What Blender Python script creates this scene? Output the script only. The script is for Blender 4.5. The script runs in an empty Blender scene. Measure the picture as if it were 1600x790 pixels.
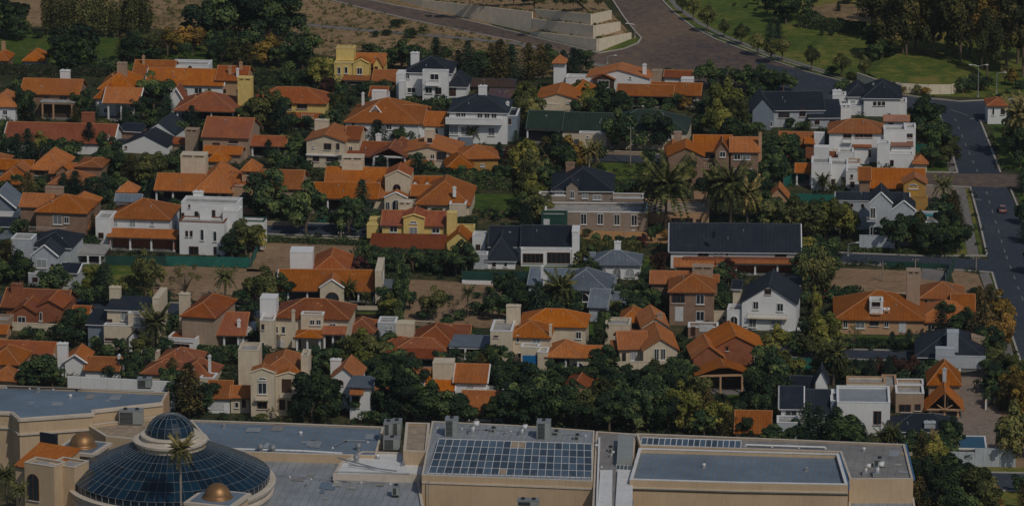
import bpy, math, random
from math import sin, cos, radians, pi, sqrt, atan2, hypot
R = random.Random(7)
# ------------------------------------------------------------------ camera, world, sun, exposure
scene = bpy.context.scene
COL = scene.collection
CAM_H, F, D0 = 300.0, 8250.0, radians(14.5)
cam_data = bpy.data.cameras.new("camera")
cam_data.sensor_width = 36.0
cam_data.lens = 36.0 * F / 1600.0
cam_data.clip_start = 10.0
cam_data.clip_end = 30000.0
cam = bpy.data.objects.new("camera", cam_data)
cam.location = (0, 0, CAM_H)
cam.rotation_euler = (pi / 2 - D0, 0, 0)
COL.objects.link(cam)
scene.camera = cam
SUN_EL, SUN_AZ = radians(47), radians(149)       # azimuth clockwise from +Y (away from the camera); 90 is +X (right)
world = bpy.data.worlds.new("World")
scene.world = world
world.use_nodes = True
wn = world.node_tree
sky = wn.nodes.new("ShaderNodeTexSky")
sky.sky_type = 'NISHITA'
sky.sun_disc = False
sky.sun_elevation = SUN_EL
sky.sun_rotation = SUN_AZ
bg = wn.nodes.get("Background") or wn.nodes.new("ShaderNodeBackground")
wn.links.new(sky.outputs[0], bg.inputs[0])
bg.inputs[1].default_value = 0.145
sun_data = bpy.data.lights.new("sun", 'SUN')
sun_data.energy = 5.0
sun_data.angle = radians(0.5)
sun_data.color = (1.0, 0.92, 0.81)
sun = bpy.data.objects.new("sun", sun_data)
sun.rotation_euler = (pi / 2 - SUN_EL, 0, pi - SUN_AZ)
sun.location = (300, 900, 400)
COL.objects.link(sun)
scene.view_settings.view_transform = 'Standard'
scene.view_settings.look = 'None'
scene.view_settings.exposure = -1.86
scene.view_settings.gamma = 1.0
scene.cycles.max_bounces = 5
scene.cycles.diffuse_bounces = 3
scene.cycles.glossy_bounces = 2
scene.cycles.transparent_max_bounces = 6

# ------------------------------------------------------------------ survey of the place: sight lines from the camera to the ground
CD, SD = cos(D0), sin(D0)
def ray(px, py):
    x = (px - 800) / F; y = (395 - py) / F
    return (x, CD + y * SD, -SD + y * CD)
def P(px, py, z=0.0):
    d = ray(px, py); t = (z - CAM_H) / d[2]
    return (d[0] * t, d[1] * t)
def proj(p):
    dx, dy, dz = p[0], p[1], p[2] - CAM_H
    w = dy * CD - dz * SD
    v = dy * SD + dz * CD
    return (800 + F * dx / w, 395 - F * v / w)
def scale_at(py):
    d = ray(800, py)
    return F * (-d[2]) / CAM_H
def dep(py): return D0 + math.atan((py - 395) / F)
def ray_plane(px, py, p0, n):                    # vertical plane through p0 (x, y) with horizontal normal n
    d = ray(px, py)
    t = (p0[0] * n[0] + p0[1] * n[1]) / (d[0] * n[0] + d[1] * n[1])
    return (d[0] * t, d[1] * t, CAM_H + d[2] * t)

# ------------------------------------------------------------------ materials
def nmat(name):
    m = bpy.data.materials.new(name); m.use_nodes = True
    nt = m.node_tree; b = nt.nodes["Principled BSDF"]
    return m, nt, b
def nd(nt, t, **kw):
    n = nt.nodes.new(t)
    for k, v in kw.items():
        if k in n.inputs: n.inputs[k].default_value = v
        else: setattr(n, k, v)
    return n
def ramp(nt, fac, stops):
    r = nd(nt, "ShaderNodeValToRGB")
    e = r.color_ramp.elements
    while len(e) < len(stops): e.new(0.5)
    for i, (p, c) in enumerate(stops):
        e[i].position = p; e[i].color = (c[0], c[1], c[2], 1)
    nt.links.new(fac, r.inputs[0])
    return r.outputs[0]
def sc(c, k): return tuple(min(1, x * k) for x in c)
def mix(nt, a, b, fac, mode='MIX'):
    m = nd(nt, "ShaderNodeMix", data_type='RGBA', blend_type=mode)
    for s, v in ((0, fac), (6, a), (7, b)):
        if isinstance(v, (int, float)): m.inputs[s].default_value = v
        elif isinstance(v, tuple): m.inputs[s].default_value = (v[0], v[1], v[2], 1)
        else: nt.links.new(v, m.inputs[s])
    return m.outputs[2]
def coords(nt, kind='Object'):
    return nd(nt, "ShaderNodeTexCoord").outputs[kind]
def noise(nt, vec, s, detail=4, rough=0.6):
    n = nd(nt, "ShaderNodeTexNoise", Scale=s, Detail=detail, Roughness=rough)
    if vec is not None: nt.links.new(vec, n.inputs["Vector"])
    return n.outputs[0]
def bump(nt, b, h, dist, strength=1.0):
    n = nd(nt, "ShaderNodeBump", Strength=strength, Distance=dist)
    nt.links.new(h, n.inputs["Height"]); nt.links.new(n.outputs[0], b.inputs["Normal"])

def mat_plain(name, c, rough=0.7, metal=0.0, var=0.12, s=0.6, dirt=0.0):
    m, nt, b = nmat(name)
    v = coords(nt)
    geo = nd(nt, "ShaderNodeNewGeometry").outputs["Position"]
    f = noise(nt, geo, s, 6, 0.7)
    col = ramp(nt, f, [(0.3, sc(c, 1 - var)), (0.7, sc(c, 1 + var))])
    if dirt:                                     # streaks of weather below ledges, fixed in the render coat
        mp = nd(nt, "ShaderNodeMapping"); mp.inputs["Scale"].default_value = (1.6, 1.6, 0.22)
        nt.links.new(geo, mp.inputs[0])
        f2 = noise(nt, mp.outputs[0], 1.3, 5, 0.65)
        fr = ramp(nt, f2, [(0.48, (0, 0, 0)), (0.72, (dirt, dirt, dirt))])
        col = mix(nt, col, sc((c[0] * .62, c[1] * .55, c[2] * .46), 1), fr)
    nt.links.new(col, b.inputs["Base Color"])
    b.inputs["Roughness"].default_value = rough; b.inputs["Metallic"].default_value = metal
    return m
def mat_tile(name, c, c2, rough=0.8, pitch=0.3, spread=0.5):
    m, nt, b = nmat(name)
    uv = nd(nt, "ShaderNodeUVMap").outputs[0]
    sep = nd(nt, "ShaderNodeSeparateXYZ"); nt.links.new(uv, sep.inputs[0])
    geo = nd(nt, "ShaderNodeNewGeometry").outputs["Position"]
    big = noise(nt, geo, 0.28, 5, 0.7)
    # single tiles of slightly different firing
    br = nd(nt, "ShaderNodeTexBrick", Scale=1.0); br.offset = 0.0
    br.inputs["Brick Width"].default_value = pitch * 1.3; br.inputs["Row Height"].default_value = 0.42
    br.inputs["Mortar Size"].default_value = 0.03
    br.inputs["Color1"].default_value = (0.0, 0, 0, 1); br.inputs["Color2"].default_value = (1, 1, 1, 1)
    br.inputs["Mortar"].default_value = (0.15, .15, .15, 1)
    nt.links.new(uv, br.inputs["Vector"])
    base = ramp(nt, big, [(0.3, sc(c, 0.82)), (0.5, c), (0.72, sc(c2, 1.0))])
    col = mix(nt, base, sc(c, 0.55), ramp(nt, br.outputs[0], [(0, (spread,) * 3), (1, (0, 0, 0))]))
    st = nd(nt, "ShaderNodeMapping"); st.inputs["Scale"].default_value = (2.2, 0.12, 1)
    nt.links.new(uv, st.inputs[0])
    f3 = noise(nt, st.outputs[0], 1.0, 4, 0.7)
    col = mix(nt, col, sc((c[0] * .45, c[1] * .5, c[2] * .8), 1), ramp(nt, f3, [(0.46, (0, 0, 0)), (0.72, (.6, .6, .6))]))
    f4 = noise(nt, geo, 0.12, 3, 0.5)
    if c[0] > c[2] * 2: col = mix(nt, col, sc((c[0] * .62, c[1] * .8, c[2] * 2.2), 1), ramp(nt, f4, [(0.5, (0, 0, 0)), (0.66, (.45, .45, .45))]))
    oi = nd(nt, "ShaderNodeObjectInfo").outputs["Random"]
    hs = nd(nt, "ShaderNodeHueSaturation")
    mr = nd(nt, "ShaderNodeMapRange"); mr.inputs[3].default_value = 0.70; mr.inputs[4].default_value = 1.2
    nt.links.new(oi, mr.inputs[0]); nt.links.new(mr.outputs[0], hs.inputs["Value"])
    fr_ = nd(nt, "ShaderNodeMath", operation='FRACT'); m7 = nd(nt, "ShaderNodeMath", operation='MULTIPLY'); m7.inputs[1].default_value = 7.3
    nt.links.new(oi, m7.inputs[0]); nt.links.new(m7.outputs[0], fr_.inputs[0])
    ms = nd(nt, "ShaderNodeMapRange"); ms.inputs[3].default_value = 0.93; ms.inputs[4].default_value = 1.06
    nt.links.new(fr_.outputs[0], ms.inputs[0]); nt.links.new(ms.outputs[0], hs.inputs["Saturation"])
    nt.links.new(col, hs.inputs["Color"]); nt.links.new(hs.outputs[0], b.inputs["Base Color"])
    ma = nd(nt, "ShaderNodeMath", operation='MULTIPLY'); ma.inputs[1].default_value = 2 * pi / pitch
    nt.links.new(sep.outputs[0], ma.inputs[0])
    si = nd(nt, "ShaderNodeMath", operation='SINE'); nt.links.new(ma.outputs[0], si.inputs[0])
    bump(nt, b, si.outputs[0], 0.05, 0.8)
    b.inputs["Roughness"].default_value = rough
    b.inputs["Specular IOR Level"].default_value = 0.25
    return m
def mat_brick(name, c1, c2, mortar):
    m, nt, b = nmat(name)
    geo = nd(nt, "ShaderNodeNewGeometry").outputs["Position"]
    mp = nd(nt, "ShaderNodeMapping"); mp.inputs["Rotation"].default_value = (radians(90), 0, 0)
    nt.links.new(geo, mp.inputs[0])
    br = nd(nt, "ShaderNodeTexBrick", Scale=1.0)
    br.inputs["Brick Width"].default_value = 0.5; br.inputs["Row Height"].default_value = 0.2
    br.inputs["Mortar Size"].default_value = 0.02
    br.inputs["Color1"].default_value = (*c1, 1); br.inputs["Color2"].default_value = (*c2, 1); br.inputs["Mortar"].default_value = (*mortar, 1)
    nt.links.new(mp.outputs[0], br.inputs["Vector"])
    f = noise(nt, geo, 0.7, 5, 0.7)
    col = mix(nt, br.outputs[0], sc(c1, 0.6), ramp(nt, f, [(0.4, (0, 0, 0)), (0.75, (.6, .6, .6))]))
    nt.links.new(col, b.inputs["Base Color"]); b.inputs["Roughness"].default_value = 0.85
    return m
def mat_leaf(name, c, c2, val=0.5):
    m, nt, b = nmat(name)
    oi = nd(nt, "ShaderNodeObjectInfo").outputs["Random"]
    geo = nd(nt, "ShaderNodeNewGeometry").outputs["Position"]
    at = nd(nt, "ShaderNodeAttribute", attribute_name="tone").outputs["Fac"]
    f = noise(nt, geo, 0.45, 3, 0.6)
    ad = nd(nt, "ShaderNodeMath", operation='ADD'); nt.links.new(f, ad.inputs[0])
    mu = nd(nt, "ShaderNodeMath", operation='MULTIPLY_ADD'); nt.links.new(at, mu.inputs[0]); mu.inputs[1].default_value = 0.75; mu.inputs[2].default_value = -0.375
    nt.links.new(mu.outputs[0], ad.inputs[1])
    col = ramp(nt, ad.outputs[0], [(0.22, sc(c, 0.55)), (0.5, c), (0.78, c2)])
    hs = nd(nt, "ShaderNodeHueSaturation"); nt.links.new(col, hs.inputs["Color"])
    mr = nd(nt, "ShaderNodeMapRange"); mr.inputs[3].default_value = 1 - val; mr.inputs[4].default_value = 1 + val
    nt.links.new(oi, mr.inputs[0]); nt.links.new(mr.outputs[0], hs.inputs["Value"])
    mh = nd(nt, "ShaderNodeMath", operation='MULTIPLY_ADD'); nt.links.new(oi, mh.inputs[0]); mh.inputs[1].default_value = -0.04; mh.inputs[2].default_value = 0.528
    nt.links.new(mh.outputs[0], hs.inputs["Hue"])
    nt.links.new(hs.outputs[0], b.inputs["Base Color"])
    b.inputs["Roughness"].default_value = 0.75; b.inputs["Specular IOR Level"].default_value = 0.2
    return m
def mat_ground(name, stops, s=0.05, s2=0.6, rough=0.95):
    m, nt, b = nmat(name)
    geo = nd(nt, "ShaderNodeNewGeometry").outputs["Position"]
    f = noise(nt, geo, s, 8, 0.72); f2 = noise(nt, geo, s2, 6, 0.75)
    mx = nd(nt, "ShaderNodeMath", operation='MULTIPLY_ADD'); nt.links.new(f2, mx.inputs[0]); mx.inputs[1].default_value = 0.5
    ad = nd(nt, "ShaderNodeMath", operation='MULTIPLY'); nt.links.new(f, ad.inputs[0]); ad.inputs[1].default_value = 0.5
    nt.links.new(ad.outputs[0], mx.inputs[2])
    nt.links.new(ramp(nt, mx.outputs[0], stops), b.inputs["Base Color"])
    b.inputs["Roughness"].default_value = rough; b.inputs["Specular IOR Level"].default_value = 0.15
    bump(nt, b, f2, 0.3, 0.5)
    return m
def mat_glass(name, c, rough=0.12):
    m, nt, b = nmat(name)
    geo = nd(nt, "ShaderNodeNewGeometry").outputs["Position"]
    oi = nd(nt, "ShaderNodeObjectInfo").outputs["Random"]
    col = ramp(nt, oi, [(0, sc(c, 0.5)), (1, sc(c, 1.6))])
    nt.links.new(col, b.inputs["Base Color"]); b.inputs["Roughness"].default_value = rough
    b.inputs["Specular IOR Level"].default_value = 0.6
    return m

M = {}
M['o1'] = mat_tile("orange_clay_tile", (0.54, 0.165, 0.026), (0.62, 0.24, 0.055))
M['o2'] = mat_tile("terracotta_tile", (0.40, 0.115, 0.032), (0.49, 0.17, 0.06))
M['o3'] = mat_tile("red_clay_tile", (0.38, 0.092, 0.026), (0.46, 0.14, 0.045))
M['pk'] = mat_tile("pale_pink_tile", (0.42, 0.22, 0.15), (0.5, 0.3, 0.2))
M['br'] = mat_tile("brown_tile", (0.13, 0.075, 0.05), (0.2, 0.12, 0.08))
M['n'] = mat_tile("dark_slate_tile", (0.022, 0.030, 0.044), (0.040, 0.048, 0.062), 0.6, 0.3, 0.3)
M['g'] = mat_tile("green_metal_roof", (0.022, 0.042, 0.028), (0.034, 0.055, 0.036), 0.6, 0.6, 0.1)
M['gr'] = mat_tile("grey_slate_tile", (0.17, 0.21, 0.25), (0.24, 0.28, 0.31), 0.6, 0.3, 0.2)
M['cap_o'] = mat_plain("ridge_tile_orange", (0.50, 0.22, 0.09), 0.8)
M['cap_n'] = mat_plain("ridge_tile_dark", (0.05, 0.06, 0.075), 0.6)
M['cap_g'] = mat_plain("ridge_tile_green", (0.09, 0.13, 0.1), 0.6)
M['cap_gr'] = mat_plain("ridge_tile_grey", (0.33, 0.36, 0.38), 0.6)
M['w'] = mat_plain("white_render", (0.78, 0.79, 0.79), 0.85, var=.06, dirt=0.14)
M['c'] = mat_plain("cream_render", (0.66, 0.57, 0.43), 0.85, dirt=0.4)
M['y'] = mat_plain("yellow_render", (0.74, 0.56, 0.19), 0.85, dirt=0.3)
M['t'] = mat_plain("tan_render", (0.38, 0.28, 0.2), 0.85, dirt=0.4)
M['pt'] = mat_plain("peach_render", (0.50, 0.31, 0.18), 0.85, dirt=0.3)
M['oc'] = mat_plain("ochre_render", (0.48, 0.27, 0.07), 0.85, dirt=0.3)
M['gy'] = mat_plain("grey_render", (0.46, 0.50, 0.54), 0.85, dirt=0.4)
M['bg'] = mat_plain("blue_grey_render", (0.20, 0.25, 0.31), 0.85, dirt=0.2)
M['b'] = mat_brick("brown_brick", (0.27, 0.15, 0.09), (0.34, 0.2, 0.13), (0.3, 0.25, 0.2))
M['r'] = mat_brick("red_brick", (0.30, 0.085, 0.03), (0.37, 0.12, 0.05), (0.25, 0.13, 0.08))
M['st'] = mat_brick("stone_block", (0.30, 0.24, 0.19), (0.36, 0.29, 0.23), (0.22, 0.18, 0.15))
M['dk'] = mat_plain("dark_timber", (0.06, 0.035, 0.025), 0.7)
M['wd'] = mat_plain("varnished_timber", (0.28, 0.10, 0.03), 0.6)
M['roof_flat'] = mat_plain("flat_roof_membrane", (0.36, 0.35, 0.33), 0.8, var=0.3)
M['roof_tan'] = mat_plain("tan_roof_membrane", (0.36, 0.28, 0.2), 0.8, var=0.3)
M['frame_w'] = mat_plain("white_window_frame", (0.7, 0.7, 0.68), 0.5)
M['frame_b'] = mat_plain("brown_window_frame", (0.15, 0.06, 0.03), 0.5)
M['glass'] = mat_glass("window_glass", (0.02, 0.028, 0.036))
M['curtain'] = mat_glass("net_curtained_glass", (0.22, 0.24, 0.25), 0.4)
M['door_w'] = mat_plain("white_door_paint", (0.62, 0.63, 0.64), 0.5)
M['door_d'] = mat_plain("dark_door", (0.06, 0.03, 0.02), 0.5)
M['door_b'] = mat_plain("blue_garage_door", (0.012, 0.17, 0.42), 0.4)
M['door_t'] = mat_plain("teal_paint", (0.02, 0.2, 0.22), 0.5)
M['amber'] = mat_plain("amber_glass_door", (0.6, 0.33, 0.06), 0.4)
M['rail'] = mat_plain("balcony_paint", (0.6, 0.58, 0.55), 0.5)
M['asphalt'] = mat_ground("asphalt", [(0.34, (0.030, 0.042, 0.064)), (0.5, (0.048, 0.060, 0.083)), (0.62, (0.085, 0.090, 0.105))], 0.02, 0.9, 0.85)
M['asphalt_w'] = mat_ground("worn_brown_asphalt", [(0.36, (0.045, 0.050, 0.068)), (0.46, (0.12, 0.092, 0.080)), (0.58, (0.22, 0.155, 0.11))], 0.018, 0.5, 0.9)
M['lawn'] = mat_ground("lawn", [(0.34, (0.028, 0.055, 0.012)), (0.5, (0.06, 0.11, 0.018)), (0.66, (0.16, 0.15, 0.035))], 0.05, 0.4)
M['lawn2'] = mat_ground("park_grass", [(0.36, (0.035, 0.075, 0.014)), (0.47, (0.085, 0.125, 0.022)), (0.54, (0.18, 0.18, 0.04)), (0.64, (0.34, 0.20, 0.07))], 0.022, 0.3)
M['soil'] = mat_ground("garden_soil", [(0.36, (0.018, 0.030, 0.014)), (0.5, (0.05, 0.058, 0.024)), (0.62, (0.15, 0.11, 0.06))], 0.06, 0.5)
M['dirt'] = mat_ground("bare_earth", [(0.36, (0.13, 0.10, 0.055)), (0.5, (0.30, 0.20, 0.12)), (0.62, (0.38, 0.26, 0.16))], 0.06, 0.6)
M['scrub'] = mat_ground("dry_hillside", [(0.38, (0.11, 0.085, 0.045)), (0.48, (0.28, 0.19, 0.10)), (0.62, (0.42, 0.28, 0.15))], 0.05, 0.5)
M['gravel'] = mat_ground("orange_gravel", [(0.35, (0.38, 0.2, 0.08)), (0.6, (0.5, 0.29, 0.13))], 0.1, 0.8)
M['pave'] = mat_ground("concrete_paving", [(0.35, (0.15, 0.145, 0.14)), (0.6, (0.25, 0.235, 0.22))], 0.1, 0.8)
M['paveb'] = mat_ground("pinkish_paving", [(0.38, (0.18, 0.145, 0.12)), (0.5, (0.27, 0.22, 0.18)), (0.62, (0.34, 0.25, 0.18))], 0.1, 0.8)
M['kerb'] = mat_plain("kerb_concrete", (0.42, 0.39, 0.35), 0.9)
M['paint'] = mat_plain("road_paint", (0.26, 0.26, 0.26), 0.7, var=0.3, s=2)
M['conc'] = mat_plain("concrete_wall", (0.80, 0.70, 0.54), 0.9, dirt=0.2)
M['beige'] = mat_plain("mall_beige_render", (0.56, 0.42, 0.27), 0.85, var=0.12, s=0.12, dirt=0.3)
M['beige2'] = mat_plain("mall_pale_trim", (0.60, 0.53, 0.44), 0.8, dirt=0.3)
M['mroof'] = mat_plain("blue_grey_metal_roof", (0.16, 0.215, 0.28), 0.5, 0.0, 0.22, 0.12, dirt=0.35)
M['mroof2'] = mat_plain("light_metal_roof", (0.30, 0.33, 0.36), 0.55, 0.0, 0.25, 0.15, dirt=0.5)
M['mroof3'] = mat_plain("weathered_metal_roof", (0.26, 0.25, 0.24), 0.6, 0.0, 0.3, 0.12, dirt=0.6)
M['mwhite'] = mat_plain("white_roof_sheet", (0.74, 0.75, 0.75), 0.6, 0, 0.12, 0.3, dirt=0.4)
M['blueedge'] = mat_plain("blue_flashing", (0.05, 0.14, 0.28), 0.5)
M['skyl'] = mat_glass("skylight_pane", (0.060, 0.090, 0.125), 0.35)
M['domegl'] = mat_glass("dome_pane", (0.003, 0.020, 0.038), 0.24)
M['gold'] = mat_plain("gilded_metal", (0.34, 0.19, 0.085), 0.5, 0.6, 0.3, 0.8, dirt=.4)
M['rib'] = mat_plain("weathered_glazing_bar", (0.20, 0.22, 0.24), 0.6, 0.2, 0.3, 1.5)
M['acm'] = mat_plain("ac_unit_metal", (0.33, 0.36, 0.34), 0.5, 0.1)
M['met'] = mat_plain("galvanised_metal", (0.4, 0.41, 0.42), 0.45, 0.5)
M['blk'] = mat_plain("black_rubber", (0.015, 0.015, 0.016), 0.7)
M['net'] = mat_plain("green_shade_net", (0.012, 0.13, 0.10), 0.8, var=0.3, s=0.5)
M['netd'] = mat_plain("dark_green_shade_net", (0.01, 0.06, 0.045), 0.8, var=0.3, s=0.5)
M['water'] = mat_plain("pool_water", (0.006, 0.07, 0.13), 0.08)
M['bark'] = mat_plain("bark", (0.14, 0.10, 0.07), 0.9, var=0.3, s=2)
M['barkp'] = mat_plain("pale_bark", (0.30, 0.26, 0.21), 0.9, var=0.3, s=2)
M['carred'] = mat_plain("car_paint_silver_red", (0.42, 0.22, 0.2), 0.3, 0.3)
M['carwht'] = mat_plain("car_paint_white", (0.7, 0.7, 0.7), 0.25)
M['lampred'] = mat_plain("red_lamp_plastic", (0.4, 0.01, 0.01), 0.3)
LEAF = {
 'b': mat_leaf("dark_green_leaves", (0.024, 0.052, 0.024), (0.115, 0.15, 0.045)),
 'o': mat_leaf("olive_green_leaves", (0.075, 0.088, 0.028), (0.19, 0.18, 0.055)),
 'y': mat_leaf("yellow_green_leaves", (0.13, 0.14, 0.03), (0.30, 0.27, 0.06)),
 'g': mat_leaf("golden_leaves", (0.16, 0.105, 0.024), (0.36, 0.22, 0.045)),
 'c': mat_leaf("needle_leaves", (0.016, 0.040, 0.026), (0.055, 0.085, 0.042)),
 'k': mat_leaf("brownish_needles", (0.055, 0.052, 0.020), (0.20, 0.14, 0.045)),
 'r': mat_leaf("purple_red_leaves", (0.06, 0.022, 0.022), (0.13, 0.05, 0.04)),
 'e': mat_leaf("eucalyptus_leaves", (0.040, 0.048, 0.018), (0.15, 0.125, 0.035)),
 'f': mat_leaf("poplar_leaves", (0.075, 0.090, 0.030), (0.22, 0.20, 0.07)),
 'm': mat_leaf("palm_fronds", (0.055, 0.07, 0.022), (0.17, 0.16, 0.05)),
 'x': mat_leaf("dry_palm_fronds", (0.17, 0.14, 0.05), (0.34, 0.27, 0.10)),
}

# ------------------------------------------------------------------ mesh helpers
class MB:
    def __init__(s): s.v = []; s.f = []; s.m = []; s.tone = None
    def add(s, vs, fs, mi=0):
        o = len(s.v); s.v.extend(vs)
        for f in fs: s.f.append(tuple(i + o for i in f)); s.m.append(mi)
    def box(s, x0, x1, y0, y1, z0, z1, mi=0):
        s.add([(x0, y0, z0), (x1, y0, z0), (x1, y1, z0), (x0, y1, z0), (x0, y0, z1), (x1, y0, z1), (x1, y1, z1), (x0, y1, z1)],
              [(0, 3, 2, 1), (4, 5, 6, 7), (0, 1, 5, 4), (1, 2, 6, 5), (2, 3, 7, 6), (3, 0, 4, 7)], mi)
    def prism(s, pts, z0, z1, mi=0):             # plan polygon, counter-clockwise
        n = len(pts)
        a = sum(pts[i][0] * pts[(i + 1) % n][1] - pts[(i + 1) % n][0] * pts[i][1] for i in range(n))
        if a < 0: pts = pts[::-1]
        s.add([(p[0], p[1], z0) for p in pts] + [(p[0], p[1], z1) for p in pts],
              [tuple(range(n - 1, -1, -1)), tuple(range(n, 2 * n))] + [(i, (i + 1) % n, n + (i + 1) % n, n + i) for i in range(n)], mi)
    def ext_x(s, prof, x0, x1, mi=0):            # profile in (y, z), counter-clockwise seen from +x
        n = len(prof)
        s.add([(x0, p[0], p[1]) for p in prof] + [(x1, p[0], p[1]) for p in prof],
              [tuple(range(n - 1, -1, -1)), tuple(range(n, 2 * n))] + [(i, (i + 1) % n, n + (i + 1) % n, n + i) for i in range(n)], mi)
    def ext_y(s, prof, y0, y1, mi=0):            # profile in (x, z), counter-clockwise seen from -y
        n = len(prof)
        s.add([(p[0], y0, p[1]) for p in prof] + [(p[0], y1, p[1]) for p in prof],
              [tuple(range(n)), tuple(range(2 * n - 1, n - 1, -1))] + [((i + 1) % n, i, n + i, n + (i + 1) % n) for i in range(n)], mi)
    def tube(s, pts, rads, n=6, mi=0, cap=True):
        rings = []
        for i, p in enumerate(pts):
            a = pts[max(i - 1, 0)]; b = pts[min(i + 1, len(pts) - 1)]
            d = [b[k] - a[k] for k in range(3)]; L = sqrt(sum(x * x for x in d)) or 1; d = [x / L for x in d]
            h = (0, 0, 1) if abs(d[2]) < 0.9 else (1, 0, 0)
            u = (d[1] * h[2] - d[2] * h[1], d[2] * h[0] - d[0] * h[2], d[0] * h[1] - d[1] * h[0])
            L = sqrt(sum(x * x for x in u)); u = [x / L for x in u]
            w = (d[1] * u[2] - d[2] * u[1], d[2] * u[0] - d[0] * u[2], d[0] * u[1] - d[1] * u[0])
            rings.append([tuple(p[k] + rads[i] * (cos(2 * pi * j / n) * u[k] + sin(2 * pi * j / n) * w[k]) for k in range(3)) for j in range(n)])
        vs = [q for r in rings for q in r]
        fs = []
        for i in range(len(pts) - 1):
            for j in range(n):
                fs.append((i * n + j, i * n + (j + 1) % n, (i + 1) * n + (j + 1) % n, (i + 1) * n + j))
        if cap: fs.append(tuple(range(n - 1, -1, -1))); fs.append(tuple((len(pts) - 1) * n + j for j in range(n)))
        s.add(vs, fs, mi)
    def lathe(s, prof, cx=0, cy=0, n=24, mi=0, a0=0, a1=2 * pi):
        full = abs(a1 - a0 - 2 * pi) < 1e-6
        k = n if full else n + 1
        vs = [(cx + r * cos(a0 + (a1 - a0) * j / n), cy + r * sin(a0 + (a1 - a0) * j / n), z) for r, z in prof for j in range(k)]
        fs = []
        for i in range(len(prof) - 1):
            for j in range(n):
                j2 = (j + 1) % k
                fs.append((i * k + j, i * k + j2, (i + 1) * k + j2, (i + 1) * k + j))
        s.add(vs, fs, mi)
    def mesh(s, name, mats, uv=False, smooth=False):
        me = bpy.data.meshes.new(name)
        me.from_pydata(s.v, [], s.f)
        for m in (mats if isinstance(mats, (list, tuple)) else [mats]): me.materials.append(m)
        if len(me.materials) > 1: me.polygons.foreach_set("material_index", s.m)
        if smooth: me.polygons.foreach_set("use_smooth", [True] * len(s.f))
        if uv:
            l = me.uv_layers.new(name="UVMap").data
            for p in me.polygons:
                n = p.normal
                ux, uy = -n.y, n.x
                L = hypot(ux, uy)
                if L < 1e-4: ux, uy = 1, 0
                else: ux /= L; uy /= L
                vx, vy, vz = (-n.z * uy, n.z * ux, n.x * uy - n.y * ux)
                for li in p.loop_indices:
                    c = me.vertices[me.loops[li].vertex_index].co
                    l[li].uv = (c.x * ux + c.y * uy, c.x * vx + c.y * vy + c.z * vz)
        if s.tone is not None:
            a = me.attributes.new("tone", 'FLOAT', 'FACE')
            a.data.foreach_set("value", s.tone)
        me.update()
        return me
def link(name, data, parent=None, kind=None, loc=None):
    o = bpy.data.objects.new(name, data); COL.objects.link(o)
    if parent is not None: o.parent = parent
    if kind: o["kind"] = kind
    if loc: o.location = loc
    return o
def part(name, mb, mat, parent, uv=False, smooth=False, kind=None):
    return link(name, mb.mesh(name, mat, uv, smooth), parent, kind)
REFS = []
USED = set()
def thing(name, label, cat, loc, rot=0.0, group=None, ref=None):
    o = bpy.data.objects.new(name, None); COL.objects.link(o)
    o.empty_display_size = 0.5
    o.location = loc; o.rotation_euler = (0, 0, rot)
    tag(o, label, cat, group)
    if ref: REFS.append((loc[0], loc[1], ref))
    return o
def tag(o, label, cat, group=None):
    o["label"] = label; o["category"] = cat
    if group: o["group"] = group
    return o
def structure(name, mb, mat, uv=False):
    o = part(name, mb, mat, None, uv); o["kind"] = 'structure'; return o

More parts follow.
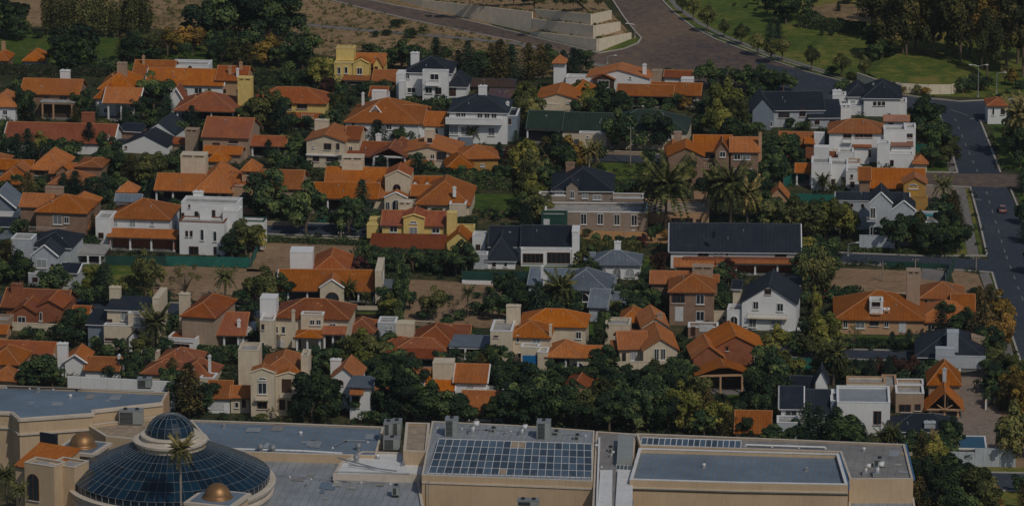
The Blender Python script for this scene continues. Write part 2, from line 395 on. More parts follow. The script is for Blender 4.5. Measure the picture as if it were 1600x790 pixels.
# ------------------------------------------------------------------ house kit
CAPS = {'o1': 'cap_o', 'o2': 'cap_o', 'o3': 'cap_o', 'pk': 'cap_o', 'br': 'cap_n', 'n': 'cap_n', 'g': 'cap_g', 'gr': 'cap_gr'}
OBST = []                                        # footprints kept clear of planting: (cx, cy, ux, uy, hw, hd)
WINMESH = {}
def win_mesh(w, h, kind):
    key = (round(w * 5) / 5, round(h * 5) / 5, kind)
    if key in WINMESH: return WINMESH[key]
    w, h = max(key[0], 0.4), max(key[1], 0.4)
    f, p, s = MB(), MB(), MB()
    t = 0.09 if w < 1.2 else 0.11
    arch = kind[0] == 'a'
    hw = w / 2
    if arch:
        n = 10; hs = h - hw if h > hw * 1.2 else h * 0.45; hr = h - hs
        out = [(hw * cos(pi * i / n), hs + hr * sin(pi * i / n)) for i in range(n + 1)]
        inn = [((hw - t) * cos(pi * i / n), hs + (hr - t) * sin(pi * i / n)) for i in range(n + 1)]
        o2 = [(hw, 0)] + out + [(-hw, 0)]; i2 = [(hw - t, t)] + inn + [(-hw + t, t)]
        k = len(o2)
        for (za, zb) in ((-0.14, 0.0),):
            for i in range(k - 1):
                a, b, c, d = o2[i], o2[i + 1], i2[i + 1], i2[i]
                f.add([(a[0], za, a[1]), (b[0], za, b[1]), (c[0], za, c[1]), (d[0], za, d[1]), (a[0], 0, a[1]), (b[0], 0, b[1]), (c[0], 0, c[1]), (d[0], 0, d[1])],
                      [(0, 1, 2, 3), (0, 4, 5, 1), (3, 2, 6, 7)])
        f.box(-hw, hw, -0.14, 0, 0, t)
        f.box(-0.04, 0.04, -0.11, -0.055, t, h - t)
        p.add([(q[0], -0.05, q[1]) for q in i2], [tuple(range(len(i2) - 1, -1, -1))])
    else:
        f.box(-hw, -hw + t, -0.14, 0, 0, h); f.box(hw - t, hw, -0.14, 0, 0, h)
        f.box(-hw + t, hw - t, -0.14, 0, 0, t); f.box(-hw + t, hw - t, -0.14, 0, h - t, h)
        if w > 0.9:
            k = max(1, int(round(w / 1.0)) - 0)
            for i in range(1, k + (1 if k == 1 else 0)):
                x = -hw + w * i / (k if k > 1 else 2)
                f.box(x - 0.045, x + 0.045, -0.115, -0.055, t, h - t)
        p.box(-hw + t, hw - t, -0.05, -0.01, t, h - t)
    s.box(-hw - 0.12, hw + 0.12, -0.26, 0, -0.12, 0 if True else 0)
    fr = M['frame_w'] if kind[1:] != 'd' else M['frame_b']
    gl = M['curtain'] if kind[1:] == 'c' else M['glass']
    r = (f.mesh("window", fr), p.mesh("pane", gl), s.mesh("sill", M['frame_w']))
    WINMESH[key] = r
    return r
def door_mesh(w, h, kind):
    key = (round(w * 5) / 5, round(h * 5) / 5, kind)
    if key in WINMESH: return WINMESH[key]
    w, h = max(key[0], .8), max(key[1], 1.6)
    mt = {'o': 'door_w', 'd': 'door_d', 'g': 'door_w', 'G': 'door_d', 'B': 'door_b', 'T': 'door_t', 'A': 'amber', 'D': 'blk'}[kind[0]]
    f, h_ = MB(), MB(); hw = w / 2
    f.box(-hw, hw, -0.06, 0, 0, h)
    n = max(2, int(h / 0.6)) if kind[0] in 'gGBT' else 2
    for i in range(n):                           # raised panels
        z0 = h * i / n + 0.06; z1 = h * (i + 1) / n - 0.06
        f.box(-hw + .08, -0.03, -0.09, -0.06, z0, z1); f.box(0.03, hw - .08, -0.09, -0.06, z0, z1)
    h_.box(hw - .25, hw - .12, -0.16, -0.09, h * .45, h * .5)
    r = (f.mesh("door", M[mt]), h_.mesh("handle", M['met']))
    WINMESH[key] = r
    return r

class House:
    def __init__(s, label, ref, at, rot=-6.0, wall='c', roof='o1', name='house', cat='house', group=None):
        s.rot = radians(rot); s.wall = wall; s.roof = roof
        s.u = (cos(s.rot), sin(s.rot)); s.v = (-sin(s.rot), cos(s.rot))
        s.A = P(*at)
        s.o = thing(name, label, cat, (s.A[0], s.A[1], 0), s.rot, group, ref)
        s.rng = random.Random(int(at[0] * 13 + at[1]))
    def loc(s, W): 
        dx, dy = W[0] - s.A[0], W[1] - s.A[1]
        return dx * s.u[0] + dy * s.u[1], dx * s.v[0] + dy * s.v[1]
    def onplane(s, px, py, W):                   # sight line meets the wall plane through W -> local x, z
        p = ray_plane(px, py, W, s.v)
        return s.loc(p)[0], p[2]
    def block(s, x0, x1, yb, ye, yr=None, kind='H', D=None, back=0.0, wall=None, roof=None, wins=None, cols=None,
              o=None, zb=None, chim=None, cope=None, colmat='w', backwall=None, pitch=0.42, sides=False, cap=True, coptop=None):
        wm = M[wall or s.wall]; rk = roof or s.roof
        mid = (x0 + x1) / 2
        g = P(mid, yb); W = (g[0] + s.v[0] * back, g[1] + s.v[1] * back)
        S = scale_at(yb); dd = dep(yb)
        if o is None: o = 0.0 if kind == 'F' else 0.45
        if D is None:
            if kind in 'HX' and yr is not None: D = 2 * (ye - yr) / (S * (sin(dd) + pitch * cos(dd)))
            elif kind == 'S': D = (ye - yr) / (S * (sin(dd) + 0.28 * cos(dd)))
            else: D = 9.0
            D = max(D, 3.0)
        lx0, ze = s.onplane(x0, ye, W); lx1, _ = s.onplane(x1, ye, W)
        ly = s.loc(W)[1]
        ax0, ax1 = lx0 + o, lx1 - o              # wall extents
        ay0, ay1 = ly, ly + D
        z0 = 0.0
        if zb is not None: z0 = s.onplane(mid, zb, W)[1]
        ze = max(ze, z0 + 0.4)
        zr = ze
        if kind in 'HX':
            Wm = (W[0] + s.v[0] * D / 2, W[1] + s.v[1] * D / 2)
            zr = s.onplane(mid, yr, Wm)[1]; zr = min(max(zr, ze + 0.16 * D / 2), ze + 1.1 * D / 2)
        elif kind == 'S':
            Wm = (W[0] + s.v[0] * D, W[1] + s.v[1] * D)
            zr = s.onplane(mid, yr, Wm)[1]; zr = min(max(zr, ze + 0.1 * D), ze + 0.8 * D)
        elif kind == 'Y':
            zr = s.onplane(mid, yr, W)[1]; zr = max(zr, ze + 0.5)
        mx, my = (ax0 + ax1) / 2, (ay0 + ay1) / 2
        if zb is None or z0 < 2: 
            wx = s.A[0] + s.u[0] * mx + s.v[0] * my; wy = s.A[1] + s.u[1] * mx + s.v[1] * my
            OBST.append((wx, wy, s.u[0], s.u[1], (ax1 - ax0) / 2, D / 2))
        # walls
        wb = MB()
        if cols is None:
            if kind == 'H': wb.box(ax0, ax1, ay0, ay1, z0, ze)
            elif kind == 'X': wb.ext_x([(ay0, z0), (ay1, z0), (ay1, ze), (my, zr), (ay0, ze)], ax0, ax1)
            elif kind == 'Y': wb.ext_y([(ax0, z0), (ax1, z0), (ax1, ze), (mx, zr), (ax0, ze)], ay0, ay1)
            elif kind == 'S': wb.ext_x([(ay0, z0), (ay1, z0), (ay1, zr), (ay0, ze)], ax0, ax1)
            else:
                t = 0.3
                wb.box(ax0, ax1, ay0, ay0 + t, z0, ze); wb.box(ax0, ax1, ay1 - t, ay1, z0, ze)
                wb.box(ax0, ax0 + t, ay0 + t, ay1 - t, z0, ze); wb.box(ax1 - t, ax1, ay0 + t, ay1 - t, z0, ze)
            wo = part("wall", wb, wm, s.o)
        else:
            t = 0.3
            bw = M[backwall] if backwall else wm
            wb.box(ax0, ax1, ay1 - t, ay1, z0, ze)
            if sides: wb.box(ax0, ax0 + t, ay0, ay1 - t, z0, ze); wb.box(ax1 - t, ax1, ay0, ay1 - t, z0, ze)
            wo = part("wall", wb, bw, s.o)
            bm = MB(); bm.box(ax0, ax1, ay0 - 0.02, ay0 + 0.3, ze - 0.4, ze - 0.01); part("beam", bm, M[colmat], s.o)
            fl = MB(); fl.box(ax0 - .1, ax1 + .1, ay0 - 0.2, ay1 - t - .01, z0 + .01, z0 + 0.15); part("floor_slab", fl, M['pave'], s.o)
            cm = MB(); cw = 0.19
            cm.box(-cw, cw, -cw, cw, 0.15, ze - z0 - 0.4); cm.box(-cw - .08, cw + .08, -cw - .08, cw + .08, 0.15, 0.45)
            cme = cm.mesh("column", M[colmat])
            for c in cols:
                cx, _ = s.onplane(c, ye, W)
                link("column", cme, s.o, None, (min(max(cx, ax0 + .2), ax1 - .2), ay0 + 0.2, z0))
        # roof
        t = 0.2
        rb = MB(); cb = MB(); r = 0.1
        def capline(a, b): cb.tube([a, b], [r, r], 6)
        if kind == 'H':
            so = (zr - ze) / (min(D, ax1 - ax0) / 2) * o
            X0, X1, Y0, Y1 = ax0 - o, ax1 + o, ay0 - o, ay1 + o
            zt = ze - so + t; w_, d_ = X1 - X0, Y1 - Y0
            if w_ >= d_: ra, rbb = (X0 + d_ / 2, my), (X1 - d_ / 2, my)
            else: ra, rbb = (mx, Y0 + w_ / 2), (mx, Y1 - w_ / 2)
            if abs(w_ - d_) < 0.3: ra = (mx - .15, my); rbb = (mx + .15, my)
            zrt = zr + t
            vs = [(X0, Y0, zt), (X1, Y0, zt), (X1, Y1, zt), (X0, Y1, zt), (ra[0], ra[1], zrt), (rbb[0], rbb[1], zrt)]
            lo = [(X0, Y0, zt - t), (X1, Y0, zt - t), (X1, Y1, zt - t), (X0, Y1, zt - t), (ra[0], ra[1], zrt - t), (rbb[0], rbb[1], zrt - t)]
            if w_ >= d_: fs = [(0, 1, 5, 4), (1, 2, 5), (2, 3, 4, 5), (3, 0, 4)]
            else: fs = [(0, 1, 4), (1, 2, 5, 4), (2, 3, 5), (3, 0, 4, 5)]
            rb.add(vs + lo, fs + [tuple(i + 6 for i in f[::-1]) for f in fs] + [(0, 6, 7, 1), (1, 7, 8, 2), (2, 8, 9, 3), (3, 9, 6, 0)])
            if cap:
                capline(vs[4], vs[5])
                for i in ((0, 4), (1, 5), (2, 5), (3, 4)) if w_ >= d_ else ((0, 4), (1, 4), (2, 5), (3, 5)): capline(vs[i[0]], vs[i[1]])
        elif kind == 'X':
            k = (zr - ze) / (D / 2); zl = ze - k * o
            rb.ext_x([(ay0 - o, zl + 0.02), (my, zr + 0.02), (ay1 + o, zl + 0.02), (ay1 + o, zl + t), (my, zr + t), (ay0 - o, zl + t)], ax0 - o, ax1 + o)
            if cap:
                capline((ax0 - o, my, zr + t), (ax1 + o, my, zr + t))
                for xx in (ax0 - o + .1, ax1 + o - .1): capline((xx, ay0 - o, zl + t), (xx, my, zr + t))
        elif kind == 'Y':
            k = (zr - ze) / ((ax1 - ax0) / 2); zl = ze - k * o
            rb.ext_y([(ax0 - o, zl + t), (ax0 - o, zl + .02), (mx, zr + .02), (ax1 + o, zl + .02), (ax1 + o, zl + t), (mx, zr + t)], ay0 - o, ay1 + o)
            if cap: capline((mx, ay0 - o, zr + t), (mx, ay1 + o, zr + t))
        elif kind == 'S':
            k = (zr - ze) / D; zl = ze - k * o
            rb.ext_x([(ay0 - o, zl + 0.02), (ay1, zr + 0.02), (ay1, zr + t), (ay0 - o, zl + t)], ax0 - o, ax1 + o)
        else:
            zz = ze - 0.45 if cols is None else ze
            if cols is None: rb.box(ax0 + .3, ax1 - .3, ay0 + .3, ay1 - .3, zz - .2, zz)
            else: rb.box(ax0 - .2, ax1 + .2, ay0 - .2, ay1 + .2, zz, zz + .22)
        if kind == 'F':
            rm = M[roof] if roof and roof in M else M['roof_flat']
            ro = part("roof", rb, rm, s.o)
            if cols is None:
                cp = MB(); e = 0.06; q = 0.42; za, zb2 = ze + .002, ze + 0.12
                cp.box(ax0 - e, ax1 + e, ay0 - e, ay0 + q, za, zb2); cp.box(ax0 - e, ax1 + e, ay1 - q, ay1 + e, za, zb2)
                cp.box(ax0 - e, ax0 + q, ay0 + q, ay1 - q, za, zb2); cp.box(ax1 - q, ax1 + e, ay0 + q, ay1 - q, za, zb2)
                part("coping", cp, M[cope or 'w'], s.o)
        else:
            ro = part("roof", rb, M[rk], s.o, uv=True)
            if cb.v: part("ridge_tiles", cb, M[CAPS[rk]], ro)
            gt = MB(); gx0, gx1 = ax0 - o, ax1 + o   # eaves gutter
            if kind in 'HXS':
                zg = (ze - o * (zr - ze) / ((D / 2) if kind != 'S' else D)) if kind != 'H' else zt - t
                gt.box(gx0, gx1, ay0 - o - .12, ay0 - o - .003, zg - .02, zg + .1); part("gutter", gt, M['dk' if rk != 'n' else 'w'], ro)
        if kind in 'HX' and zb is None and ax1 - ax0 > 7 and D > 5:
            for q in range(s.rng.choice([1, 1, 2, 3])):
                fx = s.rng.uniform(.25, .75); fy = s.rng.uniform(.15, .4); vx = ax0 + (ax1 - ax0) * fx; vy = ay0 + D * fy; vz = ze + (zr - ze) * fy * 2 + t
                vm = MB()
                if s.rng.random() < .6: vm.tube([(vx, vy, vz - .4), (vx, vy, vz + .45)], [.09, .09], 6); vm.tube([(vx, vy, vz + .46), (vx, vy, vz + .56)], [.16, .1], 6); part("vent_pipe", vm, M['met'], ro)
                else: vm.box(vx - .28, vx + .28, vy - .25, vy + .25, vz - .5, vz + .12); part("roof_vent", vm, M['cap_o' if rk[0] == 'o' else 'met'], ro)
        if cope and kind in 'XY':                # raised white verge
            vb = MB()
            if kind == 'Y':
                for sgn, xe in ((-1, ax0), (1, ax1)):
                    vb.tube([(xe + sgn * o, ay0 - o - .01, ze - (zr - ze) / ((ax1 - ax0) / 2) * o + .12), (mx, ay0 - o - .01, zr + .12)], [.2, .2], 4)
            else:
                for xe in (ax0 - o, ax1 + o):
                    vb.tube([(xe, ay0 - o, ze - (zr - ze) / (D / 2) * o + .12), (xe, my, zr + .12), (xe, ay1 + o, ze - (zr - ze) / (D / 2) * o + .12)], [.2, .2, .2], 4)
            part("verge_trim", vb, M[cope], ro)
        info = dict(W=W, ax0=ax0, ax1=ax1, ay0=ay0, ay1=ay1, ze=ze, zr=zr, z0=z0, ro=ro, yb=yb, D=D, wo=wo, my=my)
        s.last = info
        # openings
        if wins is None and cols is None and zb is None: wins = 'auto'
        if wins == 'auto':
            H = ze - z0; W_ = ax1 - ax0; wins = []
            ns = max(1, int(round(H / 3.0))); n = int(W_ / 3.4)
            if H > 2.0 and n > 0:
                wk = s.rng.choice(['w', 'w', 'wd', 'wc'])
                for fl_ in range(ns):
                    for i in range(n):
                        if s.rng.random() < 0.2: continue
                        cx = ax0 + W_ * (i + 0.5) / n
                        ww = s.rng.choice([1.0, 1.3, 1.7]); zz = z0 + H * fl_ / ns + 0.9
                        if fl_ == 0 and s.rng.random() < .18: s.put_door(info, cx, z0 + .02, 1.1, 2.1, 'd')
                        else: s.put_win(info, cx, zz, ww, min(1.3, H / ns - 1.3) if H / ns > 2.2 else 0.9, wk)
                # right-hand side wall
                if D > 5:
                    for fl_ in range(ns):
                        s.put_side(info, ay0 + D * 0.35, z0 + H * fl_ / ns + .9, 1.1, 1.2, 'w')
        elif wins:
            for w in wins:
                cx, cy, ww, hh = w[:4]; k = w[4] if len(w) > 4 else 'w'
                lx, lz = s.onplane(cx, cy, W)
                wm_, hm_ = ww / S, hh / S / cos(dd)
                lz -= hm_ / 2
                if k[0] in 'ogGBdTAD': s.put_door(info, lx, max(lz, z0 + .02), wm_, hm_, k)
                elif k[0] == 'R': s.balcony(info, lx, lz, wm_, hm_)
                else: s.put_win(info, lx, lz, wm_, hm_, k)
        return info
    def put_win(s, b, x, z, w, h, k):
        m = win_mesh(w, h, k)
        o = link("window", m[0], s.o, None, (x, b['ay0'] - 0.002, z)); link("pane", m[1], o); link("sill", m[2], o)
    def put_side(s, b, y, z, w, h, k):
        m = win_mesh(w, h, k)
        o = link("window", m[0], s.o, None, (b['ax1'] + 0.002, y, z)); o.rotation_euler = (0, 0, pi / 2)
        link("pane", m[1], o); link("sill", m[2], o)
    def put_door(s, b, x, z, w, h, k):
        m = door_mesh(w, h, k)
        o = link("door" if k[0] in 'odAD' else "garage_door", m[0], s.o, None, (x, b['ay0'] - 0.002, z)); link("handle", m[1], o)
    def balcony(s, b, x, z, w, h):
        y = b['ay0']; m = MB(); d = 1.1
        m.box(x - w / 2, x + w / 2, y - d, y - .003, z - .12, z)
        o = part("balcony", m, M[s.wall], s.o)
        r = MB(); z1 = z + h
        r.box(x - w / 2, x + w / 2, y - d, y - d + .07, z1 - .08, z1)
        n = max(2, int(w / .45))
        for i in range(n + 1):
            xx = x - w / 2 + .04 + (w - .08) * i / n
            r.box(xx - .03, xx + .03, y - d + .01, y - d + .06, z + .002, z1 - .08)
        for sx in (x - w / 2, x + w / 2 - .07): r.box(sx, sx + .07, y - d + .07, y - .003, z1 - .08, z1)
        part("railing", r, M['rail'], o)
    def chimney(s, cx, yt, w, b=None, back=3.0, h=None, mat='w', d=None, capd=True, D=None):
        b = b or s.last
        W = (b['W'][0] + s.v[0] * back, b['W'][1] + s.v[1] * back)
        lx, zt = s.onplane(cx, yt, W); S = scale_at(b['yb']); wm = w / S / 2
        d = d or min(max(wm * 1.3, .5), 1.6)
        ly = s.loc(W)[1]; z0 = zt - (h / S if h else 6)
        z0 = max(z0, 0.0)
        m = MB(); m.box(lx - wm, lx + wm, ly, ly + d, z0, zt - .25)
        o = part("chimney", m, M[mat], b['ro'])
        if capd:
            c = MB(); c.box(lx - wm - .1, lx + wm + .1, ly - .1, ly + d + .1, zt - .15, zt)
            for q in (-.8, 0, .8) if wm > .9 else (-.7, .7): c.box(lx + q * wm - .12, lx + q * wm + .12, ly + .02, ly + d - .02, zt - .25, zt - .15)
            n = 2 if wm > .8 else 1
            for i in range(n): c.box(lx + (i - (n - 1) / 2) * wm - .15, lx + (i - (n - 1) / 2) * wm + .15, ly + d / 2 - .15, ly + d / 2 + .15, zt, zt + .3)
            part("chimney_cap", c, M[mat], b['ro'])
        return o
    def box(s, x0, x1, yt, yb_, ref, back, d, mat='w', name='parapet_wall'):   # plain wall piece standing on the plane 'back' metres behind ref line
        g = P((x0 + x1) / 2, ref); W = (g[0] + s.v[0] * back, g[1] + s.v[1] * back)
        a, zt = s.onplane(x0, yt, W); b_, _ = s.onplane(x1, yt, W); _, z0 = s.onplane((x0 + x1) / 2, yb_, W)
        ly = s.loc(W)[1]; m = MB(); m.box(a, b_, ly, ly + d, max(0, z0), zt)
        c = MB(); c.box(a - .06, b_ + .06, ly - .06, ly + d + .06, zt + .002, zt + .1)
        o = part(name, m, M[mat], s.o); part("coping", c, M[mat], o)
        if 'chimney' in name and b_ - a > 1:
            e = MB(); q = .22
            for ex in (a, (a + b_) / 2 - q, b_ - 2 * q): e.box(ex, ex + 2 * q, ly + .05, ly + d - .05, zt + .1, zt + .5)
            e.box(a - .1, b_ + .1, ly - .05, ly + d + .05, zt + .5, zt + .62); e.box(a + .3, b_ - .3, ly - .04, ly - .002, zt - 1.1, zt - .9); part("chimney_cap", e, M[mat], o)
        return o
# ------------------------------------------------------------------ houses, back rows first
H = House
# --- far row, left
h = H("small hip roofed orange pavilion with plain grey walls beside the far lawn", "the small orange roofed lawn pavilion", (52, 108), wall='gy', name='pavilion', cat='pavilion')
h.block(34, 70, 108, 94, 78, 'H', wins=[])
h = H("brown house with peaked orange roof and pink chimney at the left edge by the lawn", "the brown house at the top left edge", (0, 112), wall='b')
h.block(-14, 14, 112, 93, 79, 'H', wins=[(3, 102, 3, 8, 'w')]); h.chimney(5, 66, 6, back=4, mat='pt')
h = H("two storey brown brick house with white chimney, terrace and white ground floor columns", "the brown brick house with white columns", (78, 187), wall='b')
h.block(30, 125, 185, 146, 124, 'X', back=2.2, wins=[(99, 152, 12, 9, 'wd'), (73, 150, 8, 9, 'wd'), (45, 158, 9, 8, 'wd')]); h.chimney(101, 111, 15, back=7, mat='w')
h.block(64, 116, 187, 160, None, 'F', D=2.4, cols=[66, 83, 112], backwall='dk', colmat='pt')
h = H("orange hipped house with white side walls at the left edge, beside the brick house", "the orange roofed house at the left edge", (0, 192), wall='w')
h.block(-22, 26, 190, 165, 143, 'H', wins=[(8, 176, 8, 8, 'w')])
h = H("rambling orange roofed house with tall white portico, small roof gable and brown chimney", "the orange house with the white portico", (190, 190), wall='w')
h.block(152, 210, 175, 138, 111, 'H', wins=[(176, 145, 8, 8, 'wd')]); h.chimney(190, 99, 15, back=5, mat='t')
h.block(146, 184, 186, 152, 130, 'H', back=3)
h.block(160, 218, 190, 160, 138, 'X', cols=[169, 189, 209], backwall='dk', cope='w')
h = H("long low orange roofed house stretching right of the white portico house", "the long orange roofed house in the back row", (290, 150), wall='w')
h.block(205, 271, 140, 118, 95, 'X', back=6); h.chimney(224, 88, 4, back=4, mat='pt')
h.block(226, 350, 152, 131, 108, 'X', cope='w', wins=[(310, 142, 12, 9, 'w'), (260, 143, 12, 8, 'wd')])
h = H("white flat roofed outbuilding with a round dark emblem behind the long orange roof", "the low white outbuilding in the back row", (297, 118), wall='w', name='outbuilding', cat='outbuilding')
h.block(268, 326, 122, 101, None, 'F', D=6, wins=[(297, 105, 6, 5, 'ad')])
h = H("small terracotta roofed house crowned by several thin pink chimneys in the back row", "the house with thin pink chimneys", (360, 152), wall='pt', roof='o2')
h.block(335, 387, 152, 125, 104, 'X'); h.chimney(359, 104, 5, back=2, mat='pt'); h.chimney(376, 98, 5, back=4, mat='pt'); h.chimney(371, 108, 4, back=1, mat='w')
h = H("single storey house with broad terracotta hip roof, white gable end and white corner columns", "the house with white corner columns", (320, 200), wall='b', roof='o2')
h.block(271, 370, 200, 172, 144, 'H', cols=[277, 300, 330, 364], backwall='dk'); h.block(264, 287, 190, 152, 138, 'Y', D=6, back=5, wall='w', cope='w')
h = H("yellow house with a tall yellow chimney tower and red lean-to porch behind dark trees", "the yellow house with the chimney tower", (445, 200), wall='y', roof='o2')
h.block(393, 511, 200, 159, 137, 'H', back=3, wins=[(452, 166, 8, 9, 'wd'), (472, 165, 16, 10, 'wd'), (430, 166, 8, 9)])
h.block(446, 500, 202, 184, 177, 'S', wall='r', cols=[450, 472, 498], backwall='r', colmat='wd')
h.box(371, 393, 126, 196, 198, 4, 3, 'y', 'chimney_tower'); h.balcony(h.last, 6, 3, 3, 1)
h = H("bright yellow house with a square yellow tower and small orange roofs below the dry hillside", "the bright yellow tower house", (560, 130), wall='y', roof='o1')
h.block(525, 553, 128, 76, None, 'F', D=4, back=4, cope='y', wins=[])
h.block(522, 552, 128, 99, None, 'F', D=4, cope='y', wins=[(530, 110, 5, 11, 'w'), (541, 110, 5, 10, 'w')])
h.block(551, 577, 129, 99, 93, 'Y', D=4, o=0.1, roof='o1', cope='y', wins=[(562, 111, 9, 11, 'w')])
h.block(551, 602, 126, 98, 84, 'X', back=4, wins=[(580, 106, 5, 8, 'wd')]); h.block(581, 600, 128, 101, 90, 'Y', D=5, back=2, wins=[(588, 110, 5, 12, 'wd')])
h.block(535, 590, 133, 125, 119, 'S', cols=[540, 570], backwall='y'); h.block(580, 619, 136, 126, 110, 'X', cols=[583, 600, 616], backwall='dk', colmat='wd')
h = H("three storey white house with dark slate hip roof, sloping buttress and balcony, below the hillside", "the white slate roofed house below the hillside", (665, 155), wall='w', roof='n')
h.block(631, 707, 152, 112, 89, 'H', back=1, wins=[(637, 119, 6, 9, 'a'), (643, 141, 14, 8, 'w')]); h.chimney(648, 83, 13, back=5)
h.block(660, 700, 157, 111, None, 'F', D=2, wins=[(679, 120, 14, 10, 'w'), (676, 129, 21, 7, 'R'), (670, 141, 11, 10, 'w'), (685, 142, 10, 11, 'wd')])
h.box(619, 632, 116, 157, 156, 1, 5); h.box(623, 632, 128, 157, 157, -1, 2)
h.block(697, 731, 153, 133, 113, 'H', D=9, wins=[(707, 143, 11, 14, 'G')])
h = H("low brown tiled shed row under the dark pines right of the white slate roofed house", "the low brown tiled sheds", (780, 148), wall='dk', roof='br', name='shed', cat='shed')
h.block(735, 806, 142, 134, 124, 'X', wins=[]); h.block(762, 826, 160, 152, 140, 'X', wins=[])
h = H("white villa with square orange capped tower, shallow gables and long orange porch wing", "the white villa with the square tower", (970, 165), wall='w', roof='o1', rot=-7)
h.box(865, 883, 97, 150, 152, 6, 3, 'w', 'tower'); h.block(862, 885, 152, 97, 87, 'H', D=3.6, back=5.8, zb=100, wins=[])
h.block(884, 922, 150, 121, None, 'F', D=4, back=3, wins=[])
h.block(916, 1017, 150, 120, 109, 'Y', D=8, back=2, wins=[(985, 122, 4, 3, 'w')]); h.chimney(1007, 101, 6, back=2)
h.block(924, 962, 147, 123, 116, 'Y', D=4, back=-.5, wall='dk', wins=[(943, 131, 18, 12, 'w')])
h.box(1018, 1034, 112, 140, 145, 3, 3, 't')
h.block(1036, 1082, 150, 120, 111, 'X', back=6, roof='o2', wins=[]); h.box(1064, 1083, 124, 140, 150, 2, 3)
h.block(962, 1053, 168, 148, 133, 'X', cols=[972, 1004, 1045], backwall='dk'); h.block(1014, 1096, 168, 147, 130, 'X', back=.6, cols=[1047, 1090], backwall='dk')
h = H("cream house under one shallow orange gable, front left of the square white tower", "the cream house with the shallow orange gable", (872, 176), wall='c')
h.block(837, 906, 176, 154, 146, 'Y', D=12, wins=[(859, 162, 15, 5, 'w'), (888, 160, 5, 3, 'w')]); h.box(839, 873, 163, 176, 177, -2, 1.6, 'c')
h.block(880, 931, 172, 152, 128, 'H', back=4, wins=[])
h = H("long low cream house under dull green metal roof with dark carport at its left", "the green roofed house", (930, 232), wall='c', roof='g')
h.block(821, 880, 225, 201, 174, 'X', cols=[824, 873], backwall='dk', o=.3); h.block(877, 967, 228, 204, 177, 'X', o=.3, wins=[(915, 214, 5, 6, 'w')])
h.block(940, 1075, 234, 204, 172, 'H', o=.3, wins=[(960, 222, 12, 8, 'wd'), (1045, 214, 10, 9, 'w'), (992, 222, 6, 8, 'w')]); h.block(905, 948, 234, 208, None, 'F', D=2, wall='c', wins=[(918, 214, 4, 4)])
h.block(1052, 1072, 228, 200, None, 'F', D=4, wall='t', wins=[])
h = H("large house with steep black roof and recessed white balcony, near the road bend", "the black roofed house near the road bend", (1240, 203), wall='gy', roof='n', rot=2)
h.block(1190, 1290, 200, 172, 144, 'X', back=1, wins=[(1254, 176, 10, 12, 'wd'), (1225, 180, 18, 8, 'wd')])
h.block(1262, 1316, 202, 184, 156, 'S', D=9, back=1); h.block(1173, 1212, 203, 172, 153, 'Y', D=10, wall='bg', wins=[(1205, 194, 4, 8, 'w')])
h.block(1262, 1292, 186, 170, None, 'F', D=2, back=-2, wall='w', zb=182, wins=[(1280, 174, 14, 6, 'wd')])
h = H("white house with black hip roof and three small square windows beside the main road", "the white house with three square windows", (1365, 182), wall='w', roof='n', rot=-3)
h.block(1347, 1410, 182, 152, 126, 'H', D=13, wins=[(1367, 162, 5, 6, 'wd'), (1374, 162, 5, 6, 'wd'), (1380.5, 162, 5, 6, 'wd')])
h.block(1322, 1358, 178, 149, 129, 'H', back=1, wins=[(1333, 162, 8, 11, 'wc'), (1346, 163, 8, 13, 'wc')]); h.block(1316, 1354, 178, 166, None, 'F', D=2.6, back=-1.6, cope='w', wins=[])
h.block(1301, 1322, 176, 149, None, 'F', D=4, wins=[(1319, 160, 7, 5, 'w')]); h.chimney(1308, 142, 13, back=1, h=200)
h.block(1400, 1417, 182, 160, None, 'F', D=5, wins=[])
h = H("large stepped white house with terraces, chimney boxes and orange hip roof beside the avenue", "the big stepped white house", (1360, 263), wall='w', rot=-3)
h.block(1380, 1422, 240, 189, 181, 'X', roof='pk', back=3, wins=[(1392, 195, 8, 6, 'wd')])
h.block(1293, 1383, 258, 207, 187, 'H', back=3, wins=[(1324, 211, 13, 9, 'wd'), (1339, 211, 6, 7, 'wd'), (1346, 211, 6, 7, 'wd'), (1353, 211, 6, 7, 'wd'), (1360, 211, 6, 7, 'wd'), (1324, 219, 15, 4, 'R')])
h.box(1314, 1330, 168, 200, 250, 9, 2, 'w', 'chimney_tower')
h.block(1381, 1417, 258, 203, None, 'F', D=5, back=1.5, wins=[]); h.block(1413, 1431, 258, 200, None, 'F', D=5, back=2, wins=[(1421, 212, 10, 6, 'wd'), (1421, 224, 10, 5, 'w')])
h.block(1371, 1391, 263, 225, None, 'F', D=4, wins=[(1374, 252, 2, 3)]); h.block(1388, 1428, 263, 241, None, 'F', D=3, wins=[(1392, 255, 9, 10, 'wd')])
h.block(1390, 1427, 262, 228, 219, 'S', roof='pk', back=2.5, wins=[]); h.block(1332, 1362, 256, 230, 226, 'S', roof='o2', back=0, wins=[(1359, 240, 4, 12, 'wd')])
h.block(1310, 1334, 262, 238, None, 'F', D=5, back=-1, wins=[])
h = H("small garden kiosk with a bright orange pyramid roof beside the avenue pavement", "the small orange kiosk by the avenue", (1438, 268), wall='c', name='kiosk', cat='kiosk')
h.block(1425, 1451, 268, 254, 242, 'H', wins=[])
h = H("brown orange roofed house with two white chimney boxes, left of the big stepped white house", "the brown house with white chimney boxes", (1245, 246), wall='r')
h.block(1215, 1274, 246, 224, 207, 'X'); h.box(1272, 1288, 209, 245, 248, 1, 2); h.box(1272, 1295, 231, 262, 262, 0, 3)
h.block(1284, 1306, 258, 236, None, 'F', D=6, back=1, cope='c', wins=[]); h.block(1256, 1272, 246, 224, 215, 'S', back=-2, wins=[])
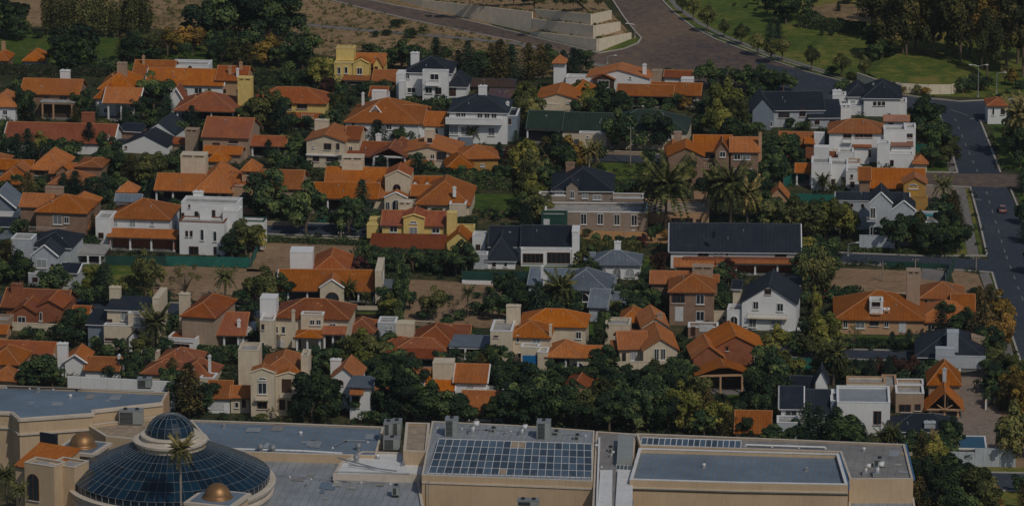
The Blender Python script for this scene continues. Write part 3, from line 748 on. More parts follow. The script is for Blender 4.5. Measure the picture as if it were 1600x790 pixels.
h = H("low flat roofed white house with narrow dark windows and orange porch at its left", "the low white house with the orange porch", (1300, 297), wall='w', rot=-4)
h.block(1268, 1298, 297, 255, None, 'F', D=7, wins=[(1285, 282, 6, 15, 'wd')]); h.block(1297, 1325, 292, 258, None, 'F', D=7, wins=[(1302, 284, 6, 9, 'wd'), (1317, 280, 5, 6, 'wd')])
h.block(1322, 1346, 300, 268, None, 'F', D=6, wins=[(1331, 275, 4, 5, 'wd'), (1332, 288, 6, 9, 'wd')]); h.block(1324, 1344, 290, 254, None, 'F', D=4, back=6, cope='pt', wins=[])
h.block(1241, 1271, 290, 269, 256, 'X', cols=[1244, 1267], backwall='dk')
h = H("orange roofed ochre house with a gabled front, stone arch and amber door beside the avenue", "the ochre gabled house by the avenue", (1400, 325), wall='b', rot=-3)
h.block(1340, 1362, 320, 281, 262, 'X', wins=[]); h.block(1359, 1447, 318, 293, 264, 'X', back=1, wins=[(1385, 298, 30, 7, 'wd')])
h.block(1409, 1450, 326, 286, 277, 'Y', D=5, wall='oc', wins=[(1427, 299, 16, 15, 'A'), (1427, 291, 14, 8, 'ac')]); h.block(1422, 1450, 330, 309, None, 'F', D=2, back=-2, wall='oc', cope='oc', wins=[])
h = H("modern grey house with two white edged gables and four small square windows", "the grey house with white edged gables", (1375, 386), wall='gy', roof='n', rot=-4)
h.block(1305, 1362, 362, 313, 301, 'X', D=7, back=2, wins=[(1312, 321, 4, 6, 'wd'), (1321, 321, 4, 6, 'wd'), (1331, 321, 4, 6, 'wd'), (1348, 322, 4, 6, 'wd')], cope='w', o=.1)
h.block(1388, 1421, 362, 314, 302, 'X', D=7, back=2, cope='w', o=.1, wins=[])
h.block(1358, 1395, 384, 317, 301, 'Y', D=9, o=.15, cope='w', wins=[(1364, 333, 8, 17, 'w'), (1364, 361, 9, 14, 'w'), (1362, 341, 15, 6, 'R')])
h.block(1393, 1431, 384, 328, 314, 'Y', D=8, o=.15, cope='w', wins=[(1410, 352, 8, 10, 'w')]); h.block(1428, 1448, 385, 348, 338, 'Y', D=6, o=.1, cope='w', wins=[])
h.block(1430, 1466, 372, 340, None, 'F', D=6, back=3, roof='door_t', wins=[(1456, 340, 8, 4, 'wd'), (1456, 356, 10, 9, 'G')]); h.box(1343, 1398, 368, 388, 389, -2, .4, 'gy', 'yard_wall')
h = H("small outbuilding with orange gable among the trees, left of the green shade net", "the small orange gabled outbuilding", (1216, 325), wall='pt', name='outbuilding', cat='outbuilding')
h.block(1200, 1233, 325, 307, 293, 'Y', D=5, wins=[])
h = H("white gatehouse with a low orange pyramid roof on the far side of the avenue", "the gatehouse by the avenue", (1558, 194), wall='w', roof='o2', rot=0, name='gatehouse', cat='gatehouse')
h.block(1541, 1576, 194, 165, 154, 'H', D=7, wins=[(1552, 174, 4, 12, 'w'), (1567, 174, 6, 10, 'wd')])
# --- second band, left
h = H("long single storey house with plain dark red roof and a red topped brick chimney", "the long dark red roofed house", (90, 240), wall='w', roof='o3')
h.block(4, 178, 240, 220, 193, 'X', cope='w', wins=[(170, 214, 3, 8, 'w')]); h.chimney(137, 177, 20, back=8, mat='r')
h = H("white modern house with two staggered black sloping roofs and a brown brick end wall", "the white house with staggered black roofs", (225, 240), wall='w', roof='n', rot=-14)
h.block(184, 222, 232, 204, 196, 'X', D=9, back=6, wall='b', wins=[]); h.block(222, 275, 232, 208, 192, 'Y', D=11, back=3, wins=[(262, 214, 4, 5)], o=.2)
h.block(190, 262, 240, 226, 212, 'Y', D=9, o=.2, wins=[(197, 230, 4, 4, 'wd')]); h.block(168, 192, 238, 226, 220, 'X', D=6, back=1, wins=[])
h = H("tall tan house with big plain terracotta roof, balcony strip and orange lower roofs in front", "the tall tan house with the big roof", (348, 236), wall='t', roof='o2', rot=-9)
h.block(314, 390, 248, 213, 184, 'X', wins=[(365, 222, 16, 5, 'wd'), (338, 226, 12, 6, 'wd')]); h.box(289, 309, 206, 240, 242, 1, 2.5, 't', 'chimney_tower')
h.block(316, 378, 255, 239, 229, 'X', roof='o1', wins=[]); h.block(322, 356, 262, 250, 231, 'H', roof='o1', wins=[(345, 256, 10, 6, 'wd')]); h.block(268, 292, 236, 224, 215, 'S', roof='o2', wins=[(284, 230, 5, 5)])
h = H("open sided garage with long terracotta roof, dark inside, between the tan house and cream house", "the open terracotta roofed garage", (418, 246), wall='c', roof='o2', name='garage', cat='garage')
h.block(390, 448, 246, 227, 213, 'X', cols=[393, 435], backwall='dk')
h = H("sprawling house of many small orange hip roofs and dormer gables at the left edge", "the house of many small orange roofs", (75, 300), wall='b', rot=-9)
h.block(-20, 50, 290, 263, 250, 'X', back=5); h.block(45, 97, 290, 263, 235, 'H', back=3, wins=[(62, 270, 16, 8, 'wd')]); h.block(12, 43, 292, 267, 259, 'Y', D=5, back=1, wall='c', wins=[])
h.block(-12, 34, 302, 285, 264, 'H', wins=[(10, 292, 14, 8, 'wd')]); h.block(76, 118, 292, 270, 255, 'X', back=2); h.block(85, 114, 294, 268, 259, 'Y', D=4, wins=[])
h.block(74, 136, 306, 287, 266, 'H', wins=[(90, 297, 14, 8, 'wd')]); h.block(117, 161, 293, 260, 250, 'H', D=9, back=1, wins=[])
h.block(-22, 14, 280, 250, 240, 'H', back=6, wins=[])
h = H("brown brick house with layered orange roof, brick chimney, white windows and long balcony", "the brown house with the long balcony", (88, 372), wall='b', rot=-8)
h.block(29, 80, 366, 322, 303, 'X', back=1.5, wins=[(61, 337, 8, 13, 'w')]); h.chimney(84, 293, 28, back=8, mat='t')
h.block(53, 137, 372, 330, 304, 'H', wins=[(90, 343, 15, 15, 'wc'), (104, 344, 8, 10, 'w'), (75, 357, 58, 8, 'R')]); h.block(100, 147, 366, 322, 302, 'H', back=3, wins=[])
h.block(124, 152, 374, 357, 337, 'X', back=2, D=8, wins=[])
h = H("dark grey house cut by the left edge with white trimmed eaves and rooftop terrace", "the dark grey house at the left edge", (5, 350), wall='bg', roof='gr')
h.block(-30, 26, 345, 322, 302, 'Y', D=10, cope='w', wins=[]); h.box(-10, 28, 331, 345, 350, -2, .5); h.block(-20, 22, 372, 352, 340, 'X', back=-1, roof='n', wins=[])
h = H("grey house with black roof, flat roofed wing, front gable and white carport beside it", "the grey house with the carport", (75, 440), wall='gy', roof='n', rot=-9)
h.block(17, 49, 428, 373, None, 'F', D=5, back=2, wins=[(33, 395, 6, 8)]); h.block(44, 113, 428, 384, 361, 'H', D=12, back=3, wins=[]); h.block(48, 92, 436, 398, 383, 'Y', D=6, o=.3, cope='w', wins=[(65, 412, 17, 13, 'wc'), (82, 417, 4, 9, 'wd')])
h.block(44, 94, 446, 427, None, 'F', D=2, wins=[(55, 437, 8, 8, 'wd'), (74, 437, 16, 8, 'wd')]); h.block(90, 122, 452, 425, 412, 'X', D=8, cope='w', wins=[(105, 440, 6, 8)])
h = H("flat roofed white framed carport with dark interior beside the grey gabled house", "the white framed carport", (138, 413), wall='gy', name='carport', cat='carport')
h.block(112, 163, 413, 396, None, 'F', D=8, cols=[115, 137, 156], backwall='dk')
h = H("white two storey house with orange roof, little square lookout turret and full width porch", "the white house with the lookout turret", (220, 392), wall='w', rot=-7)
h.block(168, 267, 388, 340, 311, 'H', back=2.5, wins=[(180, 350, 8, 10, 'wc'), (207, 350, 10, 10, 'wc'), (238, 349, 6, 6, 'wc')])
h.box(184, 210, 297, 345, 385, 11, 3.5, 'w', 'turret_wall'); h.block(181, 214, 385, 298, 284, 'H', D=4.4, back=10.6, zb=303, wins=[(193, 301, 6, 4, 'wd')])
h.block(178, 222, 385, 313, 304, 'X', D=3, back=8, zb=320, roof='gr', wins=[])
h.block(167, 276, 392, 369, 358, 'S', cols=[169, 203, 236, 272], backwall='r', sides=True)
h.block(149, 173, 392, 341, None, 'F', D=7, back=2, roof='roof_flat', wins=[(158, 368, 8, 9, 'wd'), (158, 384, 9, 12, 'g')])
for x in (178, 211, 244): pass
h = H("tall cubic white house with flat roofs, terracotta coping strip and narrow dark windows", "the cubic white house", (318, 398), wall='w', rot=-8)
h.block(283, 371, 396, 316, None, 'F', D=6, back=5, wins=[(286, 337, 4, 9, 'wd'), (307, 334, 5, 8, 'wd'), (334, 334, 6, 12, 'wd'), (296, 322, 3, 5, 'wd')]); h.chimney(309, 300, 15, back=6, h=200)
h.block(280, 350, 398, 346, None, 'F', D=5, cope='o2', wins=[(292, 365, 4, 9, 'wd'), (299, 365, 4, 9, 'wd'), (316, 367, 6, 17, 'w'), (336, 369, 5, 16, 'w'), (303, 391, 15, 14, 'wd'), (336, 391, 4, 12, 'wd')])
h.block(314, 366, 393, 323, 317, 'S', D=2.4, back=8, zb=330, roof='o2', wins=[]); h.block(348, 372, 396, 330, None, 'F', D=5, back=2, wins=[(368, 356, 2, 4)])
h.block(370, 412, 396, 345, None, 'F', D=4, back=4, cope='netd', wins=[]); h.box(312, 330, 322, 346, 396, 3, .4)
h = H("wide orange roofed house with brown chimney block, arched entry tower and dark open porch", "the wide orange house with the arched tower", (330, 332), wall='t', rot=-6)
h.block(240, 318, 330, 296, 272, 'X', back=1, cols=[242, 270, 314], backwall='dk'); h.box(282, 321, 246, 300, 325, 8, 4, 'c', 'chimney_block')
h.block(300, 365, 334, 298, 259, 'H', wins=[(330, 306, 20, 8, 'wd'), (350, 306, 8, 8, 'wd')]); h.block(340, 378, 336, 288, 270, 'H', back=5, wins=[])
h.block(362, 402, 335, 292, None, 'F', D=5, wall='pt', cope='o2', wins=[(380, 312, 16, 18, 'aD')]); h.block(375, 406, 332, 265, 250, 'H', D=5, back=3, wall='pt', wins=[(388, 271, 6, 5, 'ad')])
h.block(355, 402, 332, 291, 274, 'X', back=2, zb=310, D=7, wins=[])
h.block(392, 472, 336, 293, 266, 'X', back=2, wins=[]); 
for x in (416, 432): h.block(x - 6, x + 6, 330, 281, 276, 'Y', D=3, back=2.5, zb=285, wins=[], o=.2, cap=False)
# --- centre
h = H("white house under a big sweeping orange roof with triangular round windowed dormer", "the orange house with the round windowed dormer", (590, 222), wall='w', roof='o2', rot=-8)
h.block(575, 605, 200, 150, 136, 'X', back=12, zb=165, wins=[]); h.block(537, 656, 222, 190, 153, 'H', back=0, roof='o1', wins=[(552, 195, 5, 6), (608, 198, 9, 9), (628, 200, 7, 9, 'w')])
h.block(573, 601, 218, 180, 165, 'Y', D=6, back=1.5, zb=181, wall='w', cope='w', roof='o1', wins=[(584, 174, 9, 9, 'a')]); h.box(581, 603, 143, 158, 215, 11, 2); h.chimney(567, 146, 4, back=9)
h.block(598, 662, 222, 192, 165, 'X', back=1.5, roof='o1', wins=[(628, 201, 7, 9, 'w')]); h.block(654, 696, 220, 196, 175, 'X', roof='o1', wins=[(680, 205, 10, 8, 'w')])
h = H("two storey white house with black hip roof, window ribbons and long white balcony band", "the white house with the balcony band", (742, 226), wall='w', roof='n', rot=-5)
h.block(699, 795, 226, 174, 147, 'H', back=1, wins=[(716, 179, 7, 8, 'w'), (724, 179, 7, 8, 'w'), (750, 181, 9, 9, 'w'), (761, 181, 9, 9, 'w'), (772, 181, 9, 9, 'w'), (709, 203, 14, 15, 'wc'), (730, 205, 20, 14, 'wc'), (768, 206, 10, 12, 'wc'), (750, 222, 1, 1)]); h.chimney(754, 135, 13, back=6)
h.block(696, 785, 226, 186, None, 'F', D=1.6, back=-.8, zb=195, wins=[]); h.block(718, 738, 226, 214, None, 'F', D=2, back=-1, cope='w', wall='bg', wins=[])
h.block(783, 808, 224, 181, None, 'F', D=9, back=2, wall='bg', roof='n', wins=[(795, 190, 8, 10, 'wd')])
h.chimney(793, 160, 5, back=3, h=30)
h = H("cream two storey house with orange gable roof, white chimney and orange shuttered window", "the cream house with orange shutters", (510, 262), wall='c', roof='o2', rot=-9)
h.block(476, 541, 262, 219, 211, 'Y', D=12, roof='o1', wins=[(512, 229, 12, 10, 'wd'), (490, 229, 3, 4, 'w'), (494, 248, 10, 8, 'wd'), (519, 249, 18, 8, 'wd'), (533, 238, 9, 5, 'R'), (528, 229, 5, 10, 'wd')]); h.chimney(502, 188, 22, back=9, mat='c')
h.block(536, 564, 260, 217, 198, 'X', back=2, wins=[(548, 232, 6, 8)]); h.box(478, 540, 242, 244, 262, -.6, .6, 'w', 'floor_band')
h = H("low house with broad faded terracotta roof, porch gable, white columns and slim white chimney", "the low terracotta house with porch gable", (588, 264), wall='dk', roof='o2', rot=-8)
h.block(540, 622, 262, 243, 222, 'X', D=13, back=.5, cols=[545, 565, 583, 605], backwall='dk'); h.block(580, 637, 264, 243, 232, 'Y', D=9, cols=[583, 605, 633], backwall='dk'); h.chimney(591, 210, 8, back=9)
h.block(600, 640, 258, 240, 218, 'H', back=4, wins=[])
h = H("cream bungalow under a wide low orange gable with tall cream dormer box on its roof", "the cream bungalow with the wide gable", (665, 264), wall='c', roof='o1', rot=-9)
h.block(625, 714, 262, 238, 229, 'Y', D=12, wall='c', wins=[(676, 245, 6, 7, 'w'), (690, 244, 16, 12, 'wd')]); h.box(663, 677, 204, 232, 262, 6, 2.5, 'c', 'dormer_box'); h.put_win(h.last, .8, 6.2, 1.2, 1.3, 'wd')
h.block(621, 672, 268, 261, 249, 'H', D=6, back=-2, wins=[])
h = H("tan bungalow with long orange hip roof and a small lower roof at its left", "the tan bungalow with the long hip roof", (742, 270), wall='oc', roof='o1', rot=4)
h.block(712, 781, 268, 248, 227, 'H', wins=[(754, 258, 6, 5, 'wc')]); h.block(696, 742, 276, 262, 241, 'H', wins=[])
h = H("grand orange roofed mansion with central cream tower, arched portico and many little dormers", "the grand mansion with the cream tower", (620, 335), wall='c', roof='o1', rot=-4)
h.block(506, 604, 330, 284, 262, 'X', back=9, wins=[]); h.box(534, 567, 250, 285, 330, 13, 4, 'c', 'chimney_block')
h.block(480, 592, 334, 309, 286, 'X', cols=[483, 512, 535, 560], backwall='dk', o=.3); h.block(540, 606, 333, 308, 287, 'X', back=1.2, wins=[(575, 320, 18, 8, 'wd')])
for x in (572, 592, 649, 668): h.block(x - 6, x + 6, 330, 289, 283, 'Y', D=3, back=4.5, zb=294, wall='w', wins=[(x, 290, 5, 5, 'ad')], o=.1, cap=False)
h.block(601, 642, 332, 276, 267, 'Y', D=8, back=2, roof='o2', cope='c', o=.1, wins=[(620, 294, 12, 13, 'ad')])
h.block(600, 637, 336, 309, 301, 'Y', D=3, o=.1, cope='w', wins=[(606, 322, 7, 14, 'aD'), (619, 321, 14, 18, 'aD'), (631, 318, 5, 6, 'ad')])
h.block(640, 700, 332, 298, 276, 'X', back=5, wins=[]); h.block(648, 736, 345, 318, 279, 'H', wins=[(662, 330, 12, 14, 'wd'), (685, 330, 14, 10, 'wd')]); h.block(640, 690, 336, 305, 290, 'X', back=2, wins=[(645, 308, 8, 6, 'wd')])
h.block(702, 728, 348, 319, None, 'F', D=4, back=-.6, wins=[]); h.chimney(710, 293, 5, back=3, h=15)
h = H("bright yellow house with red brown roofs, central yellow gable and small yellow tower", "the yellow house with red brown roofs", (655, 393), wall='y', roof='o3', rot=-4)
h.block(594, 698, 388, 351, 330, 'X', back=4, roof='o3', wins=[(615, 358, 12, 9, 'w'), (681, 360, 12, 8, 'w')]); h.block(629, 664, 386, 340, 335, 'Y', D=7, back=2, roof='o3', cope='y', o=.2, wins=[(646, 362, 12, 14, 'wc'), (646, 347, 11, 4, 'a')])
h.block(576, 695, 393, 387, 366, 'S', D=8, roof='o3', back=-2.5, cols=[583, 610, 640, 670, 690], backwall='y'); h.box(698, 713, 334, 390, 388, 2, 3, 'y', 'tower'); h.box(622, 643, 320, 336, 386, 9, 3, 'c', 'chimney_block')
h.block(696, 738, 394, 378, 363, 'Y', D=7, roof='o1', wall='y', o=.3, wins=[(717, 388, 20, 8, 'ad')]); h.block(712, 741, 390, 355, None, 'F', D=3, back=6, cope='y', wins=[]); h.box(573, 592, 352, 372, 386, 5, 3, 'y'); h.box(577, 596, 343, 349, 386, 9, 3, 'y')
h = H("slim white cubic annex with battlement edge beside the yellow house", "the slim white cubic annex", (748, 412), wall='w', name='annex', cat='annex')
h.block(738, 758, 400, 368, None, 'F', D=4, back=1, wins=[(747, 386, 7, 10, 'wd')]); h.block(740, 772, 416, 400, None, 'F', D=3, wall='gy', wins=[(748, 408, 6, 7, 'wd'), (762, 407, 4, 4)])
h = H("white house with black roofs, broad glazed ground floor openings and a steep left gable", "the white house with glazed ground floor", (840, 416), wall='w', roof='n', rot=-2)
h.block(812, 896, 414, 384, 353, 'X', D=14, back=1, wins=[(835, 390, 34, 5, 'wd'), (870, 389, 24, 5, 'wd')]); h.block(814, 893, 416, 390, None, 'F', D=2, wins=[(833, 403, 32, 15, 'wd'), (873, 403, 36, 17, 'wd')])
h.block(762, 818, 415, 384, 354, 'X', D=12, back=4, wins=[]); h.block(757, 808, 420, 404, 366, 'H', D=13, back=0, wins=[(790, 413, 5, 7, 'w'), (772, 413, 5, 7, 'wd')]); h.block(740, 762, 422, 398, None, 'F', D=3, back=1, wall='gy', wins=[]); h.box(894, 905, 366, 413, 414, 0, 6, 'w', 'chimney_block')
h = H("stone mansion with black roofed upper floor and four tall white windows below", "the stone mansion with four white windows", (930, 361), wall='st', roof='n', rot=-2)
h.block(860, 960, 352, 297, 262, 'H', back=6, wins=[(874, 300, 14, 8, 'wc'), (914, 306, 9, 8, 'wc'), (933, 308, 14, 8, 'wc')]); h.chimney(891, 255, 14, back=11, mat='b')
h.block(883, 905, 350, 292, 284, 'Y', D=4, back=4, o=.25, wins=[(894, 304, 7, 12, 'w')]); h.block(851, 1012, 361, 331, None, 'F', D=9, roof='roof_flat', cope='w', wins=[(912, 342, 10, 17, 'w'), (938, 342, 10, 17, 'w'), (964, 343, 10, 17, 'w'), (991, 344, 10, 17, 'w')])
h.block(842, 884, 352, 306, None, 'F', D=4, back=5, wins=[]); h.block(856, 882, 346, 308, None, 'F', D=3, back=3.8, wall='dk', wins=[]); h.block(955, 1006, 345, 310, None, 'F', D=5, back=9, wins=[], cope='w')
h.block(846, 886, 368, 336, None, 'F', D=4, back=-1, wall='netd', cope='netd', wins=[(854, 348, 9, 9, 'o')])
h = H("flat tan walled courtyard building with big sloping tan roof behind the large date palm", "the tan building behind the date palm", (1070, 352), wall='pt', name='courtyard_building', cat='building', rot=-2)
h.block(1008, 1108, 350, 332, None, 'F', D=13, roof='roof_tan', cope='pt', wins=[(1066, 344, 34, 8, 'wd'), (1092, 345, 8, 7, 'wd')]); h.box(1084, 1108, 300, 312, 345, 14, .5, 'pt')
h = H("long house under one huge black slate roof with white ribbon wall and red trim", "the long black slate roofed house", (1150, 430), wall='w', roof='n', rot=-2)
h.block(1045, 1252, 425, 392, 350, 'X', D=17, back=3, cope='w', wins=[(1099, 397, 17, 8, 'wd'), (1119, 396, 4, 4, 'wd'), (1127, 396, 4, 4, 'wd'), (1136, 397, 4, 4, 'wd'), (1220, 399, 18, 8, 'wd')])
h.block(1052, 1120, 430, 416, 403, 'S', roof='o1', cols=[1056, 1085, 1116], backwall='r'); h.block(1118, 1252, 430, 411, 405, 'S', roof='o1', cols=[1122, 1150, 1180, 1215, 1247], backwall='r')
h.box(1068, 1252, 402, 406, 428, .8, .8, 'r', 'trim_band'); h.chimney(1115, 362, 5, back=5, mat='n', h=10)
h = H("grey roofed white pavilion villa with three arched windows and a tiny cupola chimney", "the white villa with three arches", (960, 437), wall='w', roof='gr', rot=-3)
h.block(921, 1003, 436, 413, 392, 'H', wins=[(940, 425, 15, 16, 'ac'), (964, 426, 13, 16, 'ac'), (984, 425, 14, 14, 'ac')]); h.chimney(965, 378, 10, back=5); h.block(912, 930, 430, 405, 395, 'X', back=2, wins=[])
h = H("sprawling light grey roofed villa with arched porch and slender chimneys, below the white arcade", "the sprawling grey roofed villa", (900, 480), wall='gy', roof='gr', rot=-8)
h.block(823, 920, 466, 444, 420, 'X', wins=[(840, 450, 12, 8, 'w'), (872, 452, 12, 8, 'w')], back=3); h.block(868, 952, 474, 451, 420, 'H', wins=[(910, 464, 22, 14, 'aD'), (935, 466, 8, 8)])
h.chimney(847, 416, 4, back=5); h.chimney(852, 426, 6, back=3); h.block(915, 960, 470, 443, 432, 'X', back=4, D=8, wins=[])
h.block(917, 950, 503, 479, 452, 'X', D=12, wins=[]); h.block(940, 996, 492, 478, 457, 'X', D=10, wins=[(965, 485, 30, 7, 'wd')], back=.6)
h = H("tall brown brick house with orange roofs, grey chimney block, white door and stacked white windows", "the tall brick house with stacked windows", (1080, 508), wall='b', roof='o1', rot=-3)
h.block(1014, 1080, 495, 442, 424, 'X', back=4, wins=[(1026, 460, 8, 8, 'wd')]); h.block(1043, 1119, 508, 455, 429, 'H', wins=[(1094, 467, 13, 16, 'w'), (1094, 493, 13, 16, 'w'), (1061, 490, 13, 23, 'o'), (1060, 466, 20, 14, 'wd')])
h.box(1082, 1114, 421, 445, 505, 11, 3, 't', 'chimney_block'); h.block(1108, 1136, 506, 486, None, 'F', D=5, back=1, wall='c', cope='c', wins=[(1131, 496, 4, 7)]); h.block(1075, 1122, 525, 511, None, 'F', D=4, back=-2, cope='w', wins=[(1083, 517, 8, 14, 'G'), (1103, 514, 20, 8, 'g')])
h.block(1100, 1124, 500, 440, 430, 'X', back=7, wins=[])
h = H("cream house with steep black gable roof, white balcony line and shuttered gable windows", "the cream house with the steep black gable", (1200, 516), wall='c', roof='n', rot=-7)
h.block(1156, 1247, 516, 471, 446, 'Y', D=13, wall='w', wins=[(1181, 477, 9, 12, 'w'), (1219, 480, 10, 12, 'w'), (1200, 455, 10, 9, 'wd'), (1200, 492, 62, 7, 'R'), (1176, 504, 12, 14, 'wc'), (1213, 506, 18, 14, 'wc')])
h.block(1142, 1160, 512, 450, 438, 'X', back=5, wins=[]); h.block(1136, 1160, 512, 484, None, 'F', D=5, back=-.5, wall='w', wins=[(1147, 500, 11, 14, 'a')]); h.block(1228, 1252, 480, 444, 432, 'S', back=9, wins=[])
h = H("wide orange hip roofed house with tall tan chimney tower and white framed balcony dormer", "the wide orange house with the chimney tower", (1370, 524), wall='pt', roof='o1', rot=-3)
h.block(1302, 1447, 522, 498, 455, 'H', wins=[(1321, 506, 8, 11, 'w'), (1344, 507, 14, 11, 'wc'), (1366, 504, 14, 9, 'wd'), (1385, 506, 7, 9, 'w'), (1410, 510, 11, 19, 'o')])
h.block(1359, 1380, 521, 471, None, 'F', D=4, back=1.0, wall='w', wins=[(1369, 475, 13, 7, 'wd'), (1369, 485, 16, 7, 'R'), (1369, 493, 9, 8, 'wd')]); h.block(1381, 1390, 521, 484, None, 'F', D=2, back=1.2, zb=496, wins=[(1385, 489, 5, 6, 'wd')])
h.box(1417, 1438, 428, 492, 515, 6, 3.2, 't', 'chimney_tower'); h.block(1436, 1509, 505, 465, 441, 'H', back=6, wins=[(1447, 470, 6, 8, 'w'), (1456, 470, 8, 8, 'wc'), (1490, 476, 22, 5, 'R')])
h.block(1430, 1526, 521, 502, 470, 'H', back=1, wins=[(1455, 511, 12, 8, 'w')]); h.block(1485, 1525, 515, 485, 460, 'X', back=5, wins=[])
h = H("brown pink two storey house with orange gables, recessed balcony and wide windows", "the brown pink house with orange gables", (1110, 290), wall='b', roof='o1', rot=-2)
h.block(1041, 1102, 290, 243, 231, 'Y', D=9, wins=[(1079, 254, 19, 8, 'wd')]); h.block(1082, 1145, 286, 236, 212, 'X', back=2, wins=[(1108, 244, 16, 8, 'wd'), (1107, 258, 20, 10, 'R'), (1104, 275, 14, 12, 'wd')])
h.block(1115, 1142, 288, 236, 222, 'Y', D=6, back=.8, wins=[(1129, 241, 9, 9, 'w'), (1128, 266, 8, 12, 'd')]); h.block(1139, 1188, 288, 237, 215, 'X', back=.5, wins=[(1152, 245, 11, 9, 'w'), (1166, 245, 13, 9, 'wc'), (1160, 269, 31, 12, 'wc')]); h.chimney(1188, 208, 5, back=2, h=300, mat='pt')
h.block(1037, 1064, 282, 240, 222, 'H', back=6, wins=[]); h.block(1188, 1196, 288, 262, 256, 'X', D=4, back=1, wins=[]); h.box(1053, 1065, 208, 240, 280, 12, 2, 't')
# --- lower band
h = H("red brick house with twin front gables, dark square chimney and cream garden wall", "the red brick house with twin gables", (52, 508), wall='r', roof='o2', rot=-10)
h.block(0, 103, 500, 478, 452, 'X', back=4, wins=[]); h.block(18, 58, 508, 486, 477, 'Y', D=7, wins=[(34, 500, 13, 13, 'w')]); h.block(54, 100, 506, 478, 469, 'Y', D=8, back=1, wins=[(62, 494, 9, 14, 'w')]); h.chimney(25, 444, 17, back=9, mat='r', h=200)
h.box(19, 102, 504, 520, 514, -2, .4, 'c', 'garden_wall'); h.block(-12, 12, 520, 500, None, 'F', D=5, back=1, wall='t', cope='t', wins=[])
h = H("cream three storey house with black roof, tall side wall and cream chimney", "the cream house with black roof", (205, 547), wall='c', roof='n', rot=-8)
h.block(164, 240, 544, 483, 463, 'S', D=8, back=1.2, wins=[(172, 502, 7, 9, 'wd'), (194, 493, 10, 14, 'wc')]); h.chimney(179, 449, 17, back=6, mat='c', h=220); h.box(238, 248, 466, 545, 544, 1, 9, 'c', 'side_wall')
h.block(200, 238, 546, 489, None, 'F', D=2.4, wall='c', wins=[(217, 503, 17, 15, 'wc'), (210, 530, 14, 3, 'wd')]); h.block(162, 205, 546, 508, None, 'F', D=2, wall='c', wins=[(172, 530, 16, 4, 'wd')]); h.block(198, 222, 549, 526, 517, 'Y', D=3, roof='g', wall='w', wins=[(212, 538, 10, 18, 'd')])
h.block(134, 168, 545, 506, 483, 'S', D=8, back=2, wall='bg', wins=[(152, 530, 5, 12, 'w')]); h.block(108, 138, 520, 497, 478, 'X', back=3, roof='o2', D=8, wall='c', wins=[])
h = H("tall narrow tan house with tilted terracotta roof, cream chimney and small orange front roof", "the tall narrow tan house", (300, 552), wall='t', roof='o2', rot=-14)
h.block(281, 338, 550, 492, 465, 'H', D=15, wins=[(316, 545, 6, 6)]); h.chimney(287, 459, 16, back=6, mat='c', h=220); h.block(261, 306, 549, 527, None, 'F', D=5, back=-2, wall='w', roof='o2', wins=[(282, 541, 30, 8, 'wd')])
h.block(264, 303, 549, 533, 517, 'S', D=5, back=-1.5, zb=536, wins=[])
h = H("house with square orange roof above a dark recessed porch and white garden furniture", "the orange house with the dark porch", (353, 550), wall='t', roof='o2', rot=-4)
h.block(321, 385, 549, 522, 488, 'X', cols=[324, 350, 372, 380], backwall='dk'); h.chimney(373, 500, 5, back=2, h=16); h.box(383, 396, 512, 524, 545, 6, 5, 'w')
h = H("long single storey orange roofed house with arched central entrance and white end wall", "the orange house with the arched entrance", (515, 476), wall='c', roof='o1', rot=-2)
h.block(486, 546, 470, 424, 394, 'H', D=15, back=13, roof='o2', wins=[]); h.box(453, 488, 394, 425, 474, 16, 5); h.block(432, 596, 474, 453, 422, 'X', back=1, D=13, cols=[450, 480, 501, 560, 584], backwall='dk', cope='w')
h.block(499, 538, 475, 449, 437, 'Y', D=6, back=0, cope='w', o=.15, wins=[(519, 464, 22, 17, 'ad')]); h.box(586, 596, 424, 478, 476, 0, 12, 'c', 'end_wall'); h.box(548, 590, 479, 486, 480, -2, .5, 'c', 'garden_wall'); h.box(594, 618, 437, 450, 474, 8, .3, 'gr')
h = H("cream two storey house with dark terracotta hip roof, white tower block and orange canopy", "the cream house with the white tower block", (470, 552), wall='c', roof='o3', rot=-6)
h.block(426, 547, 548, 495, 467, 'H', back=2, roof='o2', wins=[(432, 515, 6, 11, 'w'), (443, 515, 6, 11, 'w'), (520, 507, 10, 4), (435, 544, 18, 12, 'g')]); h.box(406, 431, 466, 548, 548, 4, 4, 'w', 'tower')
h.block(470, 505, 548, 491, None, 'F', D=2.5, back=1, wins=[(488, 503, 8, 9, 'w'), (498, 503, 8, 9, 'w')]); h.block(459, 504, 553, 526, 516, 'H', D=5, back=-1, roof='o1', cols=[462, 480, 500], backwall='dk'); h.chimney(458, 485, 5, back=-.3, h=60, mat='c')
h.block(502, 540, 552, 521, 510, 'S', roof='o2', back=0, cols=[503, 520, 538], backwall='dk'); h.block(406, 428, 552, 500, None, 'F', D=6, back=1.5, wins=[(411, 510, 5, 9, 'wd'), (411, 538, 5, 9, 'w')])
h = H("small white garden house with dark terracotta hip roof right of the white tower block", "the small white garden house", (562, 534), wall='w', roof='o2', rot=-5)
h.block(535, 590, 534, 518, 497, 'H', wins=[]); h.block(565, 592, 530, 512, 500, 'X', back=2, wins=[]); h.block(590, 618, 530, 504, None, 'F', D=5, wall='gy', wins=[(605, 512, 3, 4, 'w'), (612, 512, 3, 4, 'w')])
h = H("bungalow with crisscross dark terracotta roofs, cream box wall and long grey porch", "the bungalow with crisscross terracotta roofs", (665, 570), wall='c', roof='o3', rot=-6)
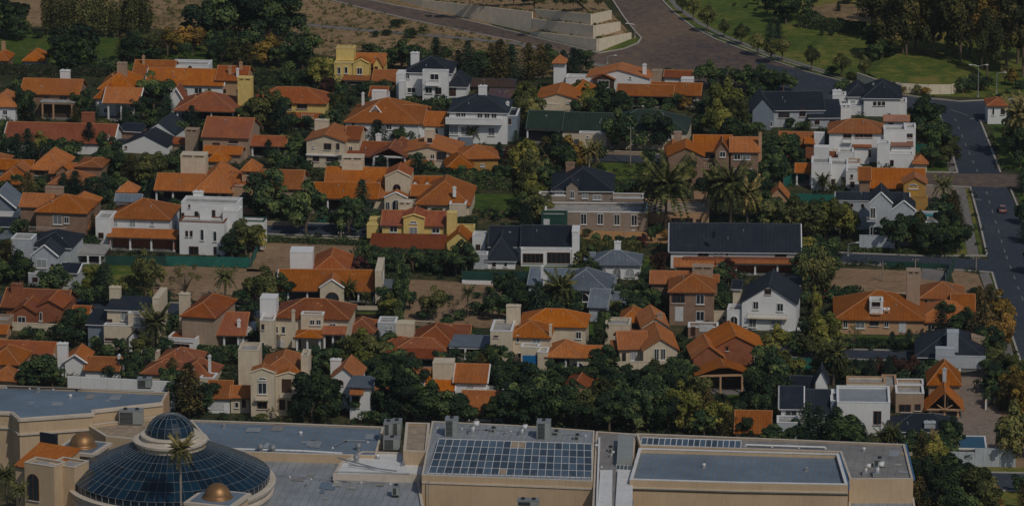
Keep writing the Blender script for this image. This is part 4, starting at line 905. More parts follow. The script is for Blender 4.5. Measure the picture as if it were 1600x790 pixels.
h.block(636, 716, 562, 540, 507, 'H', back=3, roof='o2', wins=[]); h.block(675, 735, 552, 526, 507, 'X', roof='o2', back=6, wins=[(722, 531, 8, 6, 'w')]); h.block(592, 650, 560, 541, 526, 'H', back=3, roof='o2', wins=[])
h.block(616, 698, 562, 545, 528, 'H', back=.8, roof='o2', wins=[]); h.block(596, 690, 572, 557, 545, 'S', back=-1, roof='o3', D=4, cols=[599, 640, 686], backwall='dk'); h.box(618, 646, 506, 530, 560, 9, 3, 'c', 'parapet_wall')
h.block(702, 768, 566, 541, None, 'F', D=9, roof='gr', back=2, cols=[706, 727, 765], backwall='dk')
h = H("cream flat and orange roofed house with bright blue garage door and arched side porch", "the cream house with the blue garage door", (855, 580), wall='c', roof='o1', rot=-5)
h.block(766, 800, 575, 517, None, 'F', D=9, back=2, wins=[(775, 525, 7, 3, 'wd')]); h.chimney(802, 478, 22, back=8, mat='c', h=250); h.block(810, 918, 570, 508, 483, 'H', back=9, wins=[(904, 523, 9, 12, 'w')])
h.block(790, 862, 572, 525, 501, 'H', back=2.5, wins=[(809, 529, 5, 11, 'w'), (838, 533, 13, 11, 'wc'), (812, 555, 6, 8, 'w')]); h.block(814, 842, 578, 542, None, 'F', D=3, wins=[(828, 567, 22, 23, 'B')])
h.block(840, 856, 580, 550, None, 'F', D=4, wins=[]); h.box(858, 862, 508, 560, 572, 2, 1, 'c'); h.block(851, 908, 580, 556, 533, 'H', back=0, cols=[855, 884, 905], backwall='dk'); h.block(886, 942, 580, 557, 540, 'X', back=1, wins=[(903, 572, 22, 15, 'aD'), (925, 568, 4, 7, 'w')])
h = H("cream gabled house with sweeping orange roofs, paired gable windows and white terrace wall", "the cream gabled house with terrace wall", (1015, 583), wall='c', roof='o1', rot=4)
h.block(1000, 1046, 572, 509, 496, 'Y', D=10, back=13, zb=520, wins=[]); h.block(1002, 1062, 582, 546, 529, 'Y', D=13, wins=[(1026, 553, 8, 17, 'w'), (1036, 553, 8, 17, 'w')]); h.block(965, 1015, 580, 545, 518, 'X', back=1, wins=[(990, 556, 9, 13, 'wc'), (975, 558, 6, 14, 'wd')])
h.block(955, 975, 580, 545, 532, 'S', back=3, wall='dk', wins=[]); h.box(962, 1056, 566, 584, 585, -2.2, .4, 'c', 'terrace_wall'); h.block(1050, 1080, 570, 554, 535, 'H', back=3, wins=[]); h.chimney(1031, 490, 9, back=10, mat='t')
h = H("small square lookout pavilion with orange pyramid roof above a cream flat roofed wing", "the orange pyramid lookout", (980, 540), wall='b', roof='o1', rot=-5, name='pavilion', cat='pavilion')
h.block(966, 1008, 538, 501, 481, 'H', back=4, wins=[(990, 510, 16, 10, 'wd')]); h.block(945, 984, 545, 507, None, 'F', D=6, back=1, wall='c', cope='c', wins=[]); h.block(976, 1008, 545, 520, None, 'F', D=3, back=1.5, cope='o2', wall='c', wins=[])
h = H("steep roofed house of dark red timber with bright orange tiles and open gabled porch", "the red timber house", (1135, 605), wall='r', roof='o1', rot=5)
h.block(1101, 1197, 600, 548, 524, 'Y', D=11, back=3, roof='o1', wins=[(1136, 544, 5, 7, 'wd')]); h.block(1080, 1134, 602, 558, 540, 'Y', D=9, back=1, wins=[(1131, 564, 4, 6, 'w')]); h.block(1172, 1196, 600, 568, None, 'F', D=4, back=2, wall='w', cope='r', wins=[(1182, 558, 8, 12, 'ac')])
h.block(1085, 1176, 612, 586, 571, 'Y', D=5, back=-2, cols=[1126, 1160, 1172, 1092], backwall='dk', colmat='pt')
h = H("small white house with split orange roofs and slender white chimney behind the mall's left wing", "the small house behind the mall left wing", (145, 597), wall='w', roof='o1', rot=-6)
h.block(98, 137, 592, 564, 554, 'Y', D=8, back=1, cope='w', wins=[]); h.block(130, 188, 594, 577, 558, 'X', wins=[]); h.chimney(97, 537, 16, back=2, h=400); h.chimney(186, 555, 4, back=2)
h = H("layered orange roofed house cut by the left edge behind the mall's blue roof", "the layered orange house at the left edge", (30, 602), wall='pt', roof='o1', rot=-9)
h.block(-10, 82, 585, 556, 533, 'X', back=6, roof='o2'); h.block(-25, 32, 598, 566, 541, 'H', back=2, wins=[(25, 572, 12, 8, 'wd')]); h.block(-20, 30, 605, 592, 571, 'H', back=0, wins=[]); h.block(-8, 12, 560, 520, 508, 'X', back=14, wins=[])
h = H("low terracotta roofed house with wide cream chimney block behind the big conifer", "the low house with the cream chimney block", (280, 608), wall='c', roof='o2', rot=-10)
h.block(244, 312, 592, 563, 543, 'H', back=5, wins=[]); h.chimney(234, 548, 28, back=5, mat='c', h=300); h.block(219, 290, 600, 582, 562, 'H', back=3, wins=[]); h.block(270, 332, 604, 588, 562, 'H', wins=[]); h.chimney(327, 556, 4, back=2); h.block(312, 334, 608, 590, None, 'F', D=4, wins=[])
h = H("small white walled garage pair with bright orange roofs left of the cream villa", "the small orange garage pair", (356, 645), wall='w', roof='o1', rot=-3, name='garage', cat='garage')
h.block(321, 362, 645, 621, 595, 'X', wins=[(340, 634, 22, 12, 'g')]); h.block(357, 393, 645, 620, 603, 'X', wall='c', wins=[(370, 632, 6, 9), (381, 630, 6, 12, 'd')])
h = H("cream villa with curved parapets, arched fanlight and tall brown shuttered windows", "the cream villa with curved parapets", (432, 655), wall='c', roof='o1', rot=-4)
h.block(402, 476, 650, 584, 552, 'H', D=14, back=2.5, wins=[]); h.block(372, 404, 648, 547, None, 'F', D=6, back=6, cope='c', wins=[]); h.block(391, 429, 654, 582, 576, 'Y', D=4, o=.05, cope='c', wins=[(410, 606, 14, 18, 'w'), (410, 591, 12, 5, 'a'), (410, 633, 15, 10, 'wd'), (410, 621, 22, 3, 'R')])
h.block(429, 474, 652, 588, 582, 'Y', D=5, back=1.2, o=.05, cope='c', wins=[(448, 602, 16, 21, 'd'), (448, 616, 20, 4, 'R'), (441, 632, 9, 16, 'wd'), (459, 637, 20, 22, 'G')]); h.block(470, 482, 650, 556, None, 'F', D=5, back=3, cope='c', wins=[])
h = H("narrow white house with orange edged gable, arched window and grey roofed bay", "the narrow white gabled house", (550, 655), wall='w', roof='o1', rot=-8)
h.block(513, 562, 646, 590, 574, 'Y', D=9, back=3, wins=[(531, 597, 12, 9, 'ad')]); h.chimney(524, 562, 16, back=6, h=300); h.block(543, 581, 655, 604, 592, 'S', D=6, roof='gr', wins=[(556, 626, 12, 20, 'wd'), (556, 606, 8, 3, 'wd')])
h.block(546, 568, 655, 616, 607, 'S', D=1.6, back=-1.2, zb=618, wins=[]); h.block(566, 604, 650, 629, 606, 'X', back=2, wins=[(586, 640, 16, 14, 'ac')])
h = H("white house with split level orange roofs and cream box tower behind dark trees", "the split level orange house", (735, 655), wall='w', roof='o1', rot=-5)
h.block(708, 762, 640, 596, 569, 'X', back=5, wins=[(735, 604, 10, 6, 'wc')], cope='w'); h.box(676, 708, 567, 610, 640, 7, 4, 'c', 'box_tower'); h.block(662, 711, 635, 608, 585, 'X', back=2, wins=[], cope='w')
h.block(716, 788, 658, 645, 611, 'X', back=0, wins=[(754, 650, 30, 8, 'wd')], cope='w'); h.block(756, 786, 640, 611, None, 'F', D=4, back=3, wins=[]); h.block(642, 672, 620, 590, 575, 'X', back=8, wins=[])
h = H("tiny peach gable with pale orange roof poking out of the dark trees above the mall", "the tiny peach gable in the trees", (902, 628), wall='pt', roof='o2', rot=-10)
h.block(878, 926, 626, 606, 595, 'Y', D=9, wins=[]); h.box(936, 953, 613, 628, 630, 2, 3)
h = H("orange hip roof half hidden by trees just above the mall's pale skylight row", "the half hidden orange roof above the mall", (1178, 690), wall='c', roof='o1', rot=-4)
h.block(1146, 1206, 692, 675, 642, 'X', wins=[])
h = H("black roofed house with grey box towers, white terrace wall and rooftop steps", "the black roofed house with box towers", (1487, 576), wall='bg', roof='n', rot=-4)
h.block(1429, 1541, 580, 556, 515, 'H', cols=[1434, 1500, 1536], backwall='dk'); h.box(1480, 1498, 520, 575, 578, 0, 3, 'gy', 'box_tower'); h.box(1462, 1492, 545, 585, 582, -2, 2, 'gy', 'box_tower'); h.box(1470, 1540, 556, 575, 585, -3, .5, 'gy', 'terrace_wall'); h.box(1518, 1539, 527, 545, 578, 7, 3, 't')
h = H("narrow tan house with two tiered orange roofs and an open timber gabled porch", "the narrow house with timber gabled porch", (1476, 650), wall='t', roof='o1', rot=-3)
h.block(1448, 1503, 640, 598, 564, 'H', D=9, back=3, wins=[]); h.chimney(1476, 576, 6, back=-.5, h=300, mat='gy'); h.block(1445, 1507, 652, 638, 612, 'Y', D=7, cols=[1454, 1476, 1497], backwall='dk', colmat='pt')
tb = MB(); i_ = h.last
for (a, b_) in (((i_['ax0'], i_['ze']), (i_['ax1'], i_['ze'])), (((i_['ax0'] + i_['ax1']) / 2, i_['ze']), ((i_['ax0'] + i_['ax1']) / 2, i_['zr'] - .2)), (((i_['ax0'] + i_['ax1']) / 2, i_['ze']), (i_['ax0'] + 2, i_['ze'] + 1)), (((i_['ax0'] + i_['ax1']) / 2, i_['ze']), (i_['ax1'] - 2, i_['ze'] + 1))):
    tb.tube([(a[0], i_['ay0'] - .5, a[1]), (b_[0], i_['ay0'] - .5, b_[1])], [.12, .12], 4)
part("gable_truss", tb, M['pt'], h.o)
h = H("unfinished tan courtyard annex with orange beams over square openings", "the tan annex with orange beams", (1420, 650), wall='t', name='annex', cat='annex', rot=-2)
h.block(1400, 1444, 646, 614, None, 'F', D=6, wins=[(1414, 637, 18, 12, 'wd'), (1434, 636, 10, 10, 'wd')]); h.block(1400, 1444, 640, 600, None, 'F', D=4, back=7, wall='pt', wins=[(1422, 608, 34, 6, 'wd')]); h.block(1380, 1402, 640, 604, None, 'F', D=9, back=3, cope='pt', wins=[])
h = H("flat roofed white house with one tall narrow window and pale roof terrace", "the flat white house with one tall window", (1350, 678), wall='w', rot=-3)
h.block(1323, 1384, 672, 598, None, 'F', D=5, back=12, cope='pt', wall='c', wins=[]); h.block(1308, 1391, 680, 628, None, 'F', D=12, roof='mroof2', wins=[(1368, 652, 6, 21, 'wd'), (1374, 652, 6, 21, 'wd')]); h.box(1297, 1321, 614, 640, 672, 6, 3)
h = H("white house with staggered black roofs and little black capped lookout tower", "the house with the black capped lookout", (1255, 682), wall='w', roof='n', rot=-3)
h.block(1233, 1272, 660, 606, 588, 'X', back=9, wins=[]); h.block(1217, 1256, 682, 637, 604, 'X', D=13, cope='w', wins=[(1236, 648, 19, 15, 'w')]); h.block(1246, 1299, 678, 645, 609, 'X', D=13, back=1.5, cope='w', wins=[(1270, 660, 12, 12, 'wd')])
h.block(1271, 1297, 670, 596, 578, 'Y', D=5, back=11, wins=[], wall='w'); h.block(1214, 1246, 690, 660, None, 'F', D=5, back=-2, wall='gy', wins=[]); h.block(1298, 1310, 680, 626, None, 'F', D=6, back=3, wall='bg', wins=[])
h = H("low house with broad black hip roof and boxy white chimney beside the pool", "the black hip roofed house beside the pool", (1443, 697), wall='w', roof='n', rot=-3)
h.block(1387, 1498, 697, 672, 647, 'H', wins=[(1436, 684, 16, 10, 'wc')]); h.chimney(1453, 660, 17, back=0.5, h=13, mat='gy', d=1.5)
# ------------------------------------------------------------------ ground, roads, lots
def sheet(name, pts, z, mat, kind='structure'):
    me = bpy.data.meshes.new(name); q = [P(*p) for p in pts]
    me.from_pydata([(a, b, z) for a, b in q], [], [tuple(range(len(q)))]); me.materials.append(M[mat])
    if me.polygons[0].normal.z < 0: me.flip_normals()
    return link(name, me, None, kind)
gm = bpy.data.meshes.new("ground")
gm.from_pydata([(-6000, -500, 0), (6000, -500, 0), (6000, 14000, 0), (-6000, 14000, 0)], [], [(0, 1, 2, 3)]); gm.materials.append(M['soil'])
link("ground", gm, None, 'structure')
sheet("hillside", [(-300, -60), (520, -60), (700, 10), (860, 78), (945, 106), (900, 116), (840, 122), (700, 112), (600, 100), (440, 76), (310, 48), (150, 42), (-300, 42)], 0.02, 'scrub')
sheet("lawn", [(-80, 50), (170, 50), (200, 72), (330, 72), (340, 104), (140, 112), (-80, 104)], 0.03, 'lawn')
sheet("park_lawn", [(1000, -90), (1050, 22), (1085, 48), (1120, 66), (1200, 94), (1330, 130), (1420, 148), (1530, 153), (1800, 150), (1900, -90)], 0.03, 'lawn2')
sheet("dirt_mound", [(1255, 14), (1310, 4), (1362, 14), (1362, 36), (1300, 30), (1262, 28)], 0.06, 'scrub')
ROAD = [(945, -40), (958, 2), (975, 28), (994, 52), (1001, 60), (997, 67), (975, 76), (940, 83), (870, 68), (800, 50), (740, 35), (675, 20), (610, 8), (530, -8), (440, -30), (360, -30), (505, -2), (600, 22), (675, 39), (763, 57), (800, 64), (880, 88), (935, 104), (1000, 118), (1080, 136), (1150, 142), (1230, 150), (1300, 168), (1420, 176), (1462, 168)]
ROAD_R = [(1532, 190), (1660, 200), (1660, 152), (1560, 156), (1500, 159), (1440, 153), (1400, 147), (1330, 131), (1260, 113), (1200, 93), (1120, 63), (1085, 45), (1055, 22), (1030, -4), (1010, -40)]
sheet("main_road", ROAD + ROAD_R, 0.05, 'asphalt_w')
sheet("road_junction", [(1180, 96), (1262, 114), (1330, 132), (1400, 148), (1440, 154), (1500, 160), (1560, 157), (1660, 153), (1660, 199), (1533, 189), (1462, 169), (1420, 176), (1300, 167), (1215, 150)], 0.07, 'asphalt')
sheet("avenue", [(1460, 165), (1470, 185), (1483, 225), (1497, 272), (1515, 292), (1530, 345), (1543, 400), (1562, 470), (1592, 560), (1618, 640), (1720, 640), (1660, 480), (1604, 356), (1582, 312), (1563, 270), (1546, 225), (1531, 186)], 0.09, 'asphalt')
sheet("cross_street", [(1425, 270), (1497, 272), (1570, 272), (1680, 282), (1680, 300), (1578, 294), (1514, 292), (1425, 288)], 0.11, 'asphalt_w')
for pts in ([(760, 235), (850, 237), (1040, 243), (1180, 250), (1180, 262), (1040, 255), (850, 250), (760, 247)],
            [(-40, 322), (380, 346), (440, 348), (720, 358), (720, 375), (440, 367), (380, 364), (-40, 342)],
            [(1230, 392), (1305, 396), (1440, 401), (1545, 406), (1553, 425), (1440, 417), (1305, 410), (1230, 406)],
            [(-40, 462), (150, 468), (420, 482), (420, 497), (150, 484), (-40, 478)],
            [(1130, 540), (1225, 544), (1440, 550), (1600, 560), (1600, 576), (1440, 564), (1225, 557), (1130, 553)],
            [(1480, 738), (1700, 742), (1700, 770), (1480, 763)]):
    sheet("street", pts, 0.13, 'asphalt')
for nm, pts, z, m in (
    ("empty_lot", [(395, 376), (562, 380), (548, 402), (450, 425), (385, 424)], .04, 'dirt'),
    ("empty_lot", [(235, 414), (395, 420), (430, 424), (425, 476), (240, 466)], .04, 'dirt'),
    ("grass_lot", [(100, 412), (236, 414), (238, 466), (100, 462)], .045, 'lawn2'),
    ("dry_garden", [(636, 436), (782, 444), (800, 515), (606, 503)], .04, 'dirt'),
    ("empty_lot", [(1292, 418), (1482, 425), (1476, 462), (1292, 466)], .04, 'dirt'),
    ("gravel_court", [(880, 357), (1046, 364), (1050, 380), (892, 378)], .04, 'gravel'),
    ("dry_verge", [(925, 254), (1038, 257), (1020, 284), (925, 278)], .04, 'lawn2'),
    ("bare_corner", [(1484, 421), (1528, 428), (1548, 478), (1500, 470)], .05, 'dirt'),
    ("paved_terrace", [(1497, 586), (1548, 578), (1572, 700), (1496, 704)], .04, 'paveb'),
    ("bare_verge", [(1560, 640), (1660, 640), (1660, 742), (1580, 738)], .03, 'dirt'),
    ("garden_lawn", [(733, 302), (818, 304), (824, 330), (738, 327)], .05, 'lawn'),
    ("garden_lawn", [(1000, 400), (1026, 400), (1022, 440), (1000, 440)], .05, 'lawn'),
    ("garden_lawn", [(1315, 522), (1450, 528), (1450, 543), (1315, 538)], .05, 'lawn'),
    ("garden_lawn", [(495, 488), (612, 488), (610, 506), (495, 505)], .05, 'lawn2'),
    ("garden_lawn", [(1105, 610), (1170, 612), (1172, 640), (1100, 636)], .05, 'lawn'),
    ("garden_lawn", [(165, 272), (235, 276), (232, 300), (165, 296)], .05, 'lawn'),
    ("garden_lawn", [(820, 412), (905, 412), (905, 424), (820, 424)], .05, 'lawn'),
    ("garden_lawn", [(915, 506), (945, 506), (945, 524), (915, 524)], .05, 'lawn'),
    ("grass_verge", [(1546, 192), (1640, 196), (1650, 272), (1568, 264)], .05, 'lawn'),
    ("grass_verge", [(1590, 302), (1700, 306), (1760, 480), (1668, 470), (1612, 360)], .05, 'lawn'),
    ("grass_verge", [(1432, 228), (1478, 228), (1492, 268), (1436, 268)], .05, 'lawn'),
    ("grass_verge", [(1440, 372), (1522, 380), (1526, 400), (1440, 396)], .05, 'lawn2'),
    ("grass_verge", [(1300, 384), (1440, 390), (1440, 397), (1300, 393)], .05, 'lawn2'),
    ("grass_verge", [(395, 368), (560, 372), (560, 382), (395, 378)], .05, 'lawn'),
    ("grass_verge", [(1200, 130), (1300, 140), (1300, 160), (1200, 150)], .06, 'lawn2'),
    ("grass_verge", [(1490, 728), (1700, 732), (1700, 741), (1490, 736)], .05, 'lawn2'),
    ("grass_verge", [(1480, 765), (1700, 770), (1700, 830), (1480, 830)], .05, 'lawn2'),
    ("pavement", [(1466, 206), (1477, 206), (1497, 266), (1483, 269)], .07, 'pave'),
    ("pavement", [(1492, 293), (1508, 294), (1530, 400), (1513, 403)], .07, 'pave'),
    ("pavement", [(1530, 427), (1545, 427), (1568, 480), (1550, 480)], .07, 'pave'),
    ("pavement", [(1560, 510), (1572, 510), (1588, 572), (1574, 572)], .07, 'pave'),
    ("pavement", [(1425, 290), (1492, 293), (1500, 300), (1425, 300)], .075, 'paveb'),
    ("pavement", [(1440, 418), (1482, 424), (1476, 440), (1440, 436)], .07, 'pave'),
    ("grass_verge", [(1478, 206), (1483, 206), (1499, 264), (1497, 267)], .072, 'lawn2'),
    ("grass_verge", [(1508, 295), (1514, 295), (1536, 398), (1531, 400)], .072, 'lawn2'),
    ("grass_verge", [(1546, 428), (1552, 430), (1585, 545), (1575, 520)], .072, 'lawn2'),
    ("footpath", [(455, 35), (560, 45), (700, 56), (800, 66), (900, 88), (900, 92), (800, 70), (700, 60), (560, 49), (455, 39)], .08, 'pave'),
    ("footpath", [(920, 96), (1010, 116), (1010, 119), (920, 99)], .08, 'pave'),
    ("grass_verge", [(935, 84), (975, 77), (998, 67), (1001, 60), (990, 60), (965, 68)], .09, 'lawn2')):
    sheet(nm, pts, z, m)
def strip(name, pts, w, z0, z1, mat, kind='structure'):       # raised kerb or painted line along a ground polyline
    mb = MB(); q = [P(*p) for p in pts]
    for i in range(len(q) - 1):
        a, b = q[i], q[i + 1]; L = hypot(b[0] - a[0], b[1] - a[1]) or 1
        nx, ny = -(b[1] - a[1]) / L * w / 2, (b[0] - a[0]) / L * w / 2
        mb.prism([(a[0] - nx, a[1] - ny), (b[0] - nx, b[1] - ny), (b[0] + nx, b[1] + ny), (a[0] + nx, a[1] + ny)], z0, z1)
    return part(name, mb, M[mat], None, kind=kind)
KB = [[(505, -2), (600, 22), (675, 39), (763, 57), (800, 64), (880, 88), (935, 104), (1000, 118)],
      [(555, -4), (610, 8), (675, 20), (740, 35), (800, 50), (870, 68), (935, 84), (975, 77), (997, 68), (1002, 60), (994, 52), (975, 28), (958, 2), (945, -40)],
      [(1010, -40), (1030, -4), (1055, 22), (1085, 45), (1120, 63), (1200, 93), (1260, 113), (1330, 131), (1400, 147), (1440, 153), (1500, 159), (1560, 156), (1660, 152)],
      [(1460, 165), (1470, 185), (1483, 225), (1496, 270)], [(1516, 293), (1530, 345), (1542, 398)], [(1550, 426), (1563, 470), (1593, 560), (1618, 640)],
      [(1531, 188), (1546, 225), (1563, 269)], [(1579, 296), (1604, 356), (1660, 480), (1720, 640)], [(1532, 190), (1660, 200)],
      [(1496, 270), (1425, 269)], [(1516, 293), (1425, 289)], [(1542, 400), (1440, 400), (1305, 395), (1230, 391)], [(1550, 426), (1440, 418), (1305, 411)],
      [(380, 364), (440, 367), (720, 375)], [(380, 345), (440, 348), (600, 353)], [(760, 234), (850, 236), (1040, 242)], [(1225, 543), (1440, 549)], [(1440, 565), (1225, 558)], [(1490, 737), (1700, 741)], [(1490, 764), (1700, 771)], [(100, 466), (150, 467), (420, 481)],
      [(1090, 46), (1205, 91), (1330, 128)]]
for k in KB: strip("kerb", k, 0.45, 0.0, 0.24, 'kerb')
strip("footpath", [(1040, -10), (1060, 14), (1095, 38), (1130, 56), (1205, 86), (1290, 112)], 1.6, 0.03, 0.1, 'pave')
def dashes(pts, L, gap, w=0.22, z=0.16):
    q = [P(*p) for p in pts]; mb = MB(); acc = 0
    for i in range(len(q) - 1):
        a, b = q[i], q[i + 1]; D = hypot(b[0] - a[0], b[1] - a[1]); ux, uy = (b[0] - a[0]) / D, (b[1] - a[1]) / D; t = 0
        while t + L < D:
            x0, y0, x1, y1 = a[0] + ux * t, a[1] + uy * t, a[0] + ux * (t + L), a[1] + uy * (t + L)
            nx, ny = -uy * w / 2, ux * w / 2
            mb.prism([(x0 - nx, y0 - ny), (x1 - nx, y1 - ny), (x1 + nx, y1 + ny), (x0 + nx, y0 + ny)], z, z + .01); t += L + gap
    part("lane_markings", mb, M['paint'], None, kind='structure')
dashes([(1492, 186), (1508, 225), (1530, 275)], 3, 6); dashes([(1541, 300), (1555, 345), (1572, 400), (1610, 500), (1650, 600)], 3, 6)
dashes([(1474, 275), (1573, 279)], 60, 1); dashes([(1517, 288), (1582, 291)], 40, 1, .3); dashes([(1546, 424), (1640, 430)], 40, 1, .3); dashes([(1482, 190), (1538, 195)], 50, 1, .3)
dashes([(1466, 172), (1474, 196)], 14, 1, .25, .17); dashes([(1485, 172), (1520, 184), (1530, 190)], 8, .5)
sheet("driveway", [(1440, 294), (1492, 296), (1500, 320), (1448, 318)], .06, 'paveb')

# low planted bed edging and terraces of the retaining wall by the road fork
def wall_panels(root, pts, z0, z1, mat, L=4.2, th=0.35):
    for i in range(len(pts) - 1):
        a, b = pts[i], pts[i + 1]; D = hypot(b[0] - a[0], b[1] - a[1]); n = max(1, int(round(D / L))); ang = atan2(b[1] - a[1], b[0] - a[0])
        w = D / n; mb = MB(); mb.box(0.03, w - 0.03, -th, -0.004, z0, z1); me = mb.mesh("wall_panel", mat)
        for k in range(n):
            o = link("wall_panel", me, root, None, (a[0] + (b[0] - a[0]) * k / n, a[1] + (b[1] - a[1]) * k / n, 0)); o.rotation_euler = (0, 0, ang)
TER = []
def panels_sloped(root, tops, mat, z0, L=4.2, th=.35):      # tops: (x, y, z) along the wall head
    for i in range(len(tops) - 1):
        a, b = tops[i], tops[i + 1]; D = hypot(b[0] - a[0], b[1] - a[1]); n = max(1, int(round(D / L))); ang = atan2(b[1] - a[1], b[0] - a[0]); w = D / n
        for k in range(n):
            za, zb_ = a[2] + (b[2] - a[2]) * k / n, a[2] + (b[2] - a[2]) * (k + 1) / n
            m_ = MB(); m_.ext_y([(.03, z0), (w - .03, z0), (w - .03, zb_), (.03, za)], -th, -.004)
            o = part("wall_panel", m_, mat, root); o.location = (a[0] + (b[0] - a[0]) * k / n, a[1] + (b[1] - a[1]) * k / n, 0); o.rotation_euler = (0, 0, ang)
def terrace(label, ref, base, off, backs, z0):
    tops = []
    for (bx, by), (tx, ty) in base:
        Y = P(bx, by)[1] + off; d = ray(tx, ty); t_ = Y / d[1]; tops.append((d[0] * t_, Y, CAM_H + d[2] * t_))
    t = thing("retaining_wall", label, "retaining wall", (0, 0, 0), 0, "stepped retaining walls at the road fork"); m_i = len(tops) // 2
    REFS.append((tops[m_i][0], tops[m_i][1], ref))
    bk = [(q[0] + dx, q[1] + dy, q[2]) for q, (dx, dy) in zip(tops[::-1], backs)]
    ring = tops + bk; n = len(ring); mb = MB(); mb.add([(x, y, z - .12) for x, y, z in ring] + [(x, y, -.1) for x, y, z in ring], [tuple(range(n))] + [(i, n + i, n + (i + 1) % n, (i + 1) % n) for i in range(n)])
    part("earth_fill", mb, M['scrub'], t); panels_sloped(t, tops, M['conc'], z0); TER.append((tops, None))
B0, B1, B2 = (829, 54), (934, 81), (985, 61)
terrace("long tall concrete retaining wall rising beside the diagonal road at the top", "the long retaining wall", [((540, -22), (540, -34)), ((660, 12), (660, 0)), ((740, 31), (740, 8)), ((833, 52), (833, 19))], .5, [(60, 200), (60, 200), (60, 220), (60, 240)], 0)
terrace("lowest tier of the stepped concrete retaining wall at the road corner", "the stepped retaining wall", [(B0, (829, 48)), (B1, (934, 61)), (B2, (985, 51))], 0, [(-20, 110), (-30, 150), (0, 160)], 0)
terrace("middle tier of the stepped concrete retaining wall at the road corner", "the middle retaining wall tier", [(B0, (833, 29)), (B1, (929, 40)), (B2, (968, 34))], 2.0, [(-18, 110), (-30, 150), (0, 160)], 0)
terrace("topmost tier of the stepped concrete retaining wall at the road corner", "the top retaining wall tier", [(B0, (836, 14)), (B1, (925, 22)), (B2, (954, 16))], 4.0, [(-16, 110), (-30, 150), (0, 160)], 0)
f = [P(*p) for p in ((1340, 128), (1372, 139), (1410, 145), (1450, 147), (1486, 147), (1505, 140), (1519, 130))]
t = thing("park_wall", "low curved pale concrete wall holding the park bank beside the road junction", "wall", (0, 0, 0)); REFS.append((f[3][0], f[3][1], "the curved park wall"))
wall_panels(t, f, 0, 2.5, M['conc'], 3.5, .3)
mb = MB(); inner = [P(*p) for p in ((1356, 128), (1372, 138), (1410, 144), (1450, 146), (1486, 146), (1504, 139), (1512, 130), (1490, 105), (1400, 98))]
outer = [P(*p) for p in ((1330, 122), (1372, 138), (1410, 144), (1450, 146), (1486, 146), (1504, 139), (1540, 124), (1520, 70), (1380, 60))]
mb.add([(a, b, 2.4) for a, b in inner] + [(a, b, -.05) for a, b in outer], [tuple(range(9))] + [(i, 9 + i, 9 + (i + 1) % 9, (i + 1) % 9) for i in range(9)])
bank = part("park_bank", mb, M['lawn2'], None); bank["kind"] = 'structure'

# ------------------------------------------------------------------ shopping mall
def seams(parent, pts, z, spacing, mat, axis=0.12, h=0.07):    # standing seams of a metal roof, clipped to the roof outline
    ca, sa = cos(-axis), sin(-axis)                # seam direction runs front to back
    q = [(x * ca - y * -sa, 0) for x, y in pts]
    dv = (sin(axis), cos(axis)); du = (cos(axis), -sin(axis))
    us = [p[0] * du[0] + p[1] * du[1] for p in pts]; mb = MB()
    u = min(us) + spacing / 2
    while u < max(us):
        vs = []
        for i in range(len(pts)):
            a, b = pts[i], pts[(i + 1) % len(pts)]
            ua, ub = a[0] * du[0] + a[1] * du[1], b[0] * du[0] + b[1] * du[1]
            if (ua - u) * (ub - u) < 0:
                k = (u - ua) / (ub - ua); x, y = a[0] + (b[0] - a[0]) * k, a[1] + (b[1] - a[1]) * k
                vs.append(x * dv[0] + y * dv[1])
        vs.sort()
        for i in range(0, len(vs) - 1, 2):
            v0, v1 = vs[i] + .3, vs[i + 1] - .3
            if v1 > v0:
                c = [(u * du[0] + v * dv[0] + e * du[0], u * du[1] + v * dv[1] + e * du[1]) for v, e in ((v0, -.05), (v0, .05), (v1, .05), (v1, -.05))]
                mb.prism(c, z, z + h)
        u += spacing
    if mb.v: part("roof_seams", mb, mat, parent, kind='stuff')
def parapet(parent, pts, z0, z1, th, mat, name='parapet'):
    n = len(pts); mb = MB()
    a2 = sum(pts[i][0] * pts[(i + 1) % n][1] - pts[(i + 1) % n][0] * pts[i][1] for i in range(n))
    if a2 < 0: pts = pts[::-1]
    inn = []
    for i in range(n):
        p0, p1, p2 = pts[i - 1], pts[i], pts[(i + 1) % n]
        def nrm(a, b): L = hypot(b[0] - a[0], b[1] - a[1]); return (-(b[1] - a[1]) / L, (b[0] - a[0]) / L)
        n1, n2 = nrm(p0, p1), nrm(p1, p2); k = 1 + n1[0] * n2[0] + n1[1] * n2[1]; k = max(k, .4)
        inn.append((p1[0] + (n1[0] + n2[0]) / k * th, p1[1] + (n1[1] + n2[1]) / k * th))
    for i in range(n):
        j = (i + 1) % n
        vs = [pts[i], pts[j], inn[j], inn[i]]
        mb.prism(vs, z0, z1)
    part(name, mb, mat, parent)
    return inn
